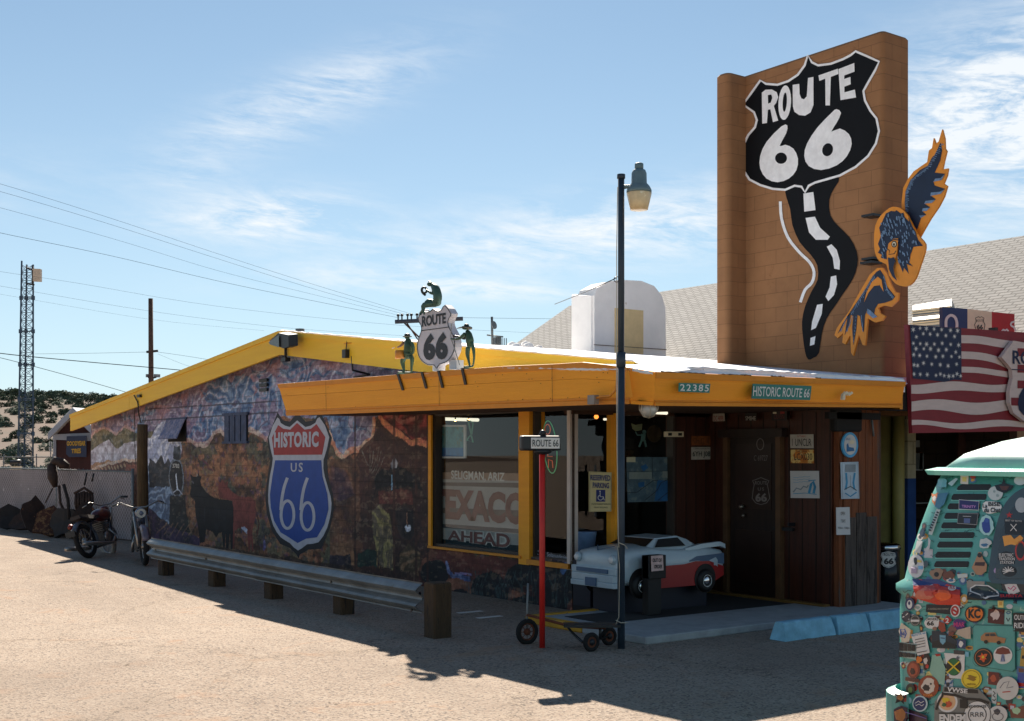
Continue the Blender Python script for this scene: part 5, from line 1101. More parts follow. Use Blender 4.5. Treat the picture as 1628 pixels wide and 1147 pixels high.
def lwx(mb):
    flat(mb, XE2, [(224, 880), (236, 830), (262, 780), (290, 755), (308, 770), (318, 828), (300, 796), (272, 800), (246, 832)], OR, .008, zf=Z8)
    hatch(mb, XE2, (270, 748), (160, 925), 26, (10, 20, 1.2), OB, .006, .9, 5); hatch(mb, XE2, (318, 750), (335, 812), 9, (8, 14, 1.5), OB, .006, 1.1, 6); hatch(mb, XE2, (335, 812), (366, 850), 9, (8, 14, 2.2), OB, .006, 1.2, 6)
    flat(mb, XE2, [(240, 908), (256, 918), (288, 948), (268, 955), (238, 930)], OB, .009, zf=Z8)
    for A, B in (((142, 945), (112, 1010)), ((168, 945), (142, 1010)), ((186, 945), (174, 1060)), ((212, 940), (218, 1010))): hatch(mb, XE2, A, B, 8, (8, 14, 1.6), OB, .008, 1.0, 7)
art(XE2, lw, li, 'lower_wing', eg, lwx)
# ------------------------------------------------------------------ street furniture and signs
TG = M('sign_green', (22, 118, 106), .45, var=.08)
PFr = Plane('y', -2.60); mb = MB(); q = [(1079.5, 609), (1129.5, 610.5), (1128, 625), (1079, 623)]; flat(mb, PFr, q, TG, 0, .006); o = mb.build('house_number_sign'); tag(o, 'small green sign with white number 22385 on the orange fascia', 'sign')
mb = MB(); txt(mb, PFr, '22385', [(1081, 611), (1127, 612), (1126, 623), (1081, 621.5)], WHT, .004, .015, 1.25); mb.build('lettering', o)
mb = MB(); q = [(1197, 610.5), (1290.5, 614), (1288, 636.5), (1195, 634)]; flat(mb, PFr, q, TG, 0, .006); o = mb.build('street_name_sign'); tag(o, 'long green street sign reading HISTORIC ROUTE 66 on the orange fascia', 'sign')
mb = MB(); txt(mb, PFr, 'HISTORIC ROUTE 66', [(1197.5, 614), (1287.5, 618.5), (1286, 632.5), (1196.5, 630)], WHT, .004, .01); mb.build('lettering', o)
mb = MB(); ribbon(mb, PFr, [(1340, 636), (1341, 628), (1345, 624), (1349, 628), (1354, 624)], 4, CREAM, .012); mb.add([(p.x, p.y+.03, p.z) for p in mb.v], mb.f[:], CREAM); tag(mb.build('horn_ornament'), 'small bone coloured ornament nailed to the right end of the fascia', 'ornament')
# red pole with the route sign
PR = Plane('d', 3533/(1030-722)); REDP = M('red_pole_paint', (196, 36, 28), .5, var=.15, wear=(206, 198, 186), wt=.70, ws=16)
b0 = PR.at(862, 1030); rp = root('street_sign', b0, 'slim red pole carrying a black framed ROUTE 66 plate', 'street sign')
mb = MB(); t0 = PR.at(861, 706); mb.tube([b0, Vector((b0.x, b0.y, t0.z))], .027, REDP, 12); mb.build('pole', rp)
mb = MB(); u = RT; c = PR.at(858, 705)-FW*.04
def obox(mb, c, u, v, w_, hx, hy, hz, mat):
    P_ = [c+u*(sx*hx)+v*(sy*hy)+w_*(sz*hz) for sx in (-1, 1) for sy in (-1, 1) for sz in (-1, 1)]
    mb.add(P_, [(0, 1, 3, 2), (4, 6, 7, 5), (0, 4, 5, 1), (2, 3, 7, 6), (0, 2, 6, 4), (1, 5, 7, 3)], mat)
us = (RT+FW*.35).normalized(); ns = us.cross(Vector((0, 0, 1))).normalized(); ZU = Vector((0, 0, 1)); k_ = PR.p
m6 = 11.47/1963
obox(mb, c, us, ns, ZU, 33*m6, .05, 12*m6, BLACK); mb.build('frame', rp, bevel=.02)
mb = MB(); nn = ns if ns.dot(CAM-c) > 0 else -ns
cc_ = c+nn*.053+us*(6*m6); obox(mb, cc_, us, nn, ZU, 24*m6, .003, 8.5*m6, WHT); mb.build('plate', rp)
mb = MB(); o_ = cc_+nn*.006; txt3(mb, 'ROUTE 66', o_-us*22*m6+ZU*5.5*m6, o_+us*22*m6+ZU*5.5*m6, o_+us*22*m6-ZU*5.5*m6, o_-us*22*m6-ZU*5.5*m6, INK, .01); mb.build('lettering', rp)
mb = MB(); mb.tube([c+ZU*11*m6, c+ZU*16*m6+us*.03], .022, BLACK); mb.ball(c+ZU*16*m6+us*.03, .03, BLACK); mb.ball(c-ZU*13*m6+us*.03, (.10, .05, .03), BLACK); mb.build('bracket', rp)
# reserved parking sign on the front window
PV = Plane('y', -.06); CRS = M('aged_sign_cream', (214, 196, 142), .5, var=.1); BLUS = M('handicap_blue', (26, 42, 110), .5)
mb = MB(); flat(mb, PV, [(936.5, 750), (972.5, 751.5), (972, 813.5), (936.5, 814)], CRS, 0, .006); o = mb.build('parking_sign', bevel=0); tag(o, 'cream reserved parking sign in front of the corner window', 'sign')
mb = MB(); txt(mb, PV, 'RESERVED', [(938.5, 755), (970, 756), (970, 765), (938.5, 764)], BLUS, .004, .03); txt(mb, PV, 'PARKING', [(942, 767), (968, 768), (968, 777), (942, 776)], BLUS, .004, .03)
txt(mb, PV, 'STATE DISABLED PARKING', rect(940, 800.5, 970, 803), INK, .004, .0); txt(mb, PV, 'PERMIT REQUIRED', rect(944, 806, 966, 808.5), INK, .004, .0); ribbon(mb, PV, [(937.5, 751.5), (971.5, 752.5), (971, 812.5), (937.5, 813)], .5, INK, .003, closed=True); mb.build('lettering', o)
mb = MB(); flat(mb, PV, rect(947.5, 779, 962, 798), BLUS, .004); ribbon(mb, PV, [(953.5, 783), (953.5, 790), (958.5, 790), (960, 795.5), (961.3, 795)], 1.0, WHT, .007); ribbon(mb, PV, ell(954, 791.5, 4, 4, 14)[:11], .9, WHT, .008); flat(mb, PV, ell(953.3, 781.5, 1.1, 1.1, 8), WHT, .007); mb.build('wheelchair_symbol', o)
mb = MB(); c = PV.at(972, 814); mb.box((c.x-.24, -.05, c.z-.05), (c.x-.22, -.03, c.z+.55), BLACK); mb.build('mounting_post', o)
# number plates (embossed tin), notices and posters
def plaque(P, quad, base, label, cat='licence plate', texts=(), group='licence plates on the porch walls', extra=None, name='licence_plate', zf=Z2):
    mb = MB(); flat(mb, P, quad, base, 0, .006, zf=zf); o = mb.build(name); tag(o, label, cat, group)
    if texts or extra:
        mb = MB()
        for s_, q, m_, bo in texts: txt(mb, P, s_, q, m_, .004, bo, zf=zf)
        if extra: extra(mb, P, zf)
        mb.build('artwork' if extra else 'lettering', o)
    return o
PLW = M('plate_white', (186, 178, 166), .5, var=.15, vs=20); PLO = M('plate_orange', (206, 120, 40), .5, var=.4, vs=14, wear=(232, 200, 120), wt=.5); PLR = M('plate_rust', (136, 74, 30), .8, var=.5, vs=20); PLK = M('plate_dark', (40, 34, 34), .5); PRD = M('plate_red', (160, 46, 40), .6)
YW = Plane('y', -.012); XW = Plane('x', 2.190)
plaque(YW, [(142, 334), (250, 336), (250, 388), (142, 388)], PLR, 'rusty orange licence plate on the left plank panel, above a white plate', texts=(('CH 32 10', rect(152, 345, 240, 378), M('rust_dark', (90, 46, 20), .8), .0),))
plaque(YW, [(141, 398), (251, 398), (250, 468), (141, 470)], PLW, 'white licence plate reading 6YH J08 under a rusty plate', texts=(('6YH J08', rect(147, 422, 246, 460), INK, .01), ('COMMONWEALTH', rect(150, 402, 240, 411), INK, 0)))
plaque(Plane('x', 2.12), [(262, 207), (328, 206), (330, 250), (262, 252)], PLW, 'small white licence plate above the left end of the door lintel', texts=(('DC 4898', rect(268, 220, 324, 248), PRD, .0),))
plaque(Plane('x', 2.12), [(446, 205), (510, 204), (511, 246), (446, 248)], PLK, 'black licence plate with white outline letters above the middle of the door', texts=(('SMB4E', rect(450, 222, 508, 246), PLW, .0),))
plaque(Plane('x', 2.12), [(597, 195), (684, 192), (684, 246), (597, 246)], PLK, 'nearly black licence plate above the right end of the door lintel', texts=(('CU15N', rect(612, 212, 670, 238), M('dim_red', (110, 50, 44), .6), .0),), extra=lambda mb, P, zf: (flat(mb, P, rect(606, 198, 626, 208), CREAM, .004, zf=zf), flat(mb, P, rect(648, 196, 672, 208), PRD, .004, zf=zf)))
XW2 = Plane('x', 2.195)
plaque(XW2, [(703, 327), (835, 325), (836, 405), (704, 404)], PLW, 'white licence plate reading 1 UNCLR right of the door', texts=(('1 UNCLR', rect(715, 350, 825, 392), INK, .0), ('UTAH', rect(745, 330, 790, 342), PRD, 0)))
plaque(XW2, [(706, 413), (836, 413), (837, 491), (707, 489)], PLO, 'orange and white licence plate reading LCX030 right of the door', texts=(('LCX030', rect(728, 434, 830, 472), INK, .0), ('ARIZONA', rect(745, 417, 800, 428), INK, 0)))
SKB = M('sketch_blue', (70, 150, 190), .7, var=.3); SKG = M('sketch_grey', (140, 150, 156), .7); PAP = M('paper_white', (206, 204, 202), .8, var=.04)
def cartoon(mb, P, zf):
    for k in range(3): ribbon(mb, P, [(722+j*12, 570+k*14-k*3*j*.0+((j*37) % 5)-(j*.8)) for j in range(9)], .5, SKB, .004, zf=zf)
    ribbon(mb, P, [(722, 655), (740, 632), (765, 640), (780, 622), (800, 628), (808, 615)], 2.2, SKG, .004, zf=zf); ribbon(mb, P, [(812, 660), (824, 610), (836, 595), (846, 625), (838, 662)], 4, SKB, .005, zf=zf); ribbon(mb, P, [(808, 590), (850, 586)], 1.5, SKB, .006, zf=zf); ribbon(mb, P, [(722, 664), (790, 660), (855, 668)], 1, SKB, .004, zf=zf)
plaque(XW2, [(703, 534), (866, 534), (870, 690), (706, 688)], PAP, 'white poster with a pale blue hand drawn sketch right of the door', 'poster', extra=cartoon, name='poster', group=None)
Ypi = Plane('y', -2.042)
def hours(mb, P, zf):
    for s_, q in (('OPEN', rect(990, 766, 1014, 786)), ('7 DAYS', rect(990, 810, 1016, 828)), ('9:00am - 5:00pm', rect(974, 852, 1040, 868))): txt(mb, P, s_, q, INK, .004, .0, zf=zf)
plaque(Ypi, [(966, 742), (1042, 740), (1046, 897), (968, 899)], PAP, 'white opening hours notice on the weathered timber pier', 'notice', extra=hours, name='hours_notice', group=None)
def cowsk(mb, P, zf):
    flat(mb, P, rect(1015, 497, 1075, 540), SKG, .004, zf=zf); ribbon(mb, P, [(1020, 545), (1025, 600), (1018, 640)], 3, SKB, .004, zf=zf); ribbon(mb, P, [(1070, 545), (1062, 600), (1068, 640)], 3, SKB, .004, zf=zf)
    ribbon(mb, P, [(1015, 660), (1045, 680), (1080, 655)], 2, SKB, .004, zf=zf); ribbon(mb, P, [(1010, 640), (1045, 622), (1080, 645)], 1.2, INK, .005, zf=zf); ribbon(mb, P, [(1045, 620), (1045, 560)], .7, SKG, .004, zf=zf); ribbon(mb, P, [(998, 492), (1088, 488), (1094, 688), (1002, 690)], .5, SKG, .003, zf=zf, closed=True)
plaque(Ypi, [(991, 485), (1092, 482), (1098, 692), (996, 694)], M('poster_pale_blue', (190, 204, 214), .8), 'tall pale blue poster on the timber pier', 'poster', extra=cowsk, name='poster', group=None)
mb = MB(); flat(mb, Ypi, ell(1045, 386, 46, 72, 32), M('oval_blue', (84, 168, 214), .6), 0, .02, zf=Z2); o = mb.build('oval_sign'); tag(o, 'oval light blue sign near the top of the timber pier', 'sign')
mb = MB(); flat(mb, Ypi, ell(1044, 385, 35, 58, 28), PAP, .004, zf=Z2); flat(mb, Ypi, [(1022, 425), (1022, 385), (1030, 375), (1036, 398), (1062, 402), (1066, 420)], M('oval_cat_blue', (50, 110, 160), .6), .007, zf=Z2); flat(mb, Ypi, ell(1052, 370, 14, 12), CREAM, .008, zf=Z2); txt(mb, Ypi, 'SALE', rect(1018, 345, 1042, 358), MATS['oval_cat_blue'], .009, .0, zf=Z2); mb.build('artwork', o)
mb = MB(); Pb = Plane('y', -2.05); mb.box(Pb.at(1329, 640), Pb.at(1372, 687)+Vector((0, .1, 0)), M('speaker_black', (16, 14, 14), .8), .02); mb.box(Pb.at(1318, 655), Pb.at(1400, 668)+Vector((0, .06, 0)), MATS['speaker_black']); mb.tube([Pb.at(1386, 668), Pb.at(1389, 694)], .012, GALV); tag(mb.build('hanging_bracket'), 'black iron bracket under the right end of the canopy', 'bracket')
# trash can
Pt = Plane('d', 15.0); ct = Pt.at(1408, 935); tcn = root('trash_can', (ct.x, ct.y, 0), 'black cylindrical trash can with a shiny rim beside the olive wall', 'trash can')
CAN = M('can_black', (26, 30, 36), .22, .4, var=.1); CHR = M('chrome', (210, 210, 210), .12, 1.0, var=.02)
zt2 = Pt.at(1408, 866).z; R2 = .165
mb = MB(); mb.tube([(ct.x, ct.y, 0), (ct.x, ct.y, zt2-.02)], R2, CAN, 24); mb.build('body', tcn)
mb = MB(); lathe(mb, ct.x, ct.y, [(R2+.005, zt2-.06), (R2+.015, zt2-.05), (R2+.015, zt2-.01), (R2-.02, zt2+.015), (R2-.05, zt2-.0)], CHR, 24); mb.disc((ct.x, ct.y, zt2+.0), R2-.05, (0, 0, 1), BLACK, 20); mb.build('rim', tcn)
mb = MB(); Pc = Plane('p', Vector((ct.x, ct.y, 0))-FW*(R2+.012), -FW); qs = [(1226, 1000), (1262, 992), (1300, 1000), (1306, 1020), (1298, 1038), (1306, 1062), (1290, 1078), (1262, 1088), (1236, 1078), (1222, 1062), (1228, 1038), (1220, 1020)]
flat(mb, Pc, qs, WHT, .0, .012, zf=Z2); sh_ = mb.build('shield_decal', tcn); mb = MB(); ribbon(mb, Pc, [(1262+(x-1262)*.9, 1040+(y-1040)*.9) for x, y in qs], .5, INK, .003, zf=Z2, closed=True); txt(mb, Pc, 'ROUTE', rect(1236, 1003, 1292, 1018), INK, .004, .01, zf=Z2); txt(mb, Pc, '66', rect(1236, 1030, 1292, 1066), INK, .004, .05, zf=Z2); mb.build('lettering', sh_)
# ------------------------------------------------------------------ things behind the glass
def emis(name, rgb, s_): return M(name, rgb, emit=rgb, es=s_, var=0)
BULB = emis('warm_bulb', (255, 190, 110), 5.0); NEG = emis('neon_green', (80, 190, 130), .10); NEO = emis('neon_orange', (210, 96, 56), .16); TUBE = emis('tube_light', (255, 246, 220), .5)
Pi = Plane('x', .22)
cord = [(696, 655), (706, 669), (724, 669), (745, 668), (780, 655), (794, 652), (816, 651), (860, 652), (864, 651), (896, 652), (930, 650)]
for i, (x, y) in enumerate([(706, 669), (724, 669), (745, 668), (793, 654), (816, 651), (863, 652), (896, 652)]):
    mb = MB(); c = Pi.at(x, y); mb.ball(c, .013, BULB, 8, 6); mb.tube([c+Vector((0, 0, .012)), c+Vector((0, 0, .06))], .009, BLACK, 6)
    tag(mb.build('string_bulb'), 'small warm bulb, %s of the string inside the windows' % ['first', 'second', 'third', 'fourth', 'fifth', 'sixth', 'seventh'][i], 'light bulb', 'string of bulbs along the cafe windows')
mb = MB(); mb.tube([Pi.at(x, y-3)+Vector((0, 0, .03)) for x, y in cord], .004, BLACK, 5); tag(mb.build('bulb_cord'), 'dark cord of the bulb string inside the windows', 'cord')
Pm = Plane('x', .15); mb = MB(); flat(mb, Pm, rect(690, 676, 740, 729), WHT, 0, .02); o = mb.build('framed_poster'); tag(o, 'framed blue and green picture hanging inside the large window', 'poster')
mb = MB(); MPm = M('picture_wash', (96, 150, 150), .6, var=.55, vs=9, wear=(110, 120, 90), wt=.55, ws=8); flat(mb, Pm, rect(693, 679, 737, 712), MPm, .004); flat(mb, Pm, rect(693, 712, 737, 726), M('picture_sea', (50, 110, 160), .6, var=.4, vs=12), .004); mb.build('picture', o)
mb = MB(); Pn = Plane('x', .14); ribbon(mb, Pn, [(742, 668), (752, 672), (750, 690), (742, 700), (752, 704), (744, 668)], 2.5, M('green_ornament', (50, 140, 100), .4), 0); tag(mb.build('green_ornament'), 'green hanging ornament beside the framed picture', 'ornament')
mb = MB(); a = Plane('x', 1.6); mb.tube([a.at(690, 666), a.at(760, 668)], .025, TUBE, 8); tag(mb.build('strip_light'), 'long pale strip light above the framed picture', 'strip light'); mb = MB(); mb.tube([Plane('x', 1.2).at(1020, 655), Plane('x', 1.2).at(1060, 657)], .02, TUBE, 8); tag(mb.build('strip_light'), 'short pale strip light seen through the front window', 'strip light')
# painted banner board in the window
Pbn = Plane('x', .16); BW = M('banner_white', (176, 170, 162), .7, var=.2, vs=3); BRD = M('banner_red', (128, 84, 78), .7, var=.35, vs=4)
bn = root('window_banner', Pbn.at(760, 860), 'white lettered board reading SELIGMAN ARIZ TEXACO AHEAD inside the large window', 'banner')
mb = MB(); flat(mb, Pbn, [(688, 754), (833, 757), (833, 884), (688, 866)], BW, 0, .012)
mb.build('board', bn)
for i, (q, c_) in enumerate((([(688, 751), (833, 753), (833, 765), (688, 762)], (150, 118, 96)), ([(688, 767), (833, 768), (833, 776), (688, 772)], (96, 88, 84)), ([(688, 807), (833, 812), (833, 824), (688, 815)], (110, 100, 94)), ([(688, 832), (833, 842), (833, 849), (688, 838)], (86, 88, 90)), ([(688, 856), (833, 868), (833, 884), (688, 866)], (30, 48, 54)))):
    mb = MB(); flat(mb, Pbn, q, M('reflected_band%d' % i, c_, .7, var=.3, vs=4), .003+.0005*i); mb.build('reflection_band', bn)  # reflections crossing the glass, painted as coloured bands on the board
mb = MB(); txt(mb, Pbn, 'SELIGMAN, ARIZ', [(718, 748), (803, 752), (803, 768), (718, 764)], M('banner_letter', (214, 208, 200), .6), .008, .02)
txt(mb, Pbn, 'TEXACO', [(686, 776), (838, 784), (838, 836), (686, 824)], BRD, .007, .05); txt(mb, Pbn, 'AHEAD', [(712, 842), (813, 848), (813, 873), (712, 858)], MATS['banner_letter'], .009, .10); txt(mb, Pbn, 'AHEAD', [(713, 843), (812, 849), (812, 872), (713, 858)], BRD, .012, .03); mb.build('lettering', bn)
# open sign
Po = Plane('x', .14); mb = MB(); 
def neon(mb, P, pts, r_, mat, closed=False):
    q = [P.at(*p) for p in pts]
    if closed: q.append(q[0])
    mb.tube(q, r_, mat, 6)
on = root('neon_sign', Po.at(874, 753), 'green oval neon sign with orange OPEN letters in the narrow window', 'neon sign')
neon(mb, Po, ell(874.5, 711, 10.5, 42, 26, -.09), .005, NEG, True); mb.build('green_ring', on)
mb = MB(); neon(mb, Po, ell(870.5, 683, 4.5, 8, 12), .005, NEO, True); neon(mb, Po, [(869, 706), (869, 693), (874, 693), (876, 697), (874, 700), (869, 700)], .005, NEO); neon(mb, Po, [(877, 711), (871, 711), (871, 726), (878, 726)], .005, NEO); neon(mb, Po, [(871, 718), (876, 718)], .005, NEO); neon(mb, Po, [(872, 744), (872, 731), (878, 733), (879, 744)], .005, NEO); mb.build('orange_letters', on)
# maps pinned inside the front window
Pmp = Plane('y', .09); mb = MB(); flat(mb, Pmp, [(996, 727), (1072, 727), (1073, 797), (998, 799)], M('map_paper', (86, 108, 122), .6, var=.4, vs=9, wear=(120, 132, 130), wt=.55, ws=9), 0, .004); o = mb.build('wall_map'); tag(o, 'blue grey road map posters inside the front window', 'map')
mb = MB(); MB1 = M('map_blue', (40, 104, 160), .6, var=.3); MB2 = M('map_pale', (150, 156, 150), .6, var=.2)
for q, m_, f in (([(1000, 751), (1036, 751), (1036, 762), (1000, 762)], MB2, 0), ([(1053, 749), (1071, 749), (1071, 760), (1053, 760)], MB2, 0), ([(996, 727), (1010, 727), (1010, 735), (996, 735)], CREAM, 0), ([(1045, 764), (1071, 764), (1071, 797), (1040, 797)], MB1, 0), ([(1062, 778), (1069, 778), (1069, 788), (1062, 788)], MB2, 2), ([(1018, 742), (1026, 738), (1030, 744), (1022, 750)], MB1, 2), ([(1014, 768), (1024, 766), (1024, 774), (1015, 775)], MB1, 2)): flat(mb, Pmp, q, m_, .003+.002*f)
for q in ([(996, 784), (1012, 783), (1038, 764), (1046, 764)], [(1024, 796), (1044, 780), (1050, 768), (1062, 762)], [(1045, 796), (1071, 775)]): ribbon(mb, Pmp, q, .9, INK, .009)
ribbon(mb, Pmp, [(1036, 727), (1037, 762)], .7, INK, .009); ribbon(mb, Pmp, [(996, 750), (1072, 749)], .6, INK, .0095); mb.build('map_detail', o)
mb = MB(); Pfg = Plane('y', .5); BF = M('pale_blue_figure', (120, 160, 158), .6)
ribbon(mb, Pfg, [(1023, 690), (1022, 702)], 7, BF, 0); ribbon(mb, Pfg, [(1020, 700), (1016, 711)], 3, BF, .002); ribbon(mb, Pfg, [(1025, 700), (1027, 711)], 3, BF, .002); flat(mb, Pfg, ell(1024, 687, 3.2, 3.4, 10), BF, .003); ribbon(mb, Pfg, [(1020, 692), (1013, 692), (1010, 687)], 1.8, BF, .003); flat(mb, Pfg, [(1003, 673), (1010, 676), (1021, 674), (1020, 684), (1010, 686), (1005, 682)], M('figure_cream', (160, 160, 120), .6), .004)
flat(mb, Pfg, ell(1042, 690, 12, 14, 16), M('brown_disc', (96, 72, 44), .7, var=.5, vs=10), -.02); tag(mb.build('window_figure'), 'pale blue cut-out figure hanging inside the front window', 'cut-out figure')
mb = MB(); c = Plane('y', -.03); flat(mb, c, rect(1058, 686.5, 1087, 695), CREAM, 0, .03); flat(mb, c, rect(1062, 688.5, 1068, 693), BLACK, .003); flat(mb, c, rect(1078, 688.5, 1084, 693), BLACK, .003); tag(mb.build('wall_fixture'), 'small white fixture between the front window and the plank wall', 'fixture')
mb = MB(); c = Plane('y', .3).at(930, 872); lathe(mb, c.x, .3, [(.11, c.z-.06), (.14, c.z+.19), (.145, c.z+.20), (.13, c.z+.19)], M('bucket_blue', (128, 154, 196), .5, var=.2)); mb.box((0.25, .2, .5), (1.9, .6, c.z-.06), WOODD); o = mb.build('bucket_shelf'); tag(o, 'light blue bucket standing on the shelf inside the corner window', 'bucket')
mb = MB(); c = Plane('y', 1.2); 
for x, y in ((968, 687), (948, 663)): mb.ball(c.at(x, y), .03, emis('dim_bulb', (230, 120, 50), 1.6), 8, 6)
mb.tube([c.at(960, 667), c.at(973, 667)], .015, TUBE); mb.ball(c.at(968, 840), .03, MATS['dim_bulb'], 8, 6); tag(mb.build('indoor_lights'), 'small warm lights glowing deep inside the cafe', 'lights')
mb = MB(); txt(mb, Plane('x', .06), 'ENCNO  Solanusdesign', [(846, 874), (903, 884), (903, 892), (846, 883)], M('sill_script', (186, 190, 200), .6), .0, .0); flat(mb, Plane('x', .065), [(845, 874), (904, 883), (904, 896), (845, 888)], BLACK, 0); tag(mb.build('script_strip'), 'black strip with pale handwriting along the bottom of the narrow window', 'sign strip')
# ------------------------------------------------------------------ opposite shed, seen only as a reflection in the glass
CORR = bpy.data.materials.new('corrugated_grey'); CORR.use_nodes = True; t = NT(CORR.node_tree); b = CORR.node_tree.nodes['Principled BSDF']
sp = t.n('ShaderNodeSeparateXYZ', Vector=t.n('ShaderNodeNewGeometry').outputs['Position']); wv_ = t.m('SINE', t.m('MULTIPLY', sp.outputs[2], 26)); t.t.links.new(t.mix(t.ramp(wv_, -.2, .6), (.10, .10, .10), (.40, .40, .38)), b.inputs['Base Color']); b.inputs['Roughness'].default_value = .6
mb = MB(); mb.box((-30, 14, 0), (-22, 27, 4.6), CORR); mb.box((-30.2, 13.8, 4.6), (-21.7, 27.2, 4.8), WHT); tag(mb.build('corrugated_shed'), 'grey corrugated shed across the lot, reflected in the cafe windows', 'shed')
# ------------------------------------------------------------------ coin ride car under the canopy
rc = root('kiddie_ride', (.5, -.75, 0), 'white and red coin operated toy convertible with whitewall wheels under the canopy', 'kiddie ride')
RW = M('ride_white', (170, 186, 194), .3, var=.08, coat=.3); RR = M('ride_red', (148, 22, 26), .3, var=.1, coat=.3); RBLU = M('ride_blue', (70, 96, 124), .35, var=.1); RBK = M('ride_black', (7, 7, 8), .6)
Y0, Y1 = -1.10, -.36; YM = (Y0+Y1)/2; HWD = (Y1-Y0)/2
def sec(x, hw, zb, zm, zt_, crown=.03, n=5):
    pts = [(x, YM-hw*.86, zb), (x, YM-hw, zb+.05), (x, YM-hw, zm), (x, YM-hw*.97, zt_-.03)]
    for k in range(n+1): t = -1+2*k/n; pts.append((x, YM+hw*.9*t, zt_+crown*(1-t*t)))
    pts += [(x, YM+hw*.97, zt_-.03), (x, YM+hw, zm), (x, YM+hw, zb+.05), (x, YM+hw*.86, zb)]
    return pts
def body(x0, x1): pass
S_ = [(-.27, .30, .46, .60, .66), (-.25, .355, .44, .60, .705), (-.20, .37, .40, .60, .735), (0, .37, .36, .60, .76), (.22, .372, .34, .60, .775), (.34, .372, .33, .60, .76), (.8, .372, .33, .60, .73), (1.0, .372, .33, .60, .745), (1.2, .37, .35, .60, .72), (1.33, .35, .40, .58, .70), (1.38, .30, .46, .56, .64)]
mb = MB(); mb.loft([sec(x, h, zb+.14 if 0 < x < 1.3 else zb, zm, zt__, .03) for x, h, zb, zm, zt__ in S_], RW, smooth=True); mb.build('body', rc)
mb = MB(); mb.loft([[(x, YM-h-.004, zb), (x, YM+h+.004, zb), (x, YM+h+.004, zc), (x, YM-h-.004, zc)] for x, h, zb, zc in ((-.04, .366, .38, .50), (.2, .372, .33, .57), (.7, .372, .33, .575), (.88, .372, .33, .60), (1.1, .372, .33, .59), (1.34, .352, .42, .52))], RR); mb.build('red_side', rc)
mb = MB(); mb.loft([[(x, YM-h-.008, za), (x, YM+h+.008, za), (x, YM+h+.008, zb), (x, YM-h-.008, zb)] for x, h, za, zb in ((.78, .372, .60, .61), (.9, .372, .605, .655), (1.34, .352, .545, .67))], RBLU); mb.build('fin_panel', rc)
for s in (-1, 1):
    mb = MB(); y = YM+s*.31; mb.loft([[(x, y-.035, z-.05), (x, y+.035, z-.05), (x, y+.03, z), (x, y-.03, z)] for x, z in ((.75, .745), (1.0, .785), (1.3, .80), (1.38, .77))], RW, smooth=False); mb.build('tail_fin', rc)
mb = MB(); mb.loft([[(x, YM-w_, .74), (x, YM+w_, .74), (x, YM+w_*.8, z), (x, YM-w_*.8, z)] for x, w_, z in ((.20, .33, .76), (.36, .32, .87), (.7, .31, .885), (.86, .30, .84), (1.0, .28, .78))], RW); mb.build('roof', rc)
mb = MB()
for s in (-1, 1): mb.add([(.30, YM+s*.325, .775), (.78, YM+s*.315, .775), (.70, YM+s*.268, .868), (.40, YM+s*.276, .86)], [(0, 1, 2, 3) if s > 0 else (3, 2, 1, 0)], RBK)
mb.build('side_window', rc)
mb = MB(); mb.add([(.19, YM-.30, .79), (.19, YM+.30, .79), (.345, YM+.26, .865), (.345, YM-.26, .865)], [(3, 2, 1, 0)], RBK); mb.build('windshield', rc)
mb = MB(); mb.loft([[(x, YM-.37, .50-.0), (x, YM+.37, .50), (x, YM+.37, .575), (x, YM-.37, .575)] for x in (-.31, -.26)], RW); mb.loft([[(-.33, YM-.36, z), (-.33, YM+.36, z), (-.2, YM+.38, z), (-.2, YM-.38, z)] for z in (.36, .42)], RW); mb.loft([[(-.325, YM-.35, z), (-.325, YM+.35, z), (-.2, YM+.38, z), (-.2, YM-.38, z)] for z in (.42, .50)], RW); mb.build('bumper', rc, .008)
mb = MB(); mb.box((-.329, YM-.26, .515), (-.312, YM+.26, .56), RBLU); mb.build('grille', rc)
for s in (-1, 1):
    mb = MB(); c = (-.275, YM+s*.29, .665); mb.ball(c, (.035, .055, .055), RW); mb.ball((-.30, YM+s*.29, .665), (.02, .038, .038), M('ride_headlight', (220, 216, 214), .15, var=.03)); mb.build('headlight', rc)
mb = MB(); mb.box((-.345, YM-.09, .37), (-.331, YM+.09, .46), RBLU); mb.build('plate', rc)
mb = MB(); 
for s in (-1, 1): mb.loft([[(-.12, YM+s*.13, .79), (-.12, YM+s*.15, .79), (-.12, YM+s*.15, .797), (-.12, YM+s*.13, .797)], [(-.24, YM-.01, .752), (-.24, YM+.01, .752), (-.24, YM+.01, .76), (-.24, YM-.01, .76)]], RBLU)
mb.build('hood_chevron', rc)
for x in (.05, 1.02):
    for s in (-1, 1):
        y = YM+s*.375; mb = MB(); mb.torus((x, y, .375), .085, .05, (0, 1, 0), RBK, 24, 10, .9); w_ = mb.build('tyre', rc)
        mb = MB(); mb.disc((x, y+s*.03, .375), .07, (0, s, 0), RBK, 20, .02); mb.ball((x, y+s*.035, .375), (.055, .022, .055), CHR, 16, 8); mb.torus((x, y+s*.04, .375), .066, .004, (0, 1, 0), WHT, 20, 5); mb.build('hubcap', w_)
        mb = MB(); mb.disc((x, y+s*.006, .40), .165, (0, s, 0), RBK, 24, .01); mb.build('wheel_well', rc)
mb = MB(); mb.box((-.12, YM-.22, .07), (1.2, YM+.22, .34), M('ride_base_navy', (12, 16, 34), .6)); mb.box((-.01, -.33, .07), (.62, -.02, .58), MATS['ride_base_navy']); mb.build('pedestal', rc)
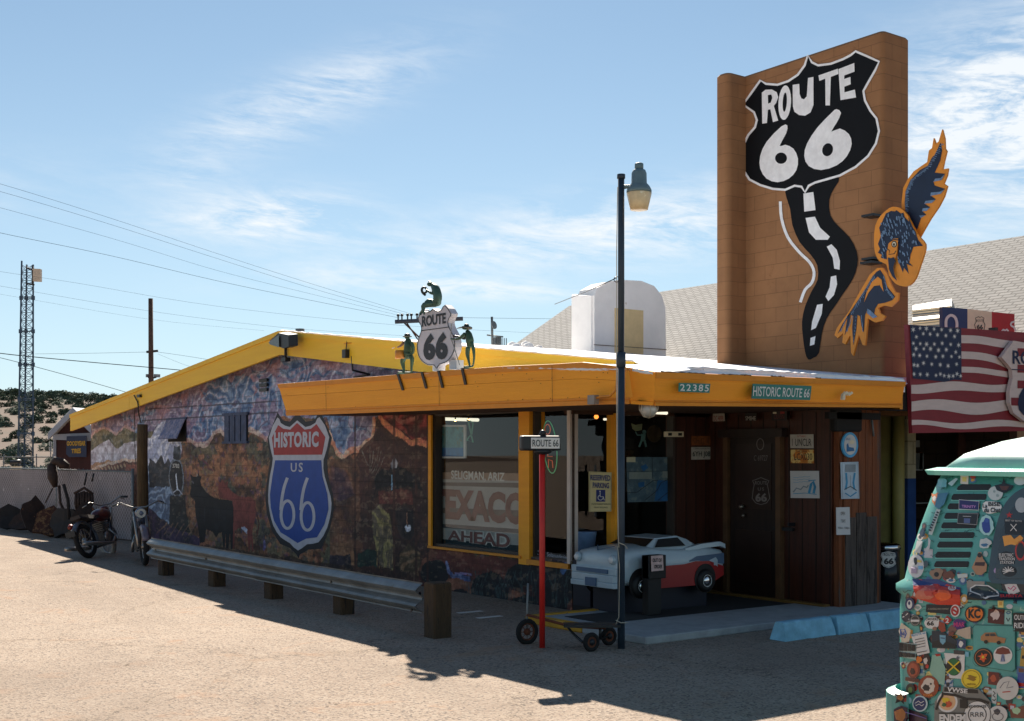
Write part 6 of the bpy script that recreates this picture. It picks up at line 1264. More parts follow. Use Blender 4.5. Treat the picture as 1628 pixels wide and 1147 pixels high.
mb = MB(); Pcb = Plane('y', -1.28); a, b = Pcb.at(1031, 884), Pcb.at(1057, 985); mb.box((a.x, -1.28, .075), (b.x-.05, -1.18, a.z), RBK); mb.box((a.x, -1.30, a.z-.25), (b.x, -1.17, a.z), RBK); o = mb.build('coin_box', bevel=.006); tag(o, 'black coin box post beside the toy car', 'coin box')
mb = MB(); flat(mb, Plane('y', -1.32), [(1035, 884), (1054, 883), (1055, 907), (1036, 909)], M('paper_pink', (206, 176, 170), .8), 0, .003); o = mb.build('paper_notice'); tag(o, 'small pink paper sign reading OUT OF ORDER taped to the coin box', 'notice')
mb = MB(); txt(mb, Plane('y', -1.324), 'OUT OF', rect(1037.5, 888, 1052, 894), INK, .001, .02); txt(mb, Plane('y', -1.324), 'ORDER', rect(1040, 898, 1053, 904), INK, .001, .02); mb.build('lettering', o)
# ------------------------------------------------------------------ old three wheeled cart by the red pole
RUST = M('rusty_iron', (104, 56, 34), .85, var=.45, vs=12, bump=.3); RUBB = M('old_rubber', (26, 24, 24), .9)
Pk = Plane('d', 12.0); ct_ = root('cart', (Pk.at(900, 0).x, Pk.at(900, 0).y, 0), 'old rusty three wheeled hand cart parked behind the red sign pole', 'cart')
def wheel(mb_par, c, R_, ax, tire, hub, r_=.028, spokes=0, white=None):
    c = Vector(c); ax = Vector(ax).normalized(); mb = MB(); mb.torus(c, R_-r_, r_, ax, tire, 28, 8)
    if white: mb.torus(c+ax*r_*.55, R_-r_*1.4, r_*.5, ax, white, 28, 6); mb.torus(c-ax*r_*.55, R_-r_*1.4, r_*.5, ax, white, 28, 6)
    w_ = mb.build('wheel', mb_par); mb = MB()
    if spokes:
        a = ax.orthogonal().normalized(); b = ax.cross(a); mb.torus(c, R_-r_*1.9, .012, ax, hub, 24, 6)
        for k in range(spokes): q = 2*math.pi*k/spokes; mb.tube([c, c+(a*math.cos(q)+b*math.sin(q))*(R_-r_*1.9)], .004, hub, 4)
        mb.ball(c, .035, hub, 8, 6)
    else: mb.disc(c+ax*.012, R_-r_*1.7, ax, hub, 20, .024); mb.ball(c, .035, BLACK, 8, 6)
    mb.build('hub', w_); return w_
c1 = GZ.at(838, 1024)+ZU*.115; c2 = GZ.at(940, 1036)+ZU*.085; c3 = GZ.at(968, 1026)+ZU*.085; axc = (RT*.55-FW*.83)
wheel(ct_, c1, .125, axc, RUBB, RUST, .024, 8); wheel(ct_, c2, .09, axc, RUBB, RUST, .022); wheel(ct_, c3, .09, axc, RUBB, RUST, .022)
mb = MB(); tp = (c2+c3)/2+ZU*.10; mb.tube([c1+ZU*.01, c1+ZU*.20-FW*.0, c1+ZU*.46+RT*.01], .010, GALV); mb.tube([c1+ZU*.16, tp-RT*.28+ZU*.02, tp+RT*.05], .014, RUST); mb.tube([tp-RT*.3+FW*.12, tp-RT*.25-ZU*.06+FW*.1, c2-RT*.08], .012, BLACK); obox(mb, tp+RT*-.08+ZU*.03, RT, FW, ZU, .26, .11, .01, BLACK); mb.tube([c2, c3], .010, BLACK); mb.tube([tp+ZU*.02, (c2+c3)/2], .014, BLACK); mb.build('frame', ct_)
# ------------------------------------------------------------------ motorcycles by the log post
def motorcycle(mx, label, tank_c, steer=0., whitewall=None, fender_c=None):
    rt = root('motorcycle', mx.translation, label, 'motorcycle', 'old motorcycles beside the log post')
    TK = M('tank_'+tank_c[0], tank_c[1], .3, var=.3, vs=10, coat=.3, wear=(120, 70, 50), wt=.62); FN = M('fender_'+tank_c[0], fender_c or tank_c[1], .35, var=.3, wear=(110, 80, 60), wt=.6); SPK = M('dull_chrome', (150, 146, 142), .3, .8, var=.3); ENG = M('engine_grey', (96, 94, 92), .5, .5, var=.4, vs=20); FRM = M('bike_frame', (34, 38, 52), .5, .2)
    def bld(mb, name, par=rt): mb.xf(mx); return mb.build(name, par)
    hd = Vector((.98, 0, .70)); st = Matrix.Translation(Vector((.98, 0, 0))) @ Matrix.Rotation(steer, 4, 'Z') @ Matrix.Translation(Vector((-.98, 0, 0)))
    for x, fr in ((0, 0), (1.32, 1)):
        tm = mx @ st if fr else mx
        mb = MB(); mb.torus((x, 0, .31), .265, .045, (0, 1, 0), (whitewall if fr and whitewall else RUBB), 30, 8); mb.xf(tm); w_ = mb.build('wheel', rt)
        mb = MB(); mb.torus((x, 0, .31), .225, .014, (0, 1, 0), SPK, 28, 6); mb.ball((x, 0, .31), (.06, .05, .06), SPK, 10, 6)
        for k in range(14): q = 2*math.pi*k/14; mb.tube([(x, .02*(-1)**k, .31), (x+.22*math.cos(q), 0, .31+.22*math.sin(q))], .003, SPK, 4)
        mb.xf(tm); mb.build('spokes', w_)
        mb = MB(); rings = []
        for k in range(13):
            q = math.radians((20 if fr else -10)+ (150 if fr else 160)*k/12); cx_, cz_ = x+.335*math.cos(q), .31+.335*math.sin(q); rings.append([(cx_, -.065, cz_-.02*math.sin(q)), (cx_+.012*math.cos(q), -.03, cz_+.02*math.sin(q)), (cx_+.012*math.cos(q), .03, cz_+.02*math.sin(q)), (cx_, .065, cz_-.02*math.sin(q)), (cx_-.01*math.cos(q), 0, cz_)])
        mb.loft(rings, FN, smooth=True); mb.xf(tm); mb.build('fender', rt)
    mb = MB(); 
    for s in (-1, 1): mb.tube([(1.32, s*.09, .31), (1.15, s*.09, .60), (1.00, s*.09, .86)], [.022, .026, .024], SPK)
    mb.xf(mx @ st); mb.build('fork', rt)
    mb = MB(); mb.tube([(.90, -.38, .98), (.97, -.30, 1.02), (1.0, -.1, .93), (1.0, .1, .93), (.97, .30, 1.02), (.90, .38, .98)], .013, SPK)
    for s in (-1, 1): mb.tube([(.88, s*.40, .975), (.95, s*.31, 1.01)], .019, BLACK); mb.tube([(.98, s*.30, 1.0), (1.05, s*.42, .96)], .007, SPK)
    mb.xf(mx @ st); mb.build('handlebar', rt)
    mb = MB(); mb.ball((1.10, 0, .84), (.08, .09, .09), TK); mb.disc((1.17, 0, .84), .075, (1, 0, 0), M('bike_lens', (176, 176, 168), .25), 18, .02); mb.xf(mx @ st); mb.build('headlight', rt)
    mb = MB(); mb.ball((.72, 0, .74), (.27, .13, .12), TK, 16, 10); bld(mb, 'fuel_tank')
    mb = MB(); mb.loft([[(x, -w_, z), (x, w_, z), (x, w_*.9, z+h), (x, -w_*.9, z+h)] for x, w_, z, h in ((-.12, .10, .70, .06), (.1, .13, .68, .07), (.35, .12, .66, .07), (.5, .09, .68, .06))], M('seat_dark', (40, 30, 28), .6)); bld(mb, 'seat')
    mb = MB(); mb.box((.42, -.12, .22), (.82, .12, .42), ENG); 
    for k in range(5): mb.box((.5, -.10, .44+k*.035), (.72, .10, .46+k*.035), ENG)
    mb.ball((.52, -.13, .32), (.09, .03, .09), SPK); mb.ball((.52, .13, .32), (.09, .03, .09), SPK); bld(mb, 'engine')
    mb = MB()
    for s in (-1, 1): mb.tube([(.98, 0, .78), (.80, s*.06, .22), (.4, s*.09, .18), (0, s*.10, .31), (.2, s*.09, .62), (.5, 0, .68), (.98, 0, .80)], .016, FRM)
    bld(mb, 'frame')
    for s in (-1, 1):
        mb = MB(); mb.tube([(.66, s*.10, .46), (.78, s*.14, .34), (.6, s*.16, .20), (.3, s*.17, .20), (-.35, s*.18, .24)], [.02, .02, .025, .035, .038], SPK, 10); bld(mb, 'exhaust_pipe')
    mb = MB(); mb.tube([(-.30, 0, .60), (-.36, 0, .56)], .04, M('tail_red', (110, 24, 20), .5)); mb.box((-.40, -.09, .40), (-.385, .09, .5), BLACK); bld(mb, 'tail_lamp')
    return rt
def bike_mx(px, d, px2, d2, lean):
    a = camw((px-CXP)/FPX*d, d); b = camw((px2-CXP)/FPX*d2, d2); dr = (b-a).normalized(); ang = math.atan2(dr.y, dr.x)
    return Matrix.Translation(a) @ Matrix.Rotation(ang, 4, 'Z') @ Matrix.Rotation(lean, 4, 'X')
OWH = M('aged_whitewall', (150, 140, 130), .85, var=.2)
motorcycle(bike_mx(143, 21.3, 192, 22.3, math.radians(-17)), 'red and chrome motorcycle leaning over, front wheel turned, nearer the fence', ('red', (84, 34, 34)), 1.0, OWH, (92, 96, 104))
motorcycle(bike_mx(229, 21.1, 225, 19.6, math.radians(3)), 'old motorcycle facing the lot between the log post and the guardrail', ('blue', (84, 96, 120)), .15, None, (110, 100, 112))
# log post against the mural
mb = MB(); lgp = (-.32, XM.at(226, 760).y-1.0); Pl = Plane('d', 23.6); a = Pl.at(226.5, 700)
LOG = M('log_brown', (96, 74, 48), .9, var=.5, vs=4, grain=(9, 9, .7), bump=.5, bs=16, wear=(50, 38, 26), wt=.6, ws=3)
mb.tube([(a.x, a.y, -.05), (a.x+.005, a.y, 1.0), (a.x-.004, a.y, 1.8), (a.x, a.y, Pl.at(226, 675).z)], [.112, .105, .10, .098], LOG, 16); tag(mb.build('log_post'), 'thick weathered log post standing against the mural behind the motorcycles', 'post')
# ------------------------------------------------------------------ slatted chain-link fence
CL = bpy.data.materials.new('slatted_chain_link'); CL.use_nodes = True; t = NT(CL.node_tree); b = CL.node_tree.nodes['Principled BSDF']
ps = t.n('ShaderNodeNewGeometry').outputs['Position']; sp = t.n('ShaderNodeSeparateXYZ', Vector=ps)
u_ = t.m('ADD', sp.outputs[1], sp.outputs[2]); v_ = t.m('SUBTRACT', sp.outputs[1], sp.outputs[2])
d1 = t.m('LESS_THAN', t.m('ABSOLUTE', t.m('SINE', t.m('MULTIPLY', u_, 27))), .26); d2 = t.m('LESS_THAN', t.m('ABSOLUTE', t.m('SINE', t.m('MULTIPLY', v_, 27))), .26)
base_ = t.mix(t.ramp(t.noise(ps, 1.6, 5, .6), .3, .7), (.13, .105, .11), (.24, .20, .205)); base_ = t.mix(t.ramp(t.noise(ps, 5, 4, .7), .66, .7), base_, (.55, .5, .5))
base_ = t.mix(t.m('MULTIPLY', t.m('LESS_THAN', t.m('ABSOLUTE', t.m('SINE', t.m('MULTIPLY', sp.outputs[1], 30))), .12), .5), base_, (.08, .07, .07))
t.t.links.new(t.mix(t.m('MULTIPLY', t.m('MAXIMUM', d1, d2), .6), base_, (.50, .46, .46)), b.inputs['Base Color']); b.inputs['Roughness'].default_value = .7
fA = camw((211-CXP)/FPX*25.4, 25.4); fB = camw((0-CXP)/FPX*30.5, 30.5); fC = fB+(fB-fA)*1.1
fn = root('chain_link_fence', fA, 'grey slatted chain link fence running left from the mural wall', 'fence')
mb = MB()
def panel(mb, a, b, z0, z1, th, mat):
    n_ = (b-a).cross(ZU).normalized()*th; mb.add([a+ZU*z0-n_, b+ZU*z0-n_, b+ZU*z0+n_, a+ZU*z0+n_, a+ZU*z1-n_, b+ZU*z1-n_, b+ZU*z1+n_, a+ZU*z1+n_], [(0, 3, 2, 1), (4, 5, 6, 7), (0, 1, 5, 4), (1, 2, 6, 5), (2, 3, 7, 6), (3, 0, 4, 7)], mat)
panel(mb, fA, fB, .03, 1.42, .012, CL); panel(mb, fB, fC, .03, 1.46, .012, CL); mb.build('mesh_panel', fn)
mb = MB(); mb.tube([fA+ZU*1.43, fB+ZU*1.45, fC+ZU*1.48], .02, GALV); 
r = random.Random(6)
for k in range(70): p = fA.lerp(fC, k/70); mb.tube([p+ZU*1.42, p+ZU*(1.46+.03*r.random())+Vector((0, .02, 0))], .006, GALV, 4)
mb.build('top_rail', fn)
for k in range(5): mb = MB(); p = fA.lerp(fC, k/4); mb.tube([p, p+ZU*1.5], .03, GALV); mb.build('post', fn)
# ------------------------------------------------------------------ ranch scrap leaning on the fence
def scrap(px, d, w_, h, lean, turn, mat, label, cat, name, seed, hole_=False, z0=0):
    r = random.Random(seed); n_ = 13; c = camw((px-CXP)/FPX*d, d, z0); ring = []
    for k in range(n_):
        q = 2*math.pi*k/n_; ring.append(Vector((w_/2*math.cos(q)*r.uniform(.62, 1.15), 0, h/2+h/2*math.sin(q)*r.uniform(.72, 1.12))))
    mxx = Matrix.Translation(c) @ Matrix.Rotation(-ALPHA+turn, 4, 'Z') @ Matrix.Rotation(lean, 4, 'X'); mb = MB()
    front = [p+Vector((0, -.07*(1-(abs(p.x)/(w_/2))**2)-.02, 0)) for p in ring]; back = [p+Vector((0, .015, 0)) for p in ring]
    m1 = len(ring); vs = [mxx @ p for p in front]+[mxx @ p for p in back]+[mxx @ Vector((.05*w_, -.05, h*.55))]
    fs = [(k, (k+1) % m1, 2*m1) for k in range(m1)]+[(k, m1+k, m1+(k+1) % m1, (k+1) % m1) for k in range(m1)]+[tuple(m1+k for k in range(m1))]
    mb.add(vs, fs, mat, False); return tag(mb.build(name), label, cat)
SCR = M('scrap_dark_rust', (46, 32, 28), .85, var=.55, vs=6, bump=.5, wear=(140, 84, 50), wt=.64, ws=7); SCD = M('scrap_black', (36, 32, 32), .8, var=.4, vs=6); SCT = M('scrap_tan', (116, 84, 54), .85, var=.5, vs=6, wear=(60, 30, 20), wt=.46)
scrap(8, 29.0, 1.0, .62, -.3, .2, SCD, 'black bent metal scoop at the far left of the fence', 'scrap metal', 'metal_scoop', 1)
scrap(38, 28.2, .95, .50, -.4, -.3, SCR, 'low dark rusty sheet lying between two scoops by the fence', 'scrap metal', 'rusty_sheet', 2)
scrap(57, 28.0, .6, .85, -.25, .6, SCR, 'tall narrow rusted plate leaning on the fence', 'scrap metal', 'rusty_plate', 3)
scrap(76, 26.6, .85, .72, -.5, .1, SCT, 'round tan and rust plough disc tipped toward the lot', 'plough disc', 'plough_disc', 4)
scrap(98, 26.4, .9, .66, -.2, -.5, SCD, 'black oval iron pan leaning beside the plough disc', 'scrap metal', 'iron_pan', 5)
scrap(136, 25.6, .62, .8, -.2, .2, SCR, 'brown rusted iron cover under the leather harness', 'scrap metal', 'iron_cover', 6)
LEA = M('old_leather', (58, 40, 32), .7, var=.6, vs=14, bump=.6, wear=(130, 104, 84), wt=.66, ws=14)
Ph = Plane('d', 27.4); mb = MB(); q = [Ph.at(*p) for p in [(82, 738), (84, 760), (88, 775), (95, 772), (96, 750), (100, 738), (108, 740), (110, 745)]]; mb.tube([q[0], q[1], q[2]], [.10, .12, .05], LEA, 8); mb.tube([Ph.at(80, 742), Ph.at(88, 733), Ph.at(98, 737), Ph.at(110, 742)], [.05, .10, .12, .05], LEA, 8); mb.tube([Ph.at(84, 776), Ph.at(72, 800)], .015, LEA); mb.tube([Ph.at(94, 772), Ph.at(96, 800), Ph.at(106, 822)], .03, LEA)
tag(mb.build('horse_collar'), 'dark leather horse collar hung over the fence top', 'horse collar')
Ph2 = Plane('d', 26.0); mb = MB(); r = random.Random(1)
for k in range(7): x = 121+k*4.2; mb.tube([Ph2.at(x, 781+abs(k-3)*1.4), Ph2.at(x+r.uniform(-1, 1), 800), Ph2.at(x+r.uniform(-2, 2), 812+r.uniform(-6, 6))], [.03, .035, .02], LEA, 6)
mb.tube([Ph2.at(118, 785), Ph2.at(134, 776), Ph2.at(148, 786)], .03, LEA); tag(mb.build('leather_harness'), 'dark ragged leather harness hanging on the fence near the motorcycles', 'harness')
mb = MB(); mb.tube([Ph2.at(101, 770), Ph2.at(108, 795), Ph2.at(110, 826)], .035, SCD, 6); mb.tube([Ph2.at(138, 752), Ph2.at(134, 772)], .02, BLACK, 5); mb.tube([Ph2.at(149, 753), Ph2.at(146, 766)], .02, BLACK, 5); tag(mb.build('iron_rods'), 'bent dark iron rods hooked on the fence', 'iron rods')
mb = MB(); mb.tube([GZ.at(90, 851)+ZU*.08, GZ.at(112, 856)+ZU*.1, GZ.at(133, 862)+ZU*.09], [.07, .09, .06], LOG, 9); mb.tube([GZ.at(121, 846)+ZU*.5, GZ.at(128, 856)+ZU*.2, GZ.at(137, 858)+ZU*.05], .04, LOG, 7); tag(mb.build('driftwood_log'), 'crooked grey driftwood log lying on the ground before the fence', 'log')
mb = MB(); Pz = Plane('d', 33); mb.tube([Pz.at(17, 735), Pz.at(33, 734)], .05, BLACK)
for k in range(5): mb.tube([Pz.at(18+k*3.2, 735), Pz.at(19+k*2.8, 742)], .012, BLACK, 4)
mb.box(Pz.at(18, 742), Pz.at(31, 756)+Vector((.1, .3, 0)), CREAM); tag(mb.build('wire_basket'), 'black wire basket on a pale box behind the fence', 'basket')
Pb2 = Plane('d', 48); mb = MB(); GD = M('grey_pipe', (96, 100, 104), .8); mb.tube([Pb2.at(-30, 727), Pb2.at(88, 727)], .022, GD)
for k in range(5): mb.tube([Pb2.at(-20+k*26, 752), Pb2.at(-20+k*26, 722)], .022, GD, 6)
tag(mb.build('yard_fence'), 'low pipe rail fence in front of the saltbush flats', 'fence')
mb = MB(); Ps3 = Plane('d', 44); mb.box(Ps3.at(78, 703), Ps3.at(83, 709)+Vector((0, .05, 0)), WHT); mb.box(Ps3.at(78, 711), Ps3.at(83, 717)+Vector((0, .05, 0)), WHT); mb.tube([Ps3.at(80.5, 745), Ps3.at(80.5, 702)]
 , .02, GALV); tag(mb.build('small_sign_post'), 'small white notice plates on a thin post left of the red barn', 'sign')
# ------------------------------------------------------------------ red barn
dB = 37.0; Pbn2 = Plane('d', dB); BRN = M('barn_red_board', (62, 30, 28), .8, var=.25, vs=2, grain=(10, 10, .5)); BTR = M('barn_trim', (150, 154, 164), .6, var=.05); MET = M('white_metal_roof', (206, 206, 208), .35, .2, var=.05)
bar = root('red_barn', Pbn2.at(125, 745), 'small dark red board barn with white trim and a tyre sign', 'barn')
def bp_(x, y, e=0): return Pbn2.at(x, y)+FW*e
wl, wr = 88, 160; ey = 689; ax_, ay = 123, 653
mb = MB(); gz_ = HYP+1.8*FPX/dB
fr_ = [bp_(wl, gz_), bp_(wr, gz_), bp_(wr, ey), bp_(ax_, ay+4), bp_(wl, ey)]; bk = [p+FW*9+RT*1.5 for p in fr_]; mb.loft([fr_, bk], BRN); mb.build('wall', bar)
mb = MB()
for (x0_, y0_), (x1_, y1_) in (((wl-3, ey+3), (ax_, ay)), ((ax_, ay), (wr+3, ey+3))):
    a, b = bp_(x0_, y0_, -.4), bp_(x1_, y1_, -.4); e = FW*9.8+RT*1.6; u2 = ZU*.08; mb.add([a, b, b+e, a+e, a+u2, b+u2, b+e+u2, a+e+u2], [(0, 3, 2, 1), (4, 5, 6, 7), (0, 1, 5, 4), (2, 3, 7, 6), (3, 0, 4, 7), (1, 2, 6, 5)], MET)
mb.build('roof', bar)
mb = MB()
for A, B in (((wl-3, ey+3), (ax_, ay)), ((ax_, ay), (wr+3, ey+3))):
    a, b = bp_(*A, -.45), bp_(*B, -.45); d_ = ZU*.15; mb.add([a-d_, b-d_, b+ZU*.04, a+ZU*.04, a-d_+FW*.1, b-d_+FW*.1, b+FW*.1+ZU*.04, a+FW*.1+ZU*.04], [(0, 1, 2, 3), (7, 6, 5, 4), (0, 4, 5, 1), (3, 2, 6, 7)], BTR)
a, b = bp_(wl-2, 691, -.1), bp_(wr, 688, -.1); mb.add([a, b, b-ZU*.26, a-ZU*.16], [(0, 3, 2, 1)], BTR); mb.box(bp_(wl-1, gz_, -.1), bp_(wl+1, ey, -.02), BTR); mb.build('trim', bar)
mb = MB(); Psg = Plane('d', dB-.25); flat(mb, Psg, [(106, 694), (137, 693), (137, 727), (110, 727), (105, 722)], M('tyre_sign_navy', (34, 44, 70), .5, var=.2), 0, .05); sgn = mb.build('tyre_sign', bar)
mb = MB(); TYE = M('tyre_sign_yellow', (196, 150, 40), .6, var=.2); txt(mb, Psg, 'GOODYEAR', [(106.5, 702), (136.5, 701), (136.5, 709), (106.5, 709)], TYE, .02, .04); txt(mb, Psg, 'TIRES', [(114, 714), (129, 713), (129, 721), (114, 721)], TYE, .02, .04); mb.build('lettering', sgn)
# ------------------------------------------------------------------ lattice tower, poles and wires
STL = M('tower_steel', (74, 90, 108), .9, 0, var=.2, spec=.1); dT = 62.0
def tp_(x, y, e=0): return Plane('d', dT+e).at(x, y)
lt = root('lattice_tower', tp_(42, 745), 'tall slim steel lattice tower with a dish at its top beyond the fence', 'tower')
yb_t, yt_t = 752, 421
def leg(k, y):
    f = (yb_t-y)/(yb_t-yt_t); xs = ((28.5+6*f), (38.5+4.0*f), (52.3+.5*f)); return tp_(xs[k], y, (0, 1.0, .3)[k])
for k in range(3): mb = MB(); mb.tube([leg(k, yb_t), leg(k, (yb_t+yt_t)/2), leg(k, yt_t if k else 415)], .045, STL, 6); mb.build('leg', lt)
mb = MB(); n_ = 26
for i in range(n_):
    y0_, y1_ = yb_t-(yb_t-yt_t)*i/n_, yb_t-(yb_t-yt_t)*(i+1)/n_
    for a_, b_ in ((0, 1), (1, 2), (0, 2)):
        mb.tube([leg(a_, y0_), leg(b_, y0_)], .018, STL, 4); mb.tube([leg(a_, y0_), leg(b_, y1_)], .013, STL, 4); mb.tube([leg(b_, y0_), leg(a_, y1_)], .013, STL, 4)
tag(mb.build('cross_bracing', lt), kind='stuff')
mb = MB()
for y in (474, 527, 580, 635, 690):
    for k in range(3): c = leg(k, y); mb.box(c-Vector((.07, .07, .10)), c+Vector((.07, .07, .10)), STL)
    mb.tube([leg(0, y), leg(1, y), leg(2, y), leg(0, y)], .03, STL, 5)
mb.build('collar', lt)
mb = MB(); c = tp_(59.5, 438, -.4); obox(mb, c, (RT+FW*.4).normalized(), FW, ZU, .17, .12, .31, M('dish_tan', (206, 186, 164), .5)); mb.tube([tp_(42, 426), tp_(57, 431, -.3)], .05, BLACK, 6); mb.tube([tp_(42, 451), tp_(54, 453, -.2)], .05, BLACK, 6); mb.tube([tp_(52, 424), tp_(52, 452)], .05, BLACK, 6); mb.build('dish', lt)
PWD = M('pole_wood', (84, 62, 52), .9, var=.3); dP = 47.0
def pp_(x, y, e=0): return Plane('d', dP+e).at(x, y)
up = root('utility_pole', pp_(241, 745), 'plain wooden utility pole with two small floodlights behind the gable', 'utility pole', 'utility poles behind the cafe')
mb = MB(); mb.tube([pp_(241, 745), pp_(239.5, 475)], [.11, .085], PWD, 10); mb.build('pole', up)
mb = MB(); mb.tube([pp_(233, 560), pp_(251, 558)], .05, BLACK, 6); mb.build('crossarm', up)
for x in (235.5, 248.5): mb = MB(); mb.box(pp_(x-2.6, 600), pp_(x+2.6, 595)+FW*.2, M('lamp_box', (120, 124, 130), .4)); mb.tube([pp_(x, 600), pp_(241, 602)], .03, BLACK, 5); mb.build('floodlight', up)
dQ = 42.0
def pq_(x, y, e=0): return Plane('d', dQ+e).at(x, y)
u2_ = root('utility_pole', pq_(682, 745), 'wooden utility pole with a crossarm and insulators mostly hidden by the roof sign', 'utility pole', 'utility poles behind the cafe')
mb = MB(); mb.tube([pq_(682, 745), pq_(682, 497)], [.16, .12], PWD, 10); mb.build('pole', u2_)
mb = MB(); mb.tube([pq_(628, 512, -.2), pq_(736, 507, -.2)], .075, M('arm_grey', (72, 78, 92), .8), 6); mb.build('crossarm', u2_)
for x in (633, 639, 648, 654, 663, 706, 720): mb = MB(); c = pq_(x, 509-(x-628)*.045, -.2); mb.tube([c, c+ZU*.1], .025, BLACK, 6); mb.ball(c+ZU*.15, (.055, .055, .05), BLACK, 8, 6); mb.build('insulator', u2_)
mb = MB(); mb.tube([pq_(643, 514, -.2), pq_(682, 552, 0)], .03, PWD, 5); mb.tube([pq_(647, 514, -.2), pq_(664, 540, 0)], .025, PWD, 5); mb.build('brace', u2_)
WIRE = M('wire_dark', (46, 50, 62), 1.0, var=0, spec=0); WIRK = M('wire_black', (18, 19, 23), 1.0, var=0, spec=0)
def wire(pts, ds, r_, mat, label):
    r_ *= .5; q = smooth_path(pts, 6); n_ = len(q); mb = MB(); mb.tube([Plane('d', ds[0]+(ds[1]-ds[0])*i/(n_-1)).at(*p) for i, p in enumerate(q)], r_, mat, 4)
    tag(mb.build('power_line'), label, 'power line', 'overhead wires crossing the sky')
wire([(-120, 342), (0, 370.5), (172, 406), (344, 446.5), (500, 479), (636, 506)], (24, 42), .0085, WIRK, 'dark overhead wire, lowest of the four running to the crossarm')
wire([(-120, 262), (0, 292.6), (172, 346), (344, 403), (500, 453), (662, 502)], (24, 42), .007, WIRE, 'thin overhead wire, topmost of the four running to the crossarm')
wire([(-120, 274), (0, 304.7), (172, 356), (344, 411), (500, 460), (654, 503)], (24, 42), .007, WIRE, 'thin overhead wire, second from the top of the four to the crossarm')
wire([(-120, 300), (0, 330.5), (180, 380), (344, 430), (500, 469), (639, 503)], (24, 42), .006, WIRE, 'thin overhead wire, third from the top of the four to the crossarm')
wire([(-120, 412), (0, 432), (120, 450), (344, 487), (636, 517.5), (900, 532)], (44, 60), .008, WIRE, 'faint high wire passing just above the far utility pole')
wire([(-120, 436), (0, 455), (239, 495), (450, 521), (640, 534)], (46, 60), .008, WIRE, 'faint wire crossing the tip of the far utility pole')
wire([(-120, 448), (0, 468), (239, 508), (420, 526)], (46, 60), .006, WIRE, 'lowest faint wire crossing near the tip of the far utility pole')
wire([(-80, 549), (0, 562), (120, 574), (300, 590), (350, 596)], (22, 30), .016, WIRK, 'thick black cable ending behind the left slope of the gable')
wire([(-80, 552), (0, 569), (110, 598), (218, 629)], (22, 26), .010, WIRK, 'black service cable dropping to the left gable board')
wire([(56, 563), (140, 562), (233, 560)], (50, 47), .010, WIRE, 'thin wire running left from the arm of the far utility pole')
wire([(251, 560), (300, 567), (360, 577)], (47, 44), .010, WIRE, 'thin wire running right from the arm of the far utility pole')
wire([(251, 563), (290, 579), (320, 588)], (47, 44), .007, WIRE, 'second thin wire dropping right from the far utility pole')
wire([(700, 505), (780, 506), (860, 507), (960, 508), (1180, 511)], (42, 50), .010, WIRE, 'thin wire running right from behind the roof sign')
mb = MB(); mb.tube([XR.at(218, 629, .06), XR.at(223, 640, .05), XR.at(224, 660, .04), XM.at(226, 672, .03)], .014, BLACK, 6); mb.box(XR.at(224, 628, .03), XR.at(228, 632, .08), BLACK); tag(mb.build('drop_cable'), 'black drop cable clamped on the left gable board', 'cable')
# ------------------------------------------------------------------ sticker covered van, rear quarter nearest the camera
VA = math.radians(25.0)
va = RT*math.sin(VA)-FW*math.cos(VA); vb = RT*math.cos(VA)+FW*math.sin(VA)       # toward the van's front; across the van
P0 = camw(1.85, 6.0)-va*.10
VL, VW_ = 4.35, 1.72
AQ = M('aqua_van_paint', (82, 160, 152), .42, var=.2, vs=5, bump=.05, wear=(170, 196, 184), wt=.66, ws=6, coat=.15)
def vsec(z, iS, iR, rad=.26, n=6):
    """closed plan outline at height z, pulled in iS at the sides and iR at rear and front"""
    out = []
    x0, x1, y0, y1 = iR, VL-iR*.8, iS, VW_-iS
    for cx_, cy_, a0 in ((x0+rad, y0+rad, 180), (x1-rad, y0+rad, 270), (x1-rad, y1-rad, 0), (x0+rad, y1-rad, 90)):
        for k in range(n+1): a = math.radians(a0+90*k/n); out.append(P0+va*(cx_+rad*math.cos(a))+vb*(cy_+rad*math.sin(a))+ZU*z)
    return out
secs = [(.28, .05, .06), (.34, .02, .02), (.55, .0, .0), (.80, -.005, -.005), (1.05, -.005, -.005), (1.115, .0, .0), (1.135, -.018, -.018), (1.165, -.018, -.018), (1.19, .012, .01), (1.30, .028, .03), (1.45, .055, .07), (1.60, .085, .115), (1.705, .11, .155)]
van = root('camper_van', P0+va*VL/2+vb*VW_/2, 'turquoise camper van plastered with stickers, parked at the right edge', 'van')
mb = MB(); rings = [vsec(*s_) for s_ in secs]; mb.loft(rings, AQ, cap=True, smooth=True); vbody = mb.build('body', van)
bm_v = [tuple(v) for v in mb.v]; bm_f = [tuple(f) for f in mb.f]
def bar_(z0_, z1_, out): 
    a_ = vsec(z0_, -out, -out, .24); b_ = vsec(z1_, -out, -out, .24); c_ = vsec(z1_+.02, -out+.03, -out+.03, .24); d_ = vsec(z0_-.02, -out+.03, -out+.03, .24); n7 = 7
    idx = list(range(21, 28))+list(range(0, 7)); rg = [[d_[i], a_[i], b_[i], c_[i]] for i in idx]; return rg
mb = MB(); mb.loft(bar_(.40, .64, .045), AQ, cap=True, closed=True, smooth=False); nv = len(bm_v); bm_v += [tuple(v) for v in mb.v]; bm_f += [tuple(i+nv for i in f) for f in mb.f]; mb.build('rear_bumper', van)
bvh = BVHTree.FromPolygons(bm_v, bm_f)
def vhit(px, py, off=.003):
    d = (FW+RT*((px-CXP)/FPX)+ZU*((HYP-py)/FPX)).normalized(); h, nn, _, _ = bvh.ray_cast(CAM, d)
    if h is None: return None
    if nn.dot(d) > 0: nn = -nn
    return h+nn*off
